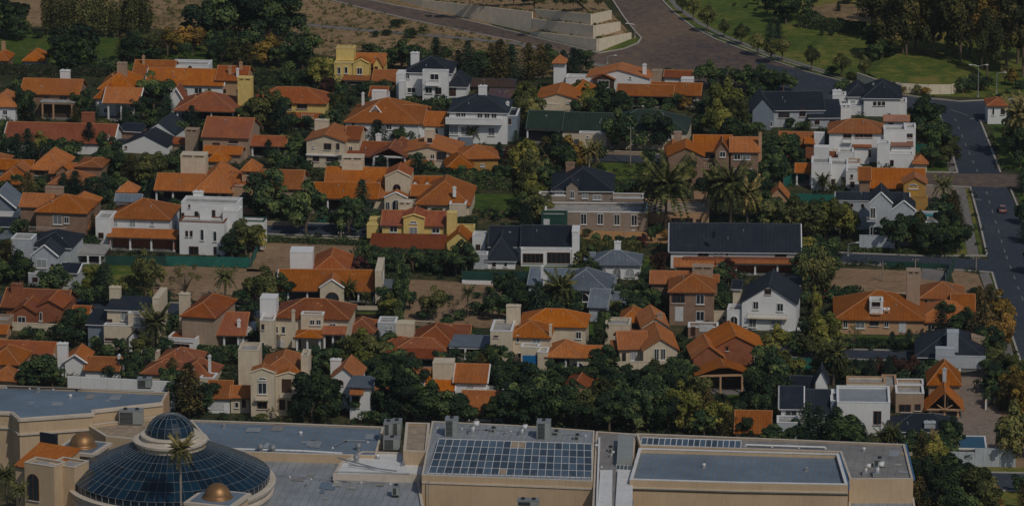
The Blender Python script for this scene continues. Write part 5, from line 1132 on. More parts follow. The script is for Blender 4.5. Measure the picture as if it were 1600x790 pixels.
def slab_building(label, ref, outline, zt, name, wall='beige', roof='mroof', par=0.8, seam=1.2, trim='beige2', th=0.45, cat='mall wing', z0=0, group=None, seam_mat='mroof3'):
    q = [P(x, y, zt) for x, y in outline]
    c = (sum(a for a, b in q) / len(q), sum(b for a, b in q) / len(q))
    t = thing(name, label, cat, (c[0], c[1], 0), 0, group, ref)
    l = [(a - c[0], b - c[1]) for a, b in q]
    mb = MB(); mb.prism(l, z0, zt - par - .02); part("wall", mb, M[wall], t)
    inn = parapet(t, l, zt - par - .018, zt, th, M[wall], 'parapet')
    parapet(t, [(a * 1.0008, b * 1.0008) for a, b in l], zt + .002, zt + .14, th + .1, M[trim], 'coping')
    rb = MB(); rb.prism([(a * .999, b * .999) for a, b in inn], zt - par - .01, zt - par + .05); r = part("roof", rb, M[roof], t)
    if seam: seams(r, [(a * .995, b * .995) for a, b in inn], zt - par + .05, seam, M[seam_mat])
    OB_POLY.append(q)
    return t, c, r
OB_POLY = []
MG = "wings of the shopping mall"
def on(px, py, z, c): a = P(px, py, z); return (a[0] - c[0], a[1] - c[1])
def band(t, c, pts_px, zref, z, h, d, mat, name='cornice'):     # string course along a wall top line
    mb = MB(); q = [on(x, y, zref, c) for x, y in pts_px]
    for i in range(len(q) - 1):
        a, b = q[i], q[i + 1]; L = hypot(b[0] - a[0], b[1] - a[1]); nx, ny = (b[1] - a[1]) / L * d, -(b[0] - a[0]) / L * d
        mb.prism([(a[0] + nx * .02, a[1] + ny * .02), (b[0] + nx * .02, b[1] + ny * .02), (b[0] + nx, b[1] + ny), (a[0] + nx, a[1] + ny)], z, z + h)
    part(name, mb, M[mat], t)
ZM = 12.0
t, c, r = slab_building("large left mall wing with wide blue grey roof and stepped beige front walls", "the left mall wing", [(-60, 597), (0, 602), (262, 613), (254, 629), (146, 641), (145, 646), (30, 654), (18, 644), (-60, 641)], ZM, "mall_wing", seam=0, group=MG, par=.45, th=.3)
band(t, c, [(-60, 641), (18, 644), (30, 654), (145, 646)], ZM, ZM - 3.3, .35, .35, 'beige2'); band(t, c, [(-60, 641), (18, 644), (30, 654), (145, 646), (146, 641), (254, 629)], ZM, ZM - .5, .5, .3, 'beige2', 'frieze')
band(t, c, [(254, 629), (263, 612)], ZM, ZM - 4, 4.2, .2, 'pt', 'end_wall')
g = thing("boundary_wall", "long white rendered wall with roof plant in front, behind the left mall wing", "wall", (*P(190, 640), 0)); c = P(190, 640)
mb = MB(); a, b = P(100, 636), P(267, 645); ang = atan2(b[1] - a[1], b[0] - a[0]); L = hypot(b[0] - a[0], b[1] - a[1])
for i in range(8): 
    m_ = MB(); m_.box(i * L / 8 - L / 2 + .02, (i + 1) * L / 8 - L / 2 - .02, -.2, .2, 0, 6.6); o = part("wall_panel", m_, M['w'], g); o.rotation_euler = (0, 0, ang)
t, c, r = slab_building("lower beige mall block with flat tan roof between the left wing and the dome", "the low mall block by the dome", [(136, 664), (262, 648), (300, 672), (250, 690), (165, 682)], 9.5, "mall_block", roof='roof_tan', seam=0, par=.5, group=MG)
t, c, r = slab_building("mall wing with long dark blue grey roof and pale rear edge, right of the dome", "the dark roofed mall wing", [(296, 656), (450, 661), (600, 667), (588, 712), (470, 709), (385, 706), (330, 694)], 9.6, "mall_wing", roof='mroof', seam=1.5, group=MG, trim='beige2', th=.35, par=.3)
t, c, r = slab_building("lower mall wing with light metal roof filling the front between dome and tall wings", "the light roofed mall wing", [(330, 700), (470, 713), (650, 722), (664, 800), (640, 900), (380, 900), (350, 800)], 8.2, "mall_wing", roof='mroof2', seam=1.5, par=.3, group=MG)
strip2 = thing("roof_gantry", "long pale roof duct with fans running between the two lower mall roofs", "roof duct", (*P(450, 705, 8.3), 0)); c = P(450, 705, 8.3)
mb = MB(); mb.tube([(*on(330, 704, 8.8, c), 9.2), (*on(470, 708, 8.8, c), 9.2), (*on(535, 712, 8.8, c), 9.2)], [.35, .35, .35], 8); part("duct", mb, M['mwhite'], strip2)
for x, y in ((407, 706), (426, 707), (560, 704), (557, 722)):
    q = on(x, y, 9.2, c); mb = MB(); mb.lathe([(.02, 10.9), (.5, 10.8), (.62, 10.3), (.55, 9.9), (.4, 9.7), (.4, 9.0), (.02, 9.0)], q[0], q[1], 12); part("fan_cowl", mb, M['met'], strip2)
t, c, r = slab_building("white roofed plant platform with pipes in front of the air handling units", "the white plant platform", [(566, 705), (664, 708), (664, 742), (520, 742), (532, 722)], 9.3, "plant_platform", wall='beige2', roof='mwhite', par=.25, seam=0, group=MG, cat='mall platform')
for (a, b_) in (((528, 716), (590, 733)), ((524, 738), (640, 741)), ((545, 727), (620, 737))):
    mb = MB(); mb.tube([(*on(*a, 9.4, c), 9.6), (*on(*b_, 9.4, c), 9.6)], [.14, .14], 6); part("pipe", mb, M['met'], t)
t, c, r = slab_building("small beige stair block beside the grey air handling units", "the beige stair block", [(634, 660), (672, 661), (668, 706), (630, 704)], 11.8, "stair_block", roof='roof_tan', par=.3, seam=0, group=MG, cat='mall block')

def ac_unit(px, py, w, h, d, z, label, fans=1, mat='acm', rot=-.08):
    a = P(px, py, z); t = thing("ac_unit", label, "ac unit", (a[0], a[1], z), rot, "plant units on the mall roofs")
    mb = MB(); mb.box(-w / 2, w / 2, 0, d, .25, h); part("casing", mb, M[mat], t)
    mb = MB(); mb.box(-w / 2 + .1, w / 2 - .1, -.05, d + .05, 0, .24); part("skid", mb, M['blk'], t)
    mb = MB(); mb.box(-w / 2 - .05, w / 2 + .05, -.05, d + .05, h + .002, h + .1); part("lid", mb, M['met'], t)
    n = max(2, int(h / .3)); mb = MB()
    for i in range(n): mb.box(-w / 2 + .2, w * .1, -.06, -.004, .4 + i * (h - .5) / n, .4 + (i + .55) * (h - .5) / n)
    part("louvres", mb, M['blk'], t, kind='stuff')
    for i in range(fans):
        mb = MB(); mb.lathe([(.02, h + .4), (.35, h + .4), (.42, h + .101), (.02, h + .101)], w * ((i + .5) / fans - .5), d / 2, 12); part("fan", mb, M['blk'], t)
    return t
def cowl(px, py, z, s, label):
    a = P(px, py, z); t = thing("vent_cowl", label, "vent", (a[0], a[1], z), 0, "roof vents on the mall")
    mb = MB(); mb.box(-.6 * s, .6 * s, -.6 * s, .6 * s, 0, .5 * s); part("base", mb, M['met'], t)
    mb = MB(); mb.tube([(0, 0, .5 * s), (0, 0, 1.3 * s), (.35 * s, 0, 1.8 * s), (1.0 * s, -.1, 1.75 * s)], [.38 * s, .38 * s, .38 * s, .45 * s], 10); part("duct", mb, M['mwhite'], t, smooth=True)
ac_unit(204, 664, 4.6, 2.8, 2.5, 9.0, "big grey air handling unit on the low block left of the dome", 2)
ac_unit(225, 607, 2.8, 1.9, 2, ZM - .8, "grey roof unit at the back right of the left mall wing", 1)
ac_unit(606, 694, 1.6, 4.2, 3, 9.3, "tall grey unit with round fans left of the stair block", 1); ac_unit(619, 688, 1.8, 3.6, 3, 9.3, "tall pale unit beside the beige stair block", 1)
ac_unit(612, 704, 3.2, 2.4, 2, 9.3, "low grey unit in front of the tall roof units")
ac_unit(618, 775, 1.4, 1.8, 2, 8.2, "small grey cabinet at the foot of the tall wing's shadow")
rr_ = random.Random(12)
def patches(label, x0, x1, y0, y1, z, n, mats):
    a = P((x0 + x1) / 2, (y0 + y1) / 2, z); t = thing("roof_patching", label, "roof patches", (a[0], a[1], z), 0, "repair patches on the mall roofs")
    for k in range(n):
        b = P(rr_.uniform(x0, x1), rr_.uniform(y0, y1), z); x, y = b[0] - a[0], b[1] - a[1]; w, d = rr_.uniform(.8, 3), rr_.uniform(.8, 4)
        mb = MB(); mb.prism([(x, y), (x + w, y - w * .12), (x + w + d * .1, y + d), (x + d * .12, y + d + w * .1)], .01 + k * .004, .03 + k * .004); part("patch", mb, M[rr_.choice(mats)], t)
patches("lighter repair patches scattered on the dark roofed wing", 380, 570, 672, 702, 9.42, 9, ['mroof2', 'mroof3', 'mroof'])
patches("darker repair patches scattered on the light roofed wing", 440, 610, 742, 785, 8.05, 9, ['mroof', 'mroof3', 'roof_flat'])
patches("brownish repair patches on the right mall wing's grey roof", 1335, 1405, 705, 738, ZM - .22, 6, ['roof_tan', 'mroof2', 'roof_flat'])
patches("faint repair patches on the left mall wing's blue roof", 10, 220, 616, 636, ZM - .38, 9, ['mroof2', 'mroof', 'mroof3'])
def roof_line(label, pts, z, r_, mat='met', name='roof_pipe'):
    a = P(pts[0][0], pts[0][1], z); t = thing(name, label, "pipe", (a[0], a[1], z), 0, "pipes laid across the mall roofs"); q = [P(x, y, z) for x, y in pts]
    mb = MB(); mb.tube([(x - a[0], y - a[1], .35) for x, y in q], [r_] * len(q), 6); part("pipe", mb, M[mat], t)
    for (x0, y0), (x1, y1) in zip(q, q[1:]):
        n = max(1, int(hypot(x1 - x0, y1 - y0) / 4))
        for k in range(n + 1): mb = MB(); x, y = x0 + (x1 - x0) * k / n - a[0], y0 + (y1 - y0) * k / n - a[1]; mb.box(x - .18, x + .18, y - .12, y + .12, 0, .32 - r_ * .3); part("support", mb, M['mwhite'], t)
roof_line("long thin pipe along the rear edge of the skylight wing roof", [(684, 669), (760, 672), (915, 681)], ZM, .1)
roof_line("pipe running in front of the sunken blue roof's left rim", [(930, 690), (940, 730)], 11.2, .12)
roof_line("pipe along the rear of the left mall wing's blue roof", [(10, 606), (120, 610), (240, 614)], ZM - .3, .13, 'dk')
roof_line("short bent pipe on the dark roofed wing beside the white platform", [(520, 700), (540, 690), (575, 691)], 9.35, .1)
roof_line("pipe crossing the light roofed wing towards the dome", [(420, 742), (520, 752), (610, 756)], 8.0, .1)
roof_line("white duct along the right wing between skylight row and sunken roof", [(1165, 697), (1290, 701)], ZM - .2, .2, 'mwhite')
for k_, (x, y, z, lb) in enumerate(((60, 612, ZM - .45, "small vent near the back of the left mall wing roof"), (110, 622, ZM - .45, "small vent in the middle of the left mall wing roof"), (350, 668, 9.3, "small vent at the dome end of the dark roofed wing"), (470, 680, 9.3, "small vent in the middle of the dark roofed wing"),
        (480, 760, 7.9, "small vent on the light roofed wing below the white duct"), (590, 716, 9.1, "small vent on the white plant platform"), (630, 727, 9.1, "dark square hatch vent on the white plant platform"), (1100, 730, ZM - .1, "small vent in the left half of the sunken blue roof"), (1260, 735, ZM - .1, "small vent in the right half of the sunken blue roof"),
        (1350, 705, ZM - .3, "small vent at the back of the right mall wing's grey roof"), (790, 679, ZM - .1, "small vent behind the middle skylight bays"), (932, 700, 11.05, "small vent on the left of the link roof"))):
    a = P(x, y, z); t = thing("roof_vent", lb, "vent", (a[0], a[1], z), 0, "roof vents on the mall")
    mb = MB(); mb.box(-.4, .4, -.4, .4, 0, .3); part("curb", mb, M['met'], t); mb = MB(); mb.lathe([(.02, .9), (.32, .8), (.38, .6), (.2, .55), (.2, .301), (.02, .301)], n=10); part("cap", mb, M['mwhite' if k_ % 2 else 'met'], t)
# skylight wing
t, c, r = slab_building("tall beige mall wing with a big sloping grid of blue skylight panes", "the skylight mall wing", [(675, 658), (800, 664), (929, 673), (926, 752), (800, 747), (659, 742)], ZM, "mall_wing", roof='mroof2', par=.12, seam=1.1, group=MG, th=.25)
def pane_grid(t, c, corners, z0, z1, nx, ny, mat, bar, pname='skylight_pane', thick=.06):
    (bl, br, fr, fl) = [on(x, y, z, c) for (x, y), z in zip(corners, (z1, z1, z0, z0))]
    def pt(u, v):
        a = [fl[k] + (fr[k] - fl[k]) * u for k in (0, 1)]; b = [bl[k] + (br[k] - bl[k]) * u for k in (0, 1)]
        return (a[0] + (b[0] - a[0]) * v, a[1] + (b[1] - a[1]) * v, z0 + (z1 - z0) * v)
    mb = MB(); g = .02
    for i in range(nx):
        for j in range(ny):
            m_ = MB(); q = [pt((i + g) / nx, (j + g) / ny), pt((i + 1 - g) / nx, (j + g) / ny), pt((i + 1 - g) / nx, (j + 1 - g) / ny), pt((i + g) / nx, (j + 1 - g) / ny)]
            m_.add(q + [(a, b, z - thick) for a, b, z in q], [(0, 1, 2, 3), (7, 6, 5, 4), (0, 4, 5, 1), (1, 5, 6, 2), (2, 6, 7, 3), (3, 7, 4, 0)])
            part(pname, m_, M['roof_tan' if nx == 21 and (i, j) in ((10, 4), (11, 4), (9, 0)) else mat], t)
    for i in range(nx + 1): 
        a, b = pt(i / nx, 0), pt(i / nx, 1); mb.tube([(a[0], a[1], a[2] + .03), (b[0], b[1], b[2] + .03)], [bar, bar], 4)
    for j in range(ny + 1):
        a, b = pt(0, j / ny), pt(1, j / ny); k = bar * (.6 if 0 < j < ny else 1); mb.tube([(a[0], a[1], a[2] + .02), (b[0], b[1], b[2] + .02)], [k, k], 4)
    part("glazing_bars", mb, M['mwhite'], t, kind='stuff')
    m_ = MB(); q = [pt(0, 0), pt(1, 0), pt(1, 1), pt(0, 1)]
    m_.add([(a, b, z - .12) for a, b, z in q] + [(a, b, ZM - 1) for a, b, z in q], [(0, 1, 2, 3), (0, 4, 5, 1), (1, 5, 6, 2), (2, 6, 7, 3), (3, 7, 4, 0)])
    part("skylight_kerb", m_, M['mwhite'], t)
pane_grid(t, c, [(686, 685), (924, 693), (925, 746), (669, 739)], ZM - .1, ZM + .9, 21, 5, 'skyl', .065)
band(t, c, [(659, 742), (800, 747), (926, 752)], ZM, ZM - 1.5, .3, .2, 'beige2')
mb = MB(); q = on(659.5, 744, ZM, c); mb.tube([(q[0] + 1.2, q[1] - .2, 0), (q[0] + 1.2, q[1] - .2, ZM - .6)], [.1, .1], 6); part("downpipe", mb, M['met'], t)
ac_unit(705, 684, 2.4, 3.6, 2.6, ZM - .3, "tall pale green roof unit at the left end of the skylight wing", 1); ac_unit(849, 688, 2.6, 3.6, 2.6, ZM - .3, "tall pale unit with dark panel behind the skylight grid, right side", 1)
ac_unit(902, 689, 1.4, 1, 1, ZM - .3, "small dark box unit at the right end of the skylight wing"); ac_unit(771, 677, 1.2, .9, 1, ZM - .3, "small white box unit behind the middle of the skylight grid"); ac_unit(869, 682, 2, .9, 1, ZM - .3, "long low pale unit right of the tall dark panelled unit")
cowl(738, 679, ZM - .3, 1.3, "white curved duct cowl behind the skylight grid's left part"); cowl(815, 681, ZM - .3, 1.1, "white curved duct cowl behind the skylight grid's right part")
ac_unit(825, 792, 4, 1.2, 2, 9.2, "wide grey unit at the foot of the skylight wing's front wall", 2)
# gap between the wings
t, c, r = slab_building("narrow lower link roof of weathered metal between the two tall mall wings", "the link roof", [(931, 674), (994, 678), (985, 760), (984, 900), (920, 900), (927, 760)], 11.2, "mall_link", roof='mroof3', par=.2, seam=1.3, group=MG, cat='mall link', th=.3)
for (x0, x1, y0, y1) in ((934, 956, 735, 792), (961, 988, 735, 798)):
    mb = MB(); q = [on(x0 + 4, y0, 11.4, c), on(x1 + 1, y0, 11.4, c), on(x1, y1, 11.4, c), on(x0, y1, 11.4, c)]; mb.prism(q, 11.02, 11.6); part("white_roof_hatch", mb, M['mwhite'], t)
mb = MB(); mb.prism([on(966, 679, 12.6, c), on(990, 680, 12.6, c), on(988, 716, 12.6, c), on(964, 716, 12.6, c)], 11.02, 12.8); part("plant_housing", mb, M['acm'], t)
pane_grid(t, c, [(964, 718), (988, 720), (986, 734), (962, 733)], 11.3, 11.5, 4, 2, 'skyl', .06)
mb = MB(); mb.prism([on(935, 684, 11.7, c), on(938, 684, 11.7, c), on(934, 792, 11.7, c), on(931, 792, 11.7, c)], 11.02, 11.9); part("side_kerb", mb, M['mwhite'], t)
ac_unit(954, 706, .9, .8, .8, 11.05, "tiny white fan box on the narrow link roof"); cowl(955, 714, 11.05, .6, "small white cowl on the narrow link roof")
for x, y, lb in ((932, 790, "left"), (970, 792, "right")): ac_unit(x + 10, y, 2.2, .9, 1.5, 9.8, "low pale unit at the front %s of the link roof" % lb)
# right wing
t, c, r = slab_building("long right mall wing with weathered grey metal roof and blue edge flashing", "the right mall wing", [(994, 677), (1200, 685), (1414, 694), (1427, 748), (1327, 748), (1312, 706), (1000, 696)], ZM, "mall_wing", roof='mroof3', par=.3, seam=1.6, group=MG, th=.35)
pane_grid(t, c, [(1003, 683), (1158, 688), (1157, 700), (1001, 694)], ZM - .2, ZM + .1, 17, 1, 'skyl', .09)
mb = MB(); a, b_ = on(1414, 694, ZM, c), on(1427, 748, ZM, c); mb.prism([(a[0] + .02, a[1]), (a[0] + .35, a[1]), (b_[0] + .35, b_[1]), (b_[0] + .02, b_[1])], ZM - .3, ZM + .2); part("edge_flashing", mb, M['blueedge'], t)
t, c, r = slab_building("raised right mall block with sunken blue grey roof inside a white parapet", "the sunken blue mall roof", [(998, 700), (1311, 709), (1325, 757), (1150, 754), (984, 749)], ZM + .6, "mall_block", roof='mroof', par=.75, seam=1.1, group=MG, trim='mwhite', th=.5)
band(t, c, [(984, 749), (1150, 754), (1325, 757)], ZM + .6, ZM - 1.0, .25, .2, 'beige2'); band(t, c, [(984, 749), (1150, 754), (1325, 757)], ZM + .6, ZM - 1.4, .12, .15, 'blk', 'painted_shadow_line')  # raised black strip, a shadow line put in by colour below the string course
mb = MB(); a, b_ = on(1311, 709, ZM + .6, c), on(1325, 757, ZM + .6, c); mb.prism([(a[0] + .02, a[1]), (a[0] + .3, a[1]), (b_[0] + .3, b_[1]), (b_[0] + .02, b_[1])], ZM - .4, ZM + .8); part("edge_flashing", mb, M['blueedge'], t)
cowl(1352, 741, ZM - .2, 1.0, "white curved cowl left of the pair on the right wing's front edge"); cowl(1370, 743, ZM - .2, 1.3, "larger white duct cowl on the right wing's front edge"); ac_unit(1374, 730, 2.2, 1.6, 1.3, ZM - .25, "small pale unit on the right mall wing near its front edge")
t, c, r = slab_building("lowest mall block at the front right with streaked pale roof and white downpipes", "the lowest right mall block", [(1326, 775), (1428, 777), (1445, 900), (1326, 900)], 7.4, "mall_block", roof='mroof2', par=.15, seam=1.6, group=MG, th=.3)
for x in (1406, 1418):
    a = on(x, 753, 10.6, c); mb = MB(); mb.box(a[0] - .45, a[0] + .45, a[1] - 1.0, a[1] - .5, 7.3, 11.6); part("downpipe", mb, M['mwhite'], t)
# dome
dc = P(267, 738, ZM); t = thing("glass_dome", "great shallow blue glass dome with a small glass cupola on a cream drum", "dome", (dc[0], dc[1], 0)); REFS.append((dc[0], dc[1], "the glass dome"))
OB_POLY.append([(dc[0] + 22 * cos(a), dc[1] + 22 * sin(a)) for a in [k * pi / 8 for k in range(16)]])
S = scale_at(745) * 1.04; Ro = 155 / S; Ri = 57 / S
mb = MB(); mb.lathe([(Ro + .3, 0), (Ro + .3, 8.2), (Ro + .7, 8.4), (Ro + .7, 8.9), (Ro + .25, 9.0), (Ro + .25, 9.7), (Ro + .9, 9.9), (Ro + 1.1, 10.5), (Ro + .6, 10.6), (Ro - .2, 10.6)], n=72); part("drum_wall", mb, M['beige2'], t, smooth=False)
mb = MB()
mb.lathe([(Ro - .15, 10.6), (Ro - .15, 11.9)], n=72); part("clerestory_glass", mb, M['domegl'], t)
mb = MB()
for k in range(72):
    a = 2 * pi * k / 72; mb.box(0, 0, 0, 0, 0, 0) if False else mb.tube([((Ro - .1) * cos(a), (Ro - .1) * sin(a), 10.6), ((Ro - .1) * cos(a), (Ro - .1) * sin(a), 11.9)], [.08, .08], 4)
part("clerestory_bars", mb, M['met'], t, kind='stuff')
rise = 5.5; NM, NR = 60, 5
def cone(r): k = (Ro - r) / (Ro - Ri); return 11.9 + rise * (k * .8 + .2 * sin(k * pi / 2))
for k in range(NM):
    a0, a1 = 2 * pi * (k + .03) / NM, 2 * pi * (k + .97) / NM
    for j in range(NR):
        r0 = Ro + (Ri - Ro) * (j + .015) / NR; r1 = Ro + (Ri - Ro) * (j + .985) / NR; m_ = MB()
        q = [(r0 * cos(a0), r0 * sin(a0), cone(r0)), (r0 * cos(a1), r0 * sin(a1), cone(r0)), (r1 * cos(a1), r1 * sin(a1), cone(r1)), (r1 * cos(a0), r1 * sin(a0), cone(r1))]
        m_.add(q + [(x, y, z - .08) for x, y, z in q], [(0, 1, 2, 3), (7, 6, 5, 4), (0, 4, 5, 1), (1, 5, 6, 2), (2, 6, 7, 3), (3, 7, 4, 0)]); part("dome_pane", m_, M['domegl'], t)
mb = MB()
for k in range(NM):
    a = 2 * pi * k / NM; mb.tube([(r * cos(a), r * sin(a), cone(r) + .05) for r in [Ro + (Ri - Ro) * j / 4 for j in range(5)]], [.032] * 5, 4)
for j in range(NR + 1):
    r = Ro + (Ri - Ro) * j / NR; mb.tube([(r * cos(2 * pi * k / 72), r * sin(2 * pi * k / 72), cone(r) + .05) for k in range(73)], [.04] * 73, 4)
part("glazing_bars", mb, M['rib'], t, kind='stuff')
zi = 11.9 + rise * .95
mb = MB(); mb.lathe([(Ri - .5, zi - 2), (Ri - .4, zi + .8), (Ri - .2, zi + .9), (Ri + .15, zi + 1.15), (Ri + .2, zi + 1.6), (Ri - .4, zi + 1.75), (Ri - 1.3, zi + 1.7), (Ri - 1.5, zi + 2.25), (Ri - 1.2, zi + 2.4), (Ri - 1.3, zi + 2.6), (Ri - 2.0, zi + 2.62), (.1, zi + 2.62)], n=48); part("lantern_drum", mb, M['beige2'], t)
mb = MB()
for k in range(24):
    a = 2 * pi * k / 24; mb.tube([((Ri - .32) * cos(a), (Ri - .32) * sin(a), zi - 1.5), ((Ri - .32) * cos(a), (Ri - .32) * sin(a), zi + .85)], [.12, .12], 4)
part("pilasters", mb, M['beige'], t, kind='stuff')
Rc = 37 / S; zc = zi + 2.6
for k in range(18):
    for j in range(3):
        e0, e1 = (j + .02) * pi / 6, (j + .98) * pi / 6; a0, a1 = 2 * pi * (k + .03) / 18, 2 * pi * (k + .97) / 18; m_ = MB(); vs = []
        for e in (e0, (e0 + e1) / 2, e1):
            for a in (a0, a1): vs.append((Rc * cos(e) * cos(a), Rc * cos(e) * sin(a), zc + Rc * .86 * sin(e)))
        m_.add(vs, [(0, 1, 3, 2), (2, 3, 5, 4)]); m_.add([(x * .98, y * .98, zc + (z - zc) * .98) for x, y, z in vs], [(2, 3, 1, 0), (4, 5, 3, 2)]); part("cupola_pane", m_, M['domegl'], t)
mb = MB()
for k in range(18):
    a = 2 * pi * k / 18; mb.tube([(Rc * 1.01 * cos(e) * cos(a), Rc * 1.01 * cos(e) * sin(a), zc + Rc * .87 * sin(e)) for e in [q * pi / 16 for q in range(9)]], [.05] * 9, 4)
for e in (pi / 6, pi / 3): mb.tube([(Rc * 1.01 * cos(e) * cos(2 * pi * k / 36), Rc * 1.01 * cos(e) * sin(2 * pi * k / 36), zc + Rc * .87 * sin(e)) for k in range(37)], [.04] * 37, 4)
mb.tube([(0, 0, zc + Rc * .86), (0, 0, zc + Rc * .86 + .8)], [.1, .04], 5)
part("cupola_bars", mb, M['rib'], t, kind='stuff')
def gold(px, py, z, r, label, boxpx, hh):
    a = P(px, py, z); t = thing("gold_dome_turret", label, "turret", (a[0], a[1], 0), -.35, "turrets with gilded domes")
    w = boxpx / scale_at(py) / 1.04 / 2
    mb = MB(); mb.box(-w, w, -w, w, 0, z - .7); part("turret_wall", mb, M['beige'], t)
    mb = MB(); mb.box(-w - .5, w + .5, -w - .5, w + .5, z - .69, z - .1); mb.box(-w - .2, w + .2, -w - .2, w + .2, z - 3.2, z - 2.9); part("cornice", mb, M['beige2'], t)
    mb = MB(); mb.box(-w + .3, w - .3, -w + .3, w - .3, z - .098, z - .03); part("roof", mb, M['mroof'], t)
    mb = MB(); n = 10; mb.lathe([(r + .4, z - .02), (r + .4, z + .2), (r + .05, z + .25)] + [(r * cos(i * pi / 2 / n), z + .25 + r * 1.0 * sin(i * pi / 2 / n)) for i in range(n)] + [(0.02, z + .25 + r)], n=32); part("gilded_dome", mb, M['gold'], t, smooth=True)
    OB_POLY.append([(a[0] + sx * w, a[1] + sy * w) for sx, sy in ((-1, -1), (1, -1), (1, 1), (-1, 1))])
gold(129, 696, 13.0, 2.45, "square beige turret with gilded dome behind left of the glass dome", 62, 1)
gold(340, 776, 13.0, 2.45, "square beige turret with gilded dome in front right of the glass dome", 72, 1)
# entrance block with orange tiles, left of the dome
h = House("beige mall entrance block with yellow orange tiled roof and arched white moulding", "the mall entrance block", (60, 850), rot=-28, wall='beige', roof='o1', name='mall_entrance', cat='mall entrance')
h.block(22, 86, 850, 727, 690, 'S', D=9, back=3.5, roof='o1', wins=[], cap=False, o=.3); h.block(38, 84, 850, 722, None, 'F', D=4, cope='beige2', wins=[(52, 760, 22, 42, 'ad')]); h.block(76, 116, 850, 724, None, 'F', D=5, back=1, cope='beige2', wins=[])
h.box(62, 88, 676, 730, 850, 13, .5, 'n', 'roof_screen')
h = House("tall beige pier block of the mall front stepping up to the gilded turret", "the mall pier block", (100, 850), rot=-28, wall='beige', name='mall_block', cat='mall block')
h.block(88, 140, 850, 735, None, 'F', D=8, back=4, cope='beige2', wins=[])

# ------------------------------------------------------------------ street furniture, nets, walls, cars, pool
def lamp(px, py, hpx, label, arm=1, group="street lamps along the roads"):
    a = P(px, py); H_ = hpx / scale_at(py); t = thing("street_lamp", label, "street lamp", (a[0], a[1], 0), 0, group)
    mb = MB(); mb.tube([(0, 0, 0), (0, 0, H_)], [.14, .08], 8); part("pole", mb, M['met'], t)
    mb = MB(); mb.box(-.22, .22, -.22, .22, 0, .4); part("base", mb, M['kerb'], t)
    for sgn in ((-1, 1) if arm == 2 else (arm,)):
        mb = MB(); mb.tube([(0, 0, H_ - .1), (sgn * 1.2, 0, H_ + .25), (sgn * 2.1, 0, H_ + .3)], [.06, .06, .05], 6); o = part("arm", mb, M['met'], t)
        mb = MB(); mb.box(sgn * 2.1 - .4, sgn * 2.1 + .4, -.16, .16, H_ + .2, H_ + .38); part("lamp_head", mb, M['mwhite'], o)
lamp(1528, 152, 50, "tall double armed street lamp behind the curved park wall's right end", 2); lamp(1557, 146, 32, "street lamp with long arm in front of the right park trees", 1)
lamp(992, 60, 22, "short lamp on the kerb tip of the retaining wall corner", -1); lamp(949, 100, 12, "short post lamp at the far roadside above the white villa", 1)
lamp(1325, 400, 20, "lamp on the street edge above the bare earth lot", 1); lamp(975, 378, 17, "lamp post on the orange gravel court of the stone mansion", 1)
lamp(1556, 710, 48, "slim lamp post on the retaining wall right of the pool", 1); lamp(1247, 690, 26, "lamp in front of the black capped lookout house", 1)
def pole(px, py, hpx, label):
    a = P(px, py); H_ = hpx / scale_at(py); t = thing("utility_pole", label, "utility pole", (a[0], a[1], 0), -.1, "utility poles in the gardens and lots")
    mb = MB(); mb.tube([(0, 0, 0), (0, 0, H_)], [.17, .1], 8); part("pole", mb, M['barkp'], t)
    mb = MB(); mb.box(-.7, .7, -.06, .06, H_ - .6, H_ - .48); part("cross_arm", mb, M['bark'], t)
    for x in (-.6, 0, .6): mb = MB(); mb.tube([(x, 0, H_ - .478), (x, 0, H_ - .2)], [.07, .05], 6); part("insulator", mb, M['mwhite'], t)
pole(985, 258, 62, "tall wooden utility pole on the street below the green roofed house"); pole(533, 382, 22, "short pole at the edge of the bare lot below the mansion street"); pole(1379, 440, 32, "pale pole standing in the bare earth lot")
pole(1430, 424, 22, "dark pole on the kerb right above the bare earth lot"); pole(1525, 424, 25, "pole with cross arm at the avenue corner"); pole(1218, 352, 20, "thin mast behind the long black slate roof")
def net(label, p0, p1, h, mat='net', flat=False, base=0):
    a, b = P(*p0), P(*p1); L = hypot(b[0] - a[0], b[1] - a[1]); t = thing("shade_net_fence", label, "fence", (a[0], a[1], 0), atan2(b[1] - a[1], b[0] - a[0]), "green shade net fences")
    n = max(2, int(L / 3.2))
    for i in range(n):
        m_ = MB(); k = 8; x0, x1 = i * L / n, (i + 1) * L / n
        pts = [(x0 + (x1 - x0) * j / k, .09 * sin(j / k * pi) * (1 if i % 2 else -1)) for j in range(k + 1)]
        m_.add([(x, y - .02, base + .05) for x, y in pts] + [(x, y - .02, base + h - .12 * abs(sin(j * .9))) for j, (x, y) in enumerate(pts)] + [(x, y + .02, base + .05) for x, y in pts] + [(x, y + .02, base + h - .12 * abs(sin(j * .9))) for j, (x, y) in enumerate(pts)],
               [(j, j + 1, k + 2 + j, k + 1 + j) for j in range(k)] + [(2 * (k + 1) + j + 1, 2 * (k + 1) + j, 3 * (k + 1) + j, 3 * (k + 1) + j + 1) for j in range(k)]); part("net_panel", m_, M[mat], t)
        m_ = MB(); m_.tube([(x0, .1, 0), (x0, .1, base + h + .1)], [.06, .06], 6); part("post", m_, M['met'], t)
    if base: m_ = MB(); m_.box(0, L, -.15, .15, 0, base); part("base_wall", m_, M['w'], t)
net("long teal shade net fence in front of the white porch house, left part", (165, 414), (260, 416), 2.3, 'netd'); net("teal shade net fence below the cubic white house", (260, 416), (390, 418), 2.5); net("steep end of the teal shade net at the bare lot's corner", (392, 418), (408, 382), 2.2)
net("green net fence sheltering the low white house's yard", (1232, 318), (1305, 320), 2.6); net("teal net strip beside the orange porch kiosk left of the big stepped white house", (1225, 292), (1262, 280), 2.4)
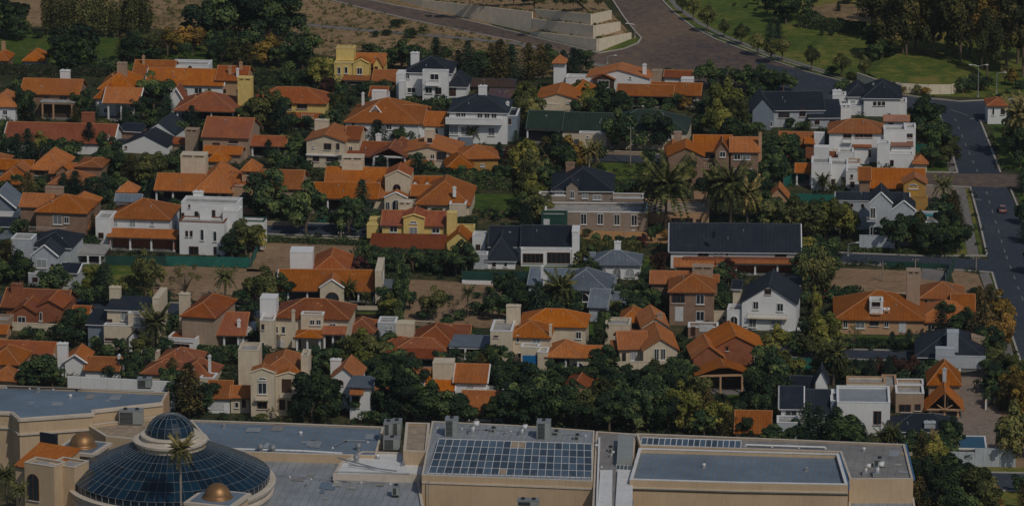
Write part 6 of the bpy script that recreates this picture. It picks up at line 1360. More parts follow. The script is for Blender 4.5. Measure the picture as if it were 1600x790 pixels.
net("green shade net along the street below the wide orange house", (1216, 575), (1268, 577), 2.5); net("second green shade net panel run at the street, right of the first", (1270, 576), (1333, 578), 1.6)
net("dark green net on a white base wall above the dry garden", (722, 443), (800, 446), 2.2, 'netd', base=.9); net("dark green net screening the villa's left side", (800, 437), (826, 438), 2.0, 'netd'); net("curved dark green net fence around the bare earth lot's right end", (1478, 450), (1492, 418), 3.2, 'netd'); net("dark green net fence along the street above the bare earth lot", (1380, 416), (1478, 421), 1.4, 'netd')
net("teal fence behind the ochre gabled house's grey neighbour", (1430, 236), (1452, 238), 2, 'net'); net("teal garage screen under the grand mansion's dark porch", (495, 347), (528, 347), 1.3, 'net')
def car(px, py, ang, mat, label):
    a = P(px, py); t = thing("car", label, "car", (a[0], a[1], .1), ang, "cars")
    b = MB(); b.ext_y([(-2.1, .35), (-2.15, .6), (-2.05, .85), (-1.2, .98), (1.3, 1.0), (2.05, .9), (2.15, .6), (2.1, .35)][::-1][::-1], -.85, .85); part("body", b, M[mat], t)
    b = MB(); q0 = [(-1.5, .99), (1.75, .99), (1.3, 1.42), (-.55, 1.45)]
    b.add([(x, -.78 if z < 1.1 else -.62, z) for x, z in q0] + [(x, .78 if z < 1.1 else .62, z) for x, z in q0], [(0, 1, 2, 3), (7, 6, 5, 4), (4, 5, 1, 0), (5, 6, 2, 1), (6, 7, 3, 2), (7, 4, 0, 3)]); part("cabin_glass", b, M['glass'], t)
    b = MB(); b.box(-.5, 1.25, -.6, .6, 1.452, 1.5); part("roof", b, M[mat], t)
    for x in (-1.35, 1.35):
        for y in (-.86, .86):
            w = MB(); w.lathe([(.1, -.1), (.32, -.1), (.34, 0), (.32, .1), (.1, .1)], n=14); me = w.mesh("wheel", M['blk']); o = link("wheel", me, t, None, (x, y, .34)); o.rotation_euler = (pi / 2, 0, 0)
            w = MB(); w.lathe([(.02, .11), (.2, .11), (.2, -.11), (.02, -.11)], n=10); r_ = part("rim", w, M['met'], o)
    for y in (-.6, .6): w = MB(); w.box(-2.19, -2.1, y - .18, y + .18, .6, .78); part("headlight", w, M['mwhite'], t)
    for y in (-.6, .6): w = MB(); w.box(2.1, 2.19, y - .16, y + .16, .65, .8); part("tail_light", w, M['lampred'], t)
car(1566, 331, pi / 2 + pi, 'carred', "small pinkish silver car driving alone on the wide avenue")
car(1253, 516, 1.4, 'carwht', "white car parked in the dark drive left of the wide orange house"); car(1290, 466, 1.5, 'lampred', "red car parked behind the hedge at the bare earth lot's left edge")
dashes([(1524, 312), (1538, 314)], 1.6, .4, .5); dashes([(1515, 186), (1545, 190)], 1.2, .6, .6)
# pool
a = P(1518, 692); t = thing("swimming_pool", "turquoise garden pool with white rim beside the black hip roofed house", "pool", (a[0], a[1], 0), -.05)
mb = MB(); w, d = 2.6, 4.2
pts = [(-w, -d), (w, -d), (w, d), (-w, d)]; parapet(t, [(x * 1.12, y * 1.07) for x, y in pts], .02, .3, .32, M['w'], 'rim'); mb.prism(pts, .05, .2); part("water", mb, M['water'], t)
t = thing("garden_retaining_wall", "grey white garden wall below the pool terrace at the right", "wall", (*P(1535, 728), 0), -.05); q = P(1535, 728)
for i in range(8): m_ = MB(); m_.box(-6.3 + i * 1.6, -4.74 + i * 1.6, -.2, .2, 0, 2.9 + (.8 if i > 2 else 0)); part("wall_panel", m_, M['gy'], t)
for (x0, y0, x1, y1, hh, lb) in ((1440, 300, 1426, 330, 1.6, "low tan garden wall beside the ochre gabled house"), (395, 372, 560, 377, .5, "low kerb wall between the bare lot and the mansion street"), (608, 505, 680, 510, 1.0, "low wall at the foot of the dry garden"),
        (855, 238, 1010, 244, 1.0, "low cream wall along the street below the green roofed house"), (620, 500, 640, 436, 1.4, "sloping hedge topped wall at the dry garden's left edge"), (1540, 640, 1552, 580, 1.6, "white wall along the right edge of the paved terrace"), (1480, 640, 1484, 600, 1.6, "short tan wall between porch and paved terrace"),
        (1290, 466, 1478, 464, 1.0, "low brown wall behind the wide orange house"), (404, 352, 480, 354, 1, "low pale wall by the mansion street under the two trees")):
    a, b = P(x0, y0), P(x1, y1); L = hypot(b[0] - a[0], b[1] - a[1]); t = thing("garden_wall", lb, "wall", (a[0], a[1], 0), atan2(b[1] - a[1], b[0] - a[0]))
    m_ = MB(); m_.box(0, L, -.13, .13, 0, hh); part("wall", m_, M['t' if hh < 1.5 else 'w'], t); m_ = MB(); m_.box(-.05, L + .05, -.18, .18, hh + .002, hh + .09); part("coping", m_, M['c'], t)
# ------------------------------------------------------------------ planting kit
def rnd_dir(r):
    z = r.uniform(-1, 1); a = r.uniform(0, 2 * pi); k = sqrt(1 - z * z); return (k * cos(a), k * sin(a), z)
def card(mb, c, n, s, r, tone, asp=1.6):
    L = sqrt(sum(x * x for x in n)) or 1; n = [x / L for x in n]
    h = (0, 0, 1) if abs(n[2]) < .9 else (1, 0, 0)
    u = (n[1] * h[2] - n[2] * h[1], n[2] * h[0] - n[0] * h[2], n[0] * h[1] - n[1] * h[0]); L = sqrt(sum(x * x for x in u)); u = [x / L for x in u]
    w = (n[1] * u[2] - n[2] * u[1], n[2] * u[0] - n[0] * u[2], n[0] * u[1] - n[1] * u[0])
    a = r.uniform(0, 2 * pi); ca, sa = cos(a), sin(a)
    p = [u[k] * ca + w[k] * sa for k in range(3)]; q = [w[k] * ca - u[k] * sa for k in range(3)]
    s2 = s / asp; bend = s * .22
    vs = [tuple(c[k] - p[k] * s for k in range(3)), tuple(c[k] + q[k] * s2 + n[k] * bend for k in range(3)), tuple(c[k] + p[k] * s for k in range(3)), tuple(c[k] - q[k] * s2 + n[k] * bend for k in range(3))]
    mb.add(vs, [(0, 1, 2, 3)]); mb.tone.append(tone)
def lobes_crown(r, lobes, n, cs, down=.35):
    mb = MB(); mb.tone = []
    tot = sum(l[3] * l[3] for l in lobes)
    for (x, y, z, rad, sq) in lobes:
        tl = r.uniform(0, 1)
        for _ in range(int(n * rad * rad / tot)):
            d = rnd_dir(r)
            if d[2] < 0 and r.random() > down: d = (d[0], d[1], -d[2])
            k = rad * (r.uniform(.55, 1.08) if r.random() < .5 else r.uniform(.85, 1.1))
            nn = (d[0] + r.uniform(-.6, .6), d[1] + r.uniform(-.6, .6), d[2] + .3 + r.uniform(-.5, .5))
            card(mb, (x + d[0] * k, y + d[1] * k, z + d[2] * k * sq), nn, cs * r.uniform(.6, 1.25), r, min(1, max(0, tl * .6 + r.random() * .4)))
    return mb
CROWN = {}
def limbs(r, h0, h1, spread, n, rad, sk=0):
    mb = MB(); top = h1 * .75
    mb.tube([(0, 0, -.02), (.01 * sk, 0, h0 * .5), (r.uniform(-.02, .02), r.uniform(-.02, .02), h0), (r.uniform(-.03, .03), r.uniform(-.03, .03), top)], [rad * 1.35, rad, rad * .85, rad * .3], 7)
    for i in range(n):
        a = 2 * pi * i / n + r.uniform(-.4, .4); z0 = h0 * r.uniform(.7, 1.15); e = spread * r.uniform(.5, .95)
        mb.tube([(0, 0, z0), (cos(a) * e * .45, sin(a) * e * .45, z0 + (h1 - z0) * .35), (cos(a) * e, sin(a) * e, z0 + (h1 - z0) * r.uniform(.5, .8))], [rad * .6, rad * .4, rad * .12], 5)
    return mb
def make_kind(kind, n):
    out = []
    for k in range(n):
        r = random.Random(hash_(kind) + k * 17)
        if kind == 'broad':
            L = [(r.uniform(-.1, .1), r.uniform(-.1, .1), .58, r.uniform(.2, .27), .9)]
            for i in range(11):
                a = r.uniform(0, 2 * pi); e = r.uniform(.12, .38); L.append((e * cos(a), e * sin(a), r.uniform(.3, .88) - e * .3, r.uniform(.07, .19), r.uniform(.7, 1.3)))
            for i in range(5):
                a = r.uniform(0, 2 * pi); e = r.uniform(.25, .42); L.append((e * cos(a), e * sin(a), r.uniform(.3, .65), r.uniform(.06, .11), .8))
            L.append((r.uniform(-.16, .16), r.uniform(-.16, .16), .87, r.uniform(.07, .13), 1.2))
            cr = lobes_crown(r, L, 2700, .040); tr = limbs(r, .24, .95, .36, 5, .028)
        elif kind == 'round':
            L = [(0, 0, .62, .26, 1.05)] + [(.22 * cos(a), .22 * sin(a), .58 + r.uniform(-.12, .12), r.uniform(.12, .18), 1) for a in [q * 1.05 + r.uniform(-.2, .2) for q in range(6)]] + [(r.uniform(-.08, .08), r.uniform(-.08, .08), .86, .12, 1)]
            cr = lobes_crown(r, L, 1700, .04); tr = limbs(r, .3, .9, .25, 4, .022)
        elif kind == 'euca':
            L = []
            for i in range(16):
                a = r.uniform(0, 2 * pi); e = r.uniform(.03, .26); z = r.uniform(.36, .93); L.append((e * cos(a), e * sin(a), z, r.uniform(.06, .135) * (1.15 - abs(z - .65)), 1.25))
            cr = lobes_crown(r, L, 3600, .024, .6); tr = limbs(r, .38, .98, .22, 6, .018)
        elif kind == 'conifer':
            mb = MB(); mb.tone = []; nl = 15
            for i in range(nl):
                z = .1 + .88 * i / nl; R0 = .37 * (1 - i / nl) ** .6 * min(1, .6 + i * .14) * r.uniform(.8, 1.12) + .02; nb = int(10 + R0 * 26)
                for b in range(nb):
                    a = 2 * pi * b / nb + r.uniform(-.25, .25); RR = R0 * r.uniform(.7, 1.15); tn = r.random()
                    for s_ in range(9):
                        k_ = (s_ + r.random()) / 9; e = RR * k_; zz = z - .10 * k_ * k_ + .05 * k_ + r.uniform(-.012, .012)
                        aa = a + r.uniform(-.16, .16) * (1 - k_ * .4)
                        card(mb, (e * cos(aa), e * sin(aa), zz), (cos(aa) * .4 + r.uniform(-.4, .4), sin(aa) * .4 + r.uniform(-.4, .4), .8), .03 * r.uniform(.7, 1.3), r, tn * .5 + .5 * r.random(), 2.2)
            cr = mb; tr = limbs(r, .5, 1.0, .05, 2, .022)
        elif kind == 'column':
            L = [(r.uniform(-.03, .03), r.uniform(-.03, .03), z, .05 + .08 * sin(pi * min(1, (z - .05) * 1.05)) ** .7, 1.4) for z in [.2 + .72 * q / 9 for q in range(10)]]
            cr = lobes_crown(r, L, 1500, .022, .7); tr = limbs(r, .25, .98, .08, 4, .014)
        elif kind == 'shrub':
            L = [(r.uniform(-.3, .3), r.uniform(-.3, .3), r.uniform(.35, .6), r.uniform(.25, .38), .8) for q in range(6)]
            cr = lobes_crown(r, L, 700, .075); tr = limbs(r, .2, .7, .2, 4, .03)
        elif kind == 'sparse':
            L = [(.3 * cos(a) * r.uniform(.5, 1.1), .3 * sin(a) * r.uniform(.5, 1.1), r.uniform(.5, .9), .07, 1) for a in [q * .7 for q in range(11)]]
            cr = lobes_crown(r, L, 360, .03); tr = limbs(r, .2, .95, .4, 9, .02)
        out.append((cr.mesh("crown", M['bark']), tr.mesh("trunk", M['bark'])))
    return out
def hash_(s): return sum(ord(c) * (i + 3) for i, c in enumerate(s))
for k_, n_ in (('broad', 7), ('round', 4), ('euca', 5), ('conifer', 5), ('column', 3), ('shrub', 4), ('sparse', 3)): CROWN[k_] = make_kind(k_, n_)
def frond_mesh(r, L, droop, lift, wd, seg=8):
    mb = MB(); mb.tone = []; pts = []
    for i in range(seg + 1):
        k = i / seg; x = L * (k - .12 * k * k * droop); z = lift * k * L - droop * L * k * k * .8; pts.append((x, 0, z))
    for i in range(seg):
        for s in (-1, 1):
            for q in range(2):
                k = (i + q * .5 + .1) / seg; a = pts[i]; b = pts[i + 1]; f = q * .5
                x, z = a[0] + (b[0] - a[0]) * f, a[2] + (b[2] - a[2]) * f
                w = wd * (sin(pi * min(1, k * .8 + .15)) ** .6); dx = L / seg * .5
                g = (f + .5); x2, z2 = a[0] + (b[0] - a[0]) * g, a[2] + (b[2] - a[2]) * g
                mb.add([(x, 0, z), (x2, 0, z2), (x + dx * 2.1, s * w * .9, z - w * .45), (x + dx * 1.45, s * w * 1.05, z - w * .5)], [(0, 1, 2, 3) if s < 0 else (3, 2, 1, 0)]); mb.tone.append(r.random())
    ix = {}; nv = []; mp = []
    for v in mb.v:
        kx = tuple(round(c, 5) for c in v)
        if kx not in ix: ix[kx] = len(nv); nv.append(v)
        mp.append(ix[kx])
    mb.v = nv; mb.f = [tuple(mp[i] for i in f) for f in mb.f]
    return mb
PALMM = {}
def palm_kind(key, n, L, seed, dead=0):
    r = random.Random(seed); fr = [frond_mesh(r, L, dr, lf, wd).mesh("frond", M['bark']) for dr, lf, wd in ((.35, 1.3, L * .17), (.6, .95, L * .19), (.85, .6, L * .2), (1.05, .25, L * .19), (1.2, -.2, L * .16))]
    PALMM[key] = (fr, n)
palm_kind('date', 54, 1.0, 3); palm_kind('fan', 26, 1.0, 5)
PALM_JOIN = {}
def joined_palm(n, var):
    key = (n, var)
    if key in PALM_JOIN: return PALM_JOIN[key]
    r = random.Random(91 + var); mb = MB(); mb.tone = []
    for i in range(n):
        k = i / n; dr, lf = .35 + .9 * k, 1.3 - 1.6 * k; f = frond_mesh(r, r.uniform(.85, 1.1), dr, lf, .15, 6); a = i * 2.4 + r.uniform(-.2, .2); ca, sa = cos(a), sin(a)
        mb.add([(x * ca - y * sa, x * sa + y * ca, z) for x, y, z in f.v], f.f); mb.tone.extend(f.tone)
    PALM_JOIN[key] = mb.mesh("crown", M['bark']); return PALM_JOIN[key]

# kind code -> mesh family, leaf material, width/height, words, name, category, group
TK = {
 'b': ('broad', 'b', 1.0, 'dark green leafy', 'broadleaf_tree', 'tree'), 'o': ('broad', 'o', 1.0, 'olive green bushy', 'broadleaf_tree', 'tree'),
 'y': ('broad', 'y', .95, 'yellow green', 'broadleaf_tree', 'tree'), 'g': ('broad', 'g', .95, 'golden autumn', 'autumn_tree', 'tree'),
 'r': ('broad', 'r', .9, 'purple leaved', 'plum_tree', 'tree'), 'c': ('conifer', 'c', .85, 'dark spiky conifer', 'conifer_tree', 'conifer'),
 'k': ('conifer', 'k', .85, 'brownish conifer', 'conifer_tree', 'conifer'), 'p': ('column', 'f', .34, 'slender poplar', 'poplar_tree', 'poplar'),
 'e': ('euca', 'e', 1.15, 'tall eucalyptus', 'eucalyptus_tree', 'eucalyptus'), 'f': ('euca', 'o', 1.15, 'tall olive eucalyptus', 'eucalyptus_tree', 'eucalyptus'), 'h': ('euca', 'g', 1.1, 'tall golden brown', 'tall_autumn_tree', 'tree'),
 't': ('round', 'o', .9, 'young round street', 'street_tree', 'street tree'), 'T': ('round', 'b', 1.0, 'round dark green', 'round_tree', 'tree'), 's': ('shrub', 'b', 1.3, 'low dark shrub', 'garden_shrub', 'shrub'),
 'S': ('shrub', 'o', 1.3, 'low olive shrub', 'garden_shrub', 'shrub'), 'G': ('shrub', 'g', 1.2, 'low golden shrub', 'garden_shrub', 'shrub'), 'd': ('sparse', 'x', .9, 'nearly bare', 'bare_tree', 'tree'), 'v': ('sparse', 'o', .9, 'thin sparse', 'sparse_tree', 'tree'),
 'm': ('palm', 'm', 1, 'green palm', 'palm_tree', 'palm'), 'x': ('palm', 'x', 1, 'yellowish palm', 'palm_tree', 'palm')}
GRP = {'b': 'leafy trees in the gardens', 'o': 'leafy trees in the gardens', 'y': 'leafy trees in the gardens', 'g': 'autumn trees', 'r': 'purple leaved trees', 'c': 'conifers', 'k': 'conifers', 'p': 'row of poplars', 'e': 'eucalyptus trees in the park', 'f': 'eucalyptus trees in the park', 'h': 'eucalyptus trees in the park', 't': 'young street trees', 'T': 'round dark trees', 's': 'garden shrubs', 'S': 'garden shrubs', 'G': 'garden shrubs', 'd': 'bare trees', 'v': 'bare trees', 'm': 'palms', 'x': 'palms'}
TREES = []
def tree(x, yb, h, kind, w=None, z=0):
    fam, lf, wr, words, nm, cat = TK[kind]
    a = P(x, yb, z); s = scale_at(yb); Hm = h / s / cos(dep(yb)); r = random.Random(int(x * 7 + yb * 31))
    o = bpy.data.objects.new(nm, None); COL.objects.link(o); o.location = (a[0], a[1], z)
    if fam == 'palm':
        Lf = (w / s / 2) if w else Hm * .42; tz = max(Hm - Lf * .45, Hm * .35)
        tb = MB(); k = min(.3, max(.16, Lf * .075)); bx = r.uniform(-.3, .3)
        tb.tube([(0, 0, -.1), (bx * .3, 0, tz * .5), (bx, 0, tz * .93), (bx, 0, tz)], [k * 1.3, k, k * 1.1, k * 1.6], 8); link("trunk", tb.mesh("trunk", M['barkp' if kind == 'x' else 'bark']), o)
        if w and w >= 44:
            fr, n = PALMM['date']
            for i in range(n):
                kk = i / n; me = fr[min(4, int(kk * 5))]; f = link("frond", me, o, None, (bx, 0, tz)); f.rotation_euler = (0, r.uniform(-.12, .12), i * 2.4 + r.uniform(-.15, .15)); q = Lf * r.uniform(.85, 1.12); f.scale = (q, q, q)
                f.material_slots[0].link = 'OBJECT'; f.material_slots[0].material = LEAF[lf]
        else:
            c = link("crown", joined_palm(40, r.randrange(3)), o, None, (bx, 0, tz)); c.scale = (Lf,) * 3; c.material_slots[0].link = 'OBJECT'; c.material_slots[0].material = LEAF[lf]
            c.rotation_euler = (0, 0, r.uniform(0, 6))
    else:
        cr, tr = r.choice(CROWN[fam]); W = (w / s) if w else Hm * wr
        base = {'broad': .86, 'round': .72, 'euca': .62, 'conifer': .74, 'column': .28, 'shrub': 1.15, 'sparse': .75}[fam]
        k = W / base; rz = r.uniform(0, 2 * pi)
        for nm2, me in (("trunk", tr), ("crown", cr)):
            c = link(nm2, me, o); c.scale = (k, k, Hm); c.rotation_euler = (0, 0, rz)
            if nm2 == "crown": c.material_slots[0].link = 'OBJECT'; c.material_slots[0].material = LEAF[lf]
    o["category"] = cat; o["group"] = GRP[kind]
    TREES.append((o, a[0], a[1], Hm, words + ('' if cat in words or 'shrub' in words or 'eucalyptus' in words else ' ' + cat), kind))
    return o
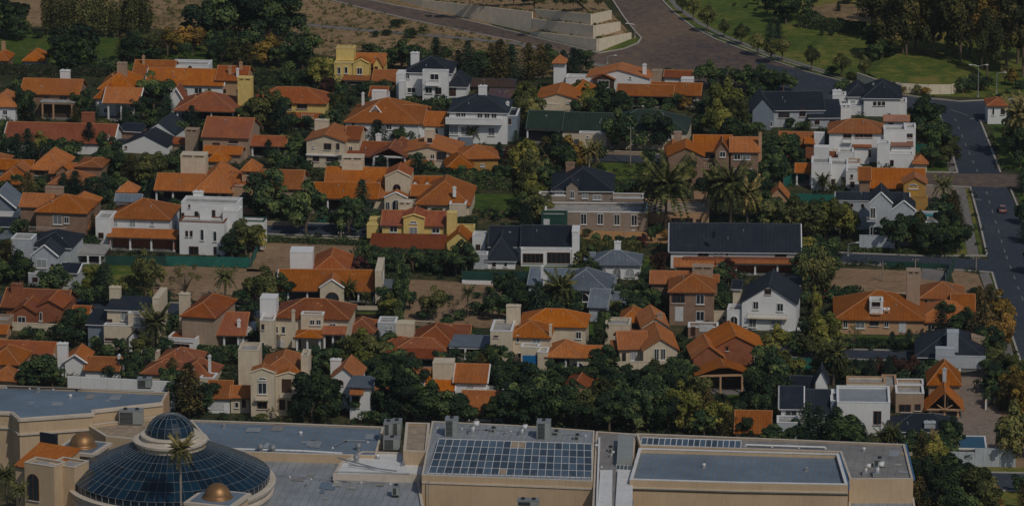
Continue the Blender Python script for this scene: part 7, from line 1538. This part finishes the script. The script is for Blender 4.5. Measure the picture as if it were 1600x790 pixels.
TL = """
-6 58 62 b;12 58 66 b;28 62 50 b;60 60 14 s;47 53 10 s;118 112 78 b 85;146 112 34 y 20;165 113 26 s;180 112 22 y 18;98 112 50 b 50
74 56 62 p;88 57 66 p;101 57 60 p;113 56 68 p;126 58 62 p;139 59 70 p;152 60 64 p;165 59 66 p;179 60 58 p;192 58 62 p;205 60 70 p;217 58 68 p;229 60 66 p;
193 96 46 k;210 98 50 b;228 96 44 o;246 92 40 k;262 88 46 g;282 84 44 g;302 82 42 g 46;290 98 34 b;240 102 30 o;318 70 70 b;336 64 84 p;350 68 80 b;368 62 88 p;384 66 82 b;402 62 90 p;418 66 84 b;434 58 80 p;446 60 72 b;328 92 38 b;346 100 40 b;364 96 36 o;386 104 42 k;352 84 40 b;400 86 50 b
420 104 50 g;443 108 40 b;473 108 68 b 62;452 122 30 b;500 134 46 y;512 158 40 r 26;522 152 30 o;534 160 34 y;480 132 26 s;452 132 24 s
608 94 20 s;620 44 16 s 24;640 60 18 s 26;586 58 12 s;604 56 12 s;660 50 9 s;575 84 18 s;590 86 16 s;628 112 50 b;612 104 30 b;648 92 26 s;681 104 48 c 42;662 106 34 b;731 128 68 c 50;716 120 44 c;752 118 40 b;782 134 76 k 58;800 128 62 c 50;826 124 60 k 50;845 118 52 k;858 110 40 b;896 126 54 c 44;880 120 44 c;908 116 40 b;768 116 50 k;695 100 30 b
430 196 56 b 56;410 206 68 o 60;392 204 50 b;440 210 60 c 50;398 176 38 o;424 170 36 b;455 176 26 o;540 176 24 b;566 152 26 s;580 142 18 S;600 150 30 y 30;625 178 26 b;645 172 24 b;668 178 28 b;690 178 30 o;706 176 26 b;532 190 34 b;544 178 34 o;522 186 42 o;516 210 40 b
37 186 50 b 44;50 190 34 c;10 208 26 s;130 184 44 b 44;118 192 30 k;148 196 40 c;212 168 34 b;240 170 60 b 58;262 190 46 c;222 190 40 b;300 212 50 c 44;318 214 30 b;280 218 34 b;246 214 44 b;252 160 24 b;330 150 22 s;310 148 24 s;284 150 20 s;30 150 28 b;14 152 22 s;4 222 30 b;196 196 32 c;206 200 24 s
10 246 36 b;28 252 46 c 40;44 250 52 c 44;62 244 40 y 38;80 254 38 b;100 256 42 b;120 246 30 b;140 238 50 c 38;158 240 36 y 24;172 256 40 b;160 274 44 b;186 280 46 b 50;206 286 48 k 50;228 290 50 o 50;248 290 52 o 48;264 284 44 b;282 262 30 b;200 268 30 b;180 308 40 b;164 312 46 c 40;226 320 40 b;240 322 44 c 40;150 302 30 b
26 300 30 b;44 308 42 k 40;62 304 34 y 28;100 306 38 c;118 308 44 c 42;136 314 38 c;10 306 26 b;10 392 24 s;30 372 34 b;146 382 52 c 30;138 392 30 s;160 318 26 s;116 396 24 s;4 410 24 s;274 340 30 b;268 372 36 c
300 336 34 c 30;346 322 38 m 40;356 330 24 s;384 398 56 o 56;362 402 44 b;404 392 40 y;12 436 66 k 64;32 440 48 b;-4 446 50 b;94 468 56 b 60;80 456 40 b;70 402 20 s;4 372 30 s;55 382 24 s
418 346 84 b 66;400 340 44 b;455 330 40 b;478 366 84 b 64;545 368 64 b 50;566 356 80 c 50;528 360 38 b;440 340 46 b;462 344 42 b;500 300 24 s;430 262 34 b;444 272 34 b;462 268 32 b;478 278 30 b;420 246 30 c;448 240 34 b;464 252 40 b;520 276 26 b;508 284 22 S;596 268 28 c 40;566 276 20 s;480 204 26 b;456 204 30 b
590 244 60 c 60;572 214 44 c;606 218 26 s;640 222 24 s;622 226 28 b;654 276 40 c 50;668 280 30 b;700 282 24 s;720 286 28 b;740 288 26 b;760 294 34 b;784 292 36 b;650 262 26 s;690 332 36 c 30;676 346 24 s;582 346 24 s;738 224 26 m 26;780 254 34 c
800 280 56 r 30;816 290 74 y 52;830 300 66 o 44;826 322 50 y 44;836 330 60 y 40;820 340 40 b;840 350 50 o 50;796 340 16 b;776 344 18 b;756 340 14 b;824 384 26 s;850 300 50 b;806 226 24 c;828 206 60 o 50;818 178 50 y 40;836 176 30 b;812 198 50 b;822 356 44 c
868 286 80 b 66;886 278 66 g 48;852 262 52 k 50;905 270 50 g 34;920 272 44 x 34;916 296 34 b;932 260 36 m 30;890 296 34 b;870 246 40 b;844 288 40 b
905 160 36 y;916 178 50 y 34;940 178 50 b 60;960 182 44 b;930 184 34 o;900 182 28 o;980 176 30 o;1002 172 22 y;1018 176 24 b;1055 168 26 y 40;1070 172 22 g;1045 178 20 s;1100 176 26 s;1046 124 20 y 26;984 124 18 y;970 240 70 b 56;1028 234 60 b 58;1000 240 34 b;1050 246 30 b;1012 262 30 b;940 246 22 s
1108 138 44 b 52;1128 140 30 c;1148 136 34 b;1166 142 40 b 44;1192 144 44 b 48;1210 146 38 b;1180 150 26 s;1224 144 34 b 40;1132 200 78 y 56;1122 216 60 y 50;1150 206 56 o 40;1108 190 36 b;1098 206 34 b;1142 222 40 b;1160 216 30 b;1166 200 30 y;1182 210 24 s;1112 224 30 c;1090 212 30 b;1158 176 30 b
1040 362 92 m 84;1010 318 40 m 40;1060 286 40 c 60;1042 280 34 b;1078 296 50 y 34;1024 300 40 c;1054 302 36 b;990 300 24 s;970 304 22 s;1006 306 26 s;1142 354 84 m 64;1118 338 62 m 50;1168 350 60 x 50;1186 350 44 y 36;1108 318 44 b;1128 300 30 b;1200 344 44 b;1196 310 36 b;1180 328 36 b;1174 290 28 b;1148 296 26 y;1104 372 24 s;1156 300 30 s
874 368 14 S;896 370 16 S;918 370 14 S;930 386 24 b;950 388 22 b;970 390 24 b;985 388 20 b;910 388 22 S;1006 384 20 r 26;1018 378 26 y 14;1040 376 20 G 22;1028 366 18 s;1064 346 14 s
1212 240 40 b 44;1228 256 50 b 50;1240 262 40 b;1206 266 44 b;1222 282 40 b;1200 284 46 b;1196 246 30 b;1250 228 20 s;1300 222 24 s;1314 206 20 c;1330 208 18 c;1264 200 22 k;1256 204 18 s;1234 200 18 b;1218 372 60 o 60;1240 372 66 o 60;1262 376 60 o 60;1290 374 60 y 58;1312 376 66 y 52;1326 372 50 o 40;1204 360 50 b;1276 396 34 y;1300 398 30 b;1232 394 34 y 44;1262 398 30 y 40;1200 384 24 b;1284 352 44 b;1230 350 40 b;1256 346 36 b;1212 340 34 b
1404 394 62 b 58;1428 388 58 y 52;1388 388 40 b;1448 396 50 b 44;1470 400 60 b 56;1496 396 54 b 50;1480 376 46 b;1500 370 40 k;1474 320 40 m 36;1490 344 50 k 40;1478 340 40 b;1466 346 36 s;1440 376 30 b;1300 310 22 m 22;1316 308 18 s;1320 298 18 m;1286 300 24 m 26
1448 212 62 b 56;1466 222 40 b;1440 232 48 b;1470 252 60 b 44;1456 262 40 b 40;1484 262 44 o 34;1430 200 40 b;1478 240 40 b;1446 182 24 b
1588 250 84 x 54;1600 214 60 x 40;1594 262 66 b 50;1586 226 50 b 44;1598 236 60 o 44;1626 430 60 b 50;1602 350 40 b 34;1560 160 16 s;1604 380 50 c 40;1598 300 40 c 36
1066 22 26 t 20;1083 34 38 t 24;1105 52 44 t 30;1132 60 30 t 20;1158 72 36 t 26;1184 88 38 t 28;1205 100 40 t 26;1222 98 42 t 30;1268 112 42 t 26;1315 122 40 t 30;1350 128 44 t 20;1300 118 16 s;1332 126 16 S;1318 148 28 s 30;1392 148 22 b 16;1434 148 18 S 14;1412 148 16 G 12;1446 148 14 G;1424 148 12 d;1505 146 26 s 34;1520 140 28 b;1534 142 26 s;1570 132 32 d 20;1582 134 28 g 24;1576 146 10 s;1594 140 18 s
1212 30 60 b 40;1228 38 50 b 44;1246 32 40 b;1215 60 30 c;1204 66 36 c;1262 34 22 s 34;1285 42 22 s 30;1304 46 22 s 30;1322 48 20 s 30;1340 52 22 s 30;1284 56 14 c;1298 56 10 s;1310 18 16 c;1270 12 22 b;1300 -2 20 b;1326 6 20 s;1346 8 22 b;1230 6 30 o;1160 -2 18 s;1184 8 20 b;1200 14 26 b;1148 10 6 s;1166 13 6 s;1180 18 6 s
1362 60 90 e 70;1382 66 110 e 60;1392 96 100 e 60;1410 96 100 e 56;1430 88 110 f 60;1416 100 110 e 60;1446 96 90 h 60;1458 100 130 f 66;1480 84 120 e 70;1490 92 130 f 60;1500 112 120 e 64;1516 90 120 h 70;1534 108 120 h 60;1542 128 110 f 50;1556 96 120 h 66;1572 110 120 e 66;1590 100 130 f 70;1598 120 110 e 60;1612 100 130 e 70;1366 86 60 b 40;1376 100 40 b;1440 62 90 e 60;1540 62 90 f 70;1390 40 80 e 70;1500 50 90 h 80;1580 60 90 e 70;1420 50 86 e 66;1460 60 90 e 66;1355 92 20 s;1376 98 18 s;1390 104 14 s;1520 54 80 e 70;1600 54 80 e
164 466 60 c 54;148 458 46 y 40;228 464 76 o 44;238 452 50 o 40;200 456 30 S;150 476 30 b;176 476 30 s;290 466 56 d 56;352 470 46 m 38;378 480 34 b;415 476 62 o 64;398 478 44 b;438 470 44 b;366 498 26 s;392 494 24 s;346 484 26 s;182 476 20 s;134 478 30 b;206 472 24 s;120 466 20 s;254 480 26 s
120 512 32 b 40;108 524 36 b;136 520 34 b;60 536 26 b 30;45 528 20 s;100 536 30 b;90 526 22 s;116 544 36 b;150 552 30 b;170 560 26 b;200 574 26 s;188 556 30 y 26;220 560 40 o 36;244 552 60 m 50;258 558 34 b;232 574 34 b;262 528 28 b;268 512 26 s;300 548 12 s;216 576 28 b;196 592 40 b 40;172 592 26 s;396 540 28 b 20;414 556 20 s;370 570 30 b;340 572 24 s;404 574 24 s;330 566 24 s;392 560 26 s
60 602 50 b 66;44 606 40 b;82 604 40 b;108 605 20 m 14;296 650 88 k 74;276 640 60 b;318 646 50 b;270 590 34 k 36;210 592 26 c;262 602 30 b;200 600 22 b;406 562 18 s;322 604 20 s;350 656 14 s;356 600 16 S
488 660 88 b 66;470 640 60 b;508 640 56 b;522 652 34 b;516 582 40 b 40;500 584 46 b;546 566 44 o 40;530 560 34 b;568 568 54 y 60;584 574 50 o 50;612 584 46 b 50;600 600 50 b;560 590 44 y 44;580 600 40 b;536 592 30 b;634 584 36 o;650 588 30 b;688 572 26 b;712 564 24 b;590 544 30 c 26;606 546 30 b;548 544 22 s;474 574 26 s;480 582 20 s;612 552 22 s;460 652 20 s;455 660 12 S;472 658 10 s;410 658 16 S;424 655 22 v 14;400 660 12 s
560 650 40 b 40;622 656 88 b 76;600 650 50 b;650 660 70 b;676 664 70 b 66;706 666 56 b 60;730 664 40 b;640 626 60 b;580 662 26 s;600 664 22 b;738 612 30 b;782 612 50 b;770 660 40 b;800 650 56 b 56;790 624 60 b 50;780 590 50 b 44;752 590 40 k 44;764 576 40 b 40;740 580 34 b;722 588 24 b;758 558 20 s;706 580 20 s
660 500 18 s;678 500 56 o 46;693 510 18 s;640 484 34 b 26;622 500 70 b 26;610 500 44 y 40;604 482 34 b;596 474 34 o;628 460 56 b 20;546 472 30 m 30;572 478 20 m 20;560 426 26 r 34;580 424 26 b;600 424 36 b 40;620 424 36 b;645 424 40 b 40;668 426 38 b;690 428 40 b 40;712 430 46 b 50;728 424 50 b 40;570 410 30 b;586 412 34 b;750 440 20 s;708 494 30 v 26;730 496 46 m 24;742 492 24 s;722 500 20 s;764 494 34 s 24;780 500 44 b;698 500 12 s;700 470 12 s;745 466 12 s;764 460 14 s;600 522 16 s;622 506 14 s;700 508 14 s;740 534 24 s
792 474 50 b 50;806 486 56 c 56;780 456 30 b;818 492 50 b 46;842 496 60 c 56;858 494 50 b 50;876 496 58 m 54;890 488 44 b;898 500 34 b;866 504 36 b;796 500 34 b;920 442 40 b;910 424 40 o 30;900 400 30 y;924 396 14 b;946 398 14 b;990 472 32 o 36;972 468 26 y 34;1004 486 52 b 44;1018 476 60 b 44;1010 500 50 b;990 502 50 b;1026 492 40 b;962 490 26 S;942 534 50 b 26;938 552 60 b 24;948 510 30 s;906 504 20 S;1034 440 50 r 20;1026 424 30 r 24;1000 420 24 b;1004 442 20 s;884 386 22 s
1066 402 12 r 20;1080 440 20 s;1138 446 44 r 30;1124 438 24 r;1150 440 22 s;1128 470 34 b 30;1122 480 30 b;1136 500 44 b 26;1124 500 44 y 26;1130 452 44 b;1060 550 30 b;1070 560 24 b;1075 524 16 y;1100 526 14 s;1256 480 30 b
1270 440 60 b 40;1280 470 86 o 56;1258 434 50 b;1292 430 40 b;1278 410 36 b;1252 450 34 b;1300 414 26 s;1272 500 56 y 22;1274 540 60 y 26;1260 530 30 b;1290 556 66 y 56;1268 560 40 o;1306 556 36 b;1320 500 16 s;1306 474 30 s;1330 468 26 s;1316 484 20 s;1240 544 30 b;1250 556 30 s;1326 546 16 s;1344 544 12 s;1360 546 10 s;1334 545 40 d 24;1394 542 26 c 26;1420 542 30 c;1408 550 22 T 22;1432 550 28 T;1380 544 12 s
1470 534 62 c 50;1494 530 40 b;1480 510 40 b;1508 520 40 b;1536 540 76 k 70;1558 530 80 g 54;1546 500 60 k;1530 490 46 k;1566 548 60 g 44;1544 560 50 b;1560 574 40 o;1520 460 14 s 24;1545 590 40 b;1570 592 40 o;1590 600 46 y;1560 612 44 b 50;1584 632 60 g 50;1600 650 70 g 50;1594 612 50 o;1574 640 50 k;1610 630 60 k
1580 728 100 o 60;1604 716 90 g 60;1566 640 40 k;1550 632 36 b;1606 690 60 k;1544 612 30 s;1592 770 30 b;1600 800 50 k 40
1302 602 62 m 46;1320 600 40 o 40;1336 598 40 c 36;1286 590 44 o 44;1360 606 50 c 36;1388 606 54 c 34;1376 598 40 r 40;1404 600 44 r 40;1424 598 44 r 40;1440 606 46 c 40;1344 600 30 b;1410 612 36 b;1436 614 24 b;1462 600 40 s
1190 640 80 b 60;1204 612 74 b 66;1214 606 60 y 60;1230 596 50 y 50;1196 580 60 o 50;1212 560 56 y 50;1186 600 40 b;1222 632 50 b;1240 600 34 b;1200 660 60 b 50;1216 680 30 b;1180 650 40 b
1262 692 68 c 60;1280 696 66 c 56;1308 700 62 b 60;1330 700 54 b;1348 702 40 c 34;1336 706 34 b;1376 704 30 m 26;1392 706 40 m 32;1400 700 34 o;1365 706 22 s;1240 692 40 b;1224 696 26 s;1316 706 40 b;1208 702 40 b;1478 716 50 b 50;1470 702 34 s;1486 712 60 b 40;1504 724 24 s
1434 730 60 b 50;1440 760 90 k 56;1452 720 44 x 30;1462 738 60 y 40;1424 712 40 b;1446 790 80 b 60;1466 800 80 b 60;1486 790 84 b 70;1500 780 60 b;1520 800 76 o 60;1510 772 50 b;1540 810 60 o 50;1470 760 60 y 40;1534 786 50 o;1436 800 60 k;1500 820 60 b;1552 800 40 g
800 660 60 b 60;820 666 70 b 60;834 640 70 b 60;850 660 74 b 60;862 620 44 b 50;812 626 60 b;838 612 36 b;876 664 66 b 60;896 640 50 b;920 668 60 o 56;900 668 56 b;936 650 60 o 50;956 630 60 b;926 610 50 b;944 598 60 b 50;952 674 60 b;974 660 70 b 60;994 676 70 b 60;980 620 50 b;1006 640 70 b 60;1024 660 76 b 60;1030 620 60 o 56;1050 640 76 b 60;1044 676 60 b 50;1066 668 76 y 50;1078 680 70 y 50;1090 650 66 o 50;1070 630 44 y 44;1052 606 50 b;1072 604 44 b 50;1090 612 40 b;1106 664 60 k 50;1120 680 56 y 46;1140 684 44 k 44;1136 666 40 g 30;1156 656 34 b;1164 690 40 b 36;1100 684 44 b;1176 630 40 b;1010 606 30 b;1000 600 26 s;892 600 34 b;866 600 40 b;906 600 30 b;1086 630 40 b;1120 640 30 s;1196 690 24 s;846 600 26 b;1062 560 36 b 40;1074 584 40 b;1058 590 34 b
284 893 200 x 44;14 862 130 m 36;34 870 112 m 30;1040 400 22 y 22;930 272 60 v 20
"""
ALL = []
for ln in TL.strip().split('\n'):
    for it in ln.split(';'):
        q = it.split()
        if len(q) < 4: continue
        x_, y_, h_ = float(q[0]), float(q[1]), float(q[2])
        ALL.append((x_, y_, h_, q[3], float(q[4]) if len(q) > 4 else None))
small = sorted([q for q in ALL if q[3] in 'boy' and len(q[3]) == 1], key=lambda q: -(q[2] * (q[4] or q[2] * .9)))[296:]
for q in ALL:
    if q not in small: tree(*q)
mass = MB(); mass.tone = []; rr = random.Random(77)
for (x_, y_, h_, k_, w_) in small:                # the smaller garden trees past the limit, as one mass
    a = P(x_, y_); s_ = scale_at(y_); Hm = h_ / s_; W = (w_ / s_) if w_ else Hm * .95
    lob = [(0, 0, .58, .3)] + [(rr.uniform(-.3, .3), rr.uniform(-.3, .3), rr.uniform(.35, .82), rr.uniform(.12, .2)) for _ in range(8)]; tot = sum(l[3] ** 2 for l in lob)
    mass.tube([(a[0], a[1], 0), (a[0], a[1], Hm * .5)], [.15, .1], 5); mass.tone.extend([0] * (len(mass.f) - len(mass.tone)))
    for l in lob:
        tl = rr.random()
        for _ in range(int(800 * l[3] ** 2 / tot)):
            d = rnd_dir(rr); d = (d[0], d[1], d[2] if d[2] > 0 or rr.random() < .35 else -d[2]); kk = l[3] * rr.uniform(.7, 1.1)
            card(mass, (a[0] + (l[0] + d[0] * kk) * W * 1.1, a[1] + (l[1] + d[1] * kk) * W * 1.1, (l[2] + d[2] * kk) * Hm), (d[0] + rr.uniform(-.6, .6), d[1] + rr.uniform(-.6, .6), d[2] + .3), .28 * rr.uniform(.6, 1.2), rr, tl * .6 + rr.random() * .4)
o = link("small_garden_trees", mass.mesh("small_garden_trees", LEAF['b']), None, 'stuff'); tag(o, "many small green trees and bushes crowding the gaps between houses and larger trees", "trees")
for k_ in range(16):
    xx = 690 + k_ * 16 + R.uniform(-5, 5); zt_ = 6 + 4 * (xx > 836) + (xx > 836) * .6
    aa = 3 + (xx - 690) * .045 if xx < 836 else 14
    tree(xx, 0 + aa - (6 if xx > 836 else 3), R.uniform(10, 17), R.choice('bsSo'), R.uniform(14, 24), z=zt_ - .3)
REFS += [(*P(60, 80), "the far lawn at top left"), (*P(560, 30), "the dry hillside"), (*P(650, 70), "the dry hillside footpath"), (*P(1130, 80), "the wide road bend"), (*P(1250, 90), "the park lawn edge"), (*P(1480, 60), "the park lawn"), (*P(1300, 20), "the dirt mound in the park"), (*P(1520, 240), "the avenue"), (*P(1600, 300), "the avenue's far pavement"),
         (*P(320, 440), "the bare lot under the teal net"), (*P(170, 440), "the grassy lot"), (*P(700, 470), "the dry garden"), (*P(1380, 440), "the bare earth lot"), (*P(480, 360), "the mansion street"), (*P(1580, 700), "the pool terrace wall"), (*P(1560, 520), "the avenue's lower end"), (*P(470, 395), "the bare lot by the mansion street"), (*P(1480, 780), "the front right street"), (*P(1360, 590), "the street below the wide orange house"), (*P(1000, 660), "the skylight wing's back wall"), (*P(1100, 690), "the right mall wing's back wall")]

# labels that single each plant out: by look, size and the nearest landmark
def size_word(h, kind):
    return 'tall' if h > 8.5 else ('small' if h < 4.2 else 'mid height')
groups = {}
for (o, x, y, h, words, kind) in TREES:
    best = sorted(REFS, key=lambda r_: (r_[0] - x) ** 2 + ((r_[1] - y) * .6) ** 2)[0]
    dx, dy = x - best[0], y - best[1]
    rel = ('right of' if dx > 0 else 'left of') if abs(dx) > abs(dy) * .45 else ('behind' if dy > 0 else 'in front of')
    sw = size_word(h, kind)
    base = "%s %s" % (sw, words) if not words.startswith(('tall', 'low', 'small')) else words
    groups.setdefault((base, rel, best[2]), []).append((o, x, y, h))
ORD = ['first', 'second', 'third', 'fourth', 'fifth', 'sixth', 'seventh', 'eighth', 'ninth', 'tenth', 'eleventh', 'twelfth', 'thirteenth', 'fourteenth']
for (base, rel, ref), L in groups.items():
    L.sort(key=lambda q: proj((q[1], q[2], 0))[0])
    n = len(L)
    for i, (o, x, y, h) in enumerate(L):
        if n == 1: lab = "%s %s %s" % (base, rel, ref)
        elif n == 2: lab = "%s %s %s %s" % (('left', 'right')[i] + ' hand', base, rel, ref)
        elif i == 0: lab = "leftmost %s %s %s" % (base, rel, ref)
        elif i == n - 1: lab = "rightmost %s %s %s" % (base, rel, ref)
        elif n == 3: lab = "middle %s %s %s" % (base, rel, ref)
        else: lab = "%s from left %s %s %s" % (ORD[min(i, 13)], base, rel, ref)
        w_ = lab.split()
        o["label"] = ' '.join(w_[:16])

# garden furniture and rotary clothes lines that show on the lawns
def table(px, py, label, mat='frame_w'):
    a = P(px, py); t = thing("garden_table", label, "garden table", (a[0], a[1], .15), .3)
    mb = MB(); mb.box(-.8, .8, -.45, .45, .7, .76); part("table_top", mb, M[mat], t); l = MB(); l.box(-.04, .04, -.04, .04, 0, .699); me = l.mesh("leg", M[mat])
    for x in (-.7, .7):
        for y in (-.38, .38): link("leg", me, t, None, (x, y, 0))
    for i_, x in enumerate((-.5, .5)):
        for y, sg in ((-.9, -1), (.9, 1)):
            c = thing("garden_chair", "white garden chair, %s %s side of %s" % (('left', 'right')[i_], ('near', 'far')[sg > 0], label), "chair", (a[0] + x, a[1] + y, .15), 0)
            m_ = MB(); m_.box(-.25, .25, -.25, .25, .42, .47); part("seat", m_, M[mat], c); m_ = MB(); m_.box(-.25, .25, sg * .22 - .03, sg * .22 + .03, .471, .95); part("backrest", m_, M[mat], c)
            lm = MB(); lm.box(-.03, .03, -.03, .03, 0, .419); lme = lm.mesh("leg", M[mat])
            for u in (-.2, .2):
                for v in (-.2, .2): link("leg", lme, c, None, (u, v, 0))
table(334, 551, "white table before the dark porch"); table(925, 446, "white table before the three arches"); table(1236, 522, "white table in the dark side yard"); table(1128, 626, "white table on the timber house lawn")

# hedges: clipped boxes of leaves
def hedge(x0, y0, x1, y1, h, w, lf, label):
    a, b = P(x0, y0), P(x1, y1); L = hypot(b[0] - a[0], b[1] - a[1]); r = random.Random(int(x0 + y0)); mb = MB(); mb.tone = []
    t = thing("hedge", label, "hedge", (a[0], a[1], 0), atan2(b[1] - a[1], b[0] - a[0]), "garden hedges")
    n = int(min(4200, (L * h * 2 + L * w * 2 + w * h * 2) * 24))
    for _ in range(n):
        x, y, z = r.uniform(0, L), r.uniform(-w / 2, w / 2), r.uniform(.05, h); q = r.random()
        if q < .4: y = -w / 2; nn = (0, -1, .3)
        elif q < .75: z = h; nn = (0, 0, 1)
        elif q < .85: x = 0; nn = (-1, 0, .2)
        elif q < .95: x = L; nn = (1, 0, .2)
        else: y = w / 2; nn = (0, 1, .2)
        j = .16; card(mb, (x + r.uniform(-j, j), y + r.uniform(-j, j), z + r.uniform(-j, j) + .12 * sin(x * .8 + x0)), [k + r.uniform(-.7, .7) for k in nn], .22 * r.uniform(.6, 1.3), r, r.random())
    part("foliage", mb, LEAF[lf], t)
    mb = MB(); mb.box(.15, L - .15, -w / 2 + .15, w / 2 - .15, 0, h - .15); part("woody_core", mb, M['bark'], t)
hedge(0, 116, 170, 118, 2.4, 2.5, 'b', "long dark clipped hedge below the far lawn at top left"); hedge(400, 132, 480, 132, 3.2, 2, 'b', "tall dark hedge left of the bright yellow tower house"); hedge(575, 412, 735, 420, 3.6, 3, 'b', "thick dark hedge below the yellow house with red brown roofs")
hedge(1270, 545, 1280, 450, 2.6, 1.6, 'o', "long olive hedge running away from camera beside the wide orange house"); hedge(1316, 536, 1448, 541, 1.2, 1.2, 'b', "low dark hedge in front of the wide orange house"); hedge(622, 506, 636, 436, 3.4, 1.4, 'b', "tall narrow hedge at the dry garden's left edge")
hedge(400, 378, 575, 384, 1.3, .8, 'b', "low hedge along the bare lot by the mansion street"); hedge(310, 556, 372, 558, 2.2, 2, 'b', "clipped hedge in front of the dark porch house"); hedge(1020, 300, 960, 297, 2.2, 2, 'b', "dark hedge behind the stone mansion"); hedge(905, 392, 1000, 394, 2.4, 2, 'o', "olive hedge behind the villa with three arches")
hedge(445, 560, 475, 560, 1.4, 1, 'b', "short hedge at the foot of the white tower block house"); hedge(1250, 42, 1350, 54, 3.0, 3, 'b', "dark hedge line under the dirt mound in the park"); hedge(1300, 392, 1440, 396, .9, .8, 'b', "low hedge along the street below the grey gabled house"); hedge(715, 348, 745, 350, 1.6, 1.5, 'b', "small hedge right of the grand mansion")
hedge(660, 290, 800, 296, 2.8, 2.6, 'b', "dark hedge belt behind the garden lawn and the wide gables"); hedge(130, 196, 170, 198, 1.6, 2, 'o', "low hedge behind the long dark red roof"); hedge(498, 498, 600, 498, .9, .8, 'r', "reddish low hedge in front of the arched entrance house")

# ground cover shrubbery between houses: one mass nobody could count
def inside(p, poly):
    c = False; n = len(poly); j = n - 1
    for i in range(n):
        if (poly[i][1] > p[1]) != (poly[j][1] > p[1]) and p[0] < (poly[j][0] - poly[i][0]) * (p[1] - poly[i][1]) / (poly[j][1] - poly[i][1]) + poly[i][0]: c = not c
        j = i
    return c
KEEP = [[P(*p) for p in q] for q in ([(-400, -90), (2000, -90), (2000, 148), (1440, 152), (1300, 170), (1100, 140), (900, 118), (600, 98), (440, 76), (200, 60), (200, 106), (-400, 106)],)]
for o in list(COL.objects):
    if o.get("kind") == 'structure' and o.name.split('.')[0] in ('avenue', 'street', 'cross_street', 'empty_lot', 'dry_garden', 'gravel_court', 'paved_terrace', 'garden_lawn', 'grass_verge', 'pavement', 'grass_lot', 'driveway', 'bare_corner', 'bare_verge', 'main_road', 'road_junction'):
        KEEP.append([(v.co.x, v.co.y) for v in o.data.vertices])
def blocked(x, y, m=.4):
    for cx, cy, ux, uy, hw, hd in OBST:
        dx, dy = x - cx, y - cy
        if abs(dx * ux + dy * uy) < hw + m and abs(-dx * uy + dy * ux) < hd + m: return True
    for q in KEEP + OB_POLY:
        if inside((x, y), q): return True
    return False
r = random.Random(5); sh = MB(); sh.tone = []; cnt = 0
while cnt < 5200:
    px, py = r.uniform(-20, 1620), r.uniform(104, 700)
    x, y = P(px, py)
    if math.sin(x * .11 + 1.3) * math.cos(y * .09) + r.uniform(-.9, .9) < -.75 or blocked(x, y): cnt += .2; continue
    cnt += 1; rad = r.uniform(.5, 1.5); tn = r.random()
    for _ in range(26):
        d = rnd_dir(r); d = (d[0], d[1], abs(d[2])); k = rad * r.uniform(.7, 1.1)
        card(sh, (x + d[0] * k, y + d[1] * k, d[2] * k * 1.1), (d[0] + r.uniform(-.5, .5), d[1] + r.uniform(-.5, .5), d[2] + .3), .3 * r.uniform(.6, 1.3), r, tn * .6 + .4 * r.random())
o = link("garden_undergrowth", sh.mesh("garden_undergrowth", LEAF['b']), None, 'stuff'); tag(o, "dark green low shrubs and ground cover filling the gardens between the houses", "undergrowth")
sh = MB(); sh.tone = []
for _ in range(2600):                            # tufts of scrub on the dry hillside and terraces
    px, py = r.uniform(230, 940), r.uniform(-5, 116); x, y = P(px, py)
    if inside((px, py), [(505, -6), (600, 20), (763, 54), (880, 86), (940, 102), (990, 60), (960, -6)]) or inside((px, py), ROAD + ROAD_R): continue
    rad = r.uniform(.25, .9) ** 1.4
    for _ in range(14):
        d = rnd_dir(r); d = (d[0], d[1], abs(d[2])); card(sh, (x + d[0] * rad, y + d[1] * rad, d[2] * rad * .8), (d[0], d[1], d[2] + .3), .28 * rad + .08, r, r.random())
for f, _z in TER:
    for i in range(len(f) - 1):
        a, b = f[i], f[i + 1]; L = hypot(b[0] - a[0], b[1] - a[1])
        for _ in range(int(L / 1.1)):
            k = r.random(); nx, ny = -(b[1] - a[1]) / L, (b[0] - a[0]) / L; e = r.uniform(.5, 1.5); x, y = a[0] + (b[0] - a[0]) * k + nx * e, a[1] + (b[1] - a[1]) * k + ny * e; z = a[2] + (b[2] - a[2]) * k; rad = r.uniform(.2, .7)
            for _ in range(14):
                d = rnd_dir(r); d = (d[0], d[1], abs(d[2])); card(sh, (x + d[0] * rad, y + d[1] * rad, z - .12 + d[2] * rad), (d[0], d[1], d[2] + .3), .22, r, r.random())
o = link("hillside_scrub", sh.mesh("hillside_scrub", LEAF['o']), None, 'stuff'); tag(o, "scattered olive scrub tufts over the dry hillside and wall terraces", "scrub")
print("TREES", len(TREES))
# ------------------------------------------------------------------ thin bluish haze volume, added to lift the dark tones
hb = MB(); hb.box(-7000, 7000, -600, 14200, -1.0, 310.0)
hm = bpy.data.materials.new("haze"); hm.use_nodes = True; nt = hm.node_tree
nt.nodes.remove(nt.nodes["Principled BSDF"])
pv = nt.nodes.new("ShaderNodeVolumePrincipled"); pv.inputs["Color"].default_value = (0.82, 0.90, 1.0, 1); pv.inputs["Density"].default_value = 0.000022
nt.links.new(pv.outputs[0], nt.nodes["Material Output"].inputs["Volume"])
hz = link("haze", hb.mesh("haze", hm), None, 'stuff'); tag(hz, "thin pale haze added over the whole suburb to lift the dark tones", "haze")
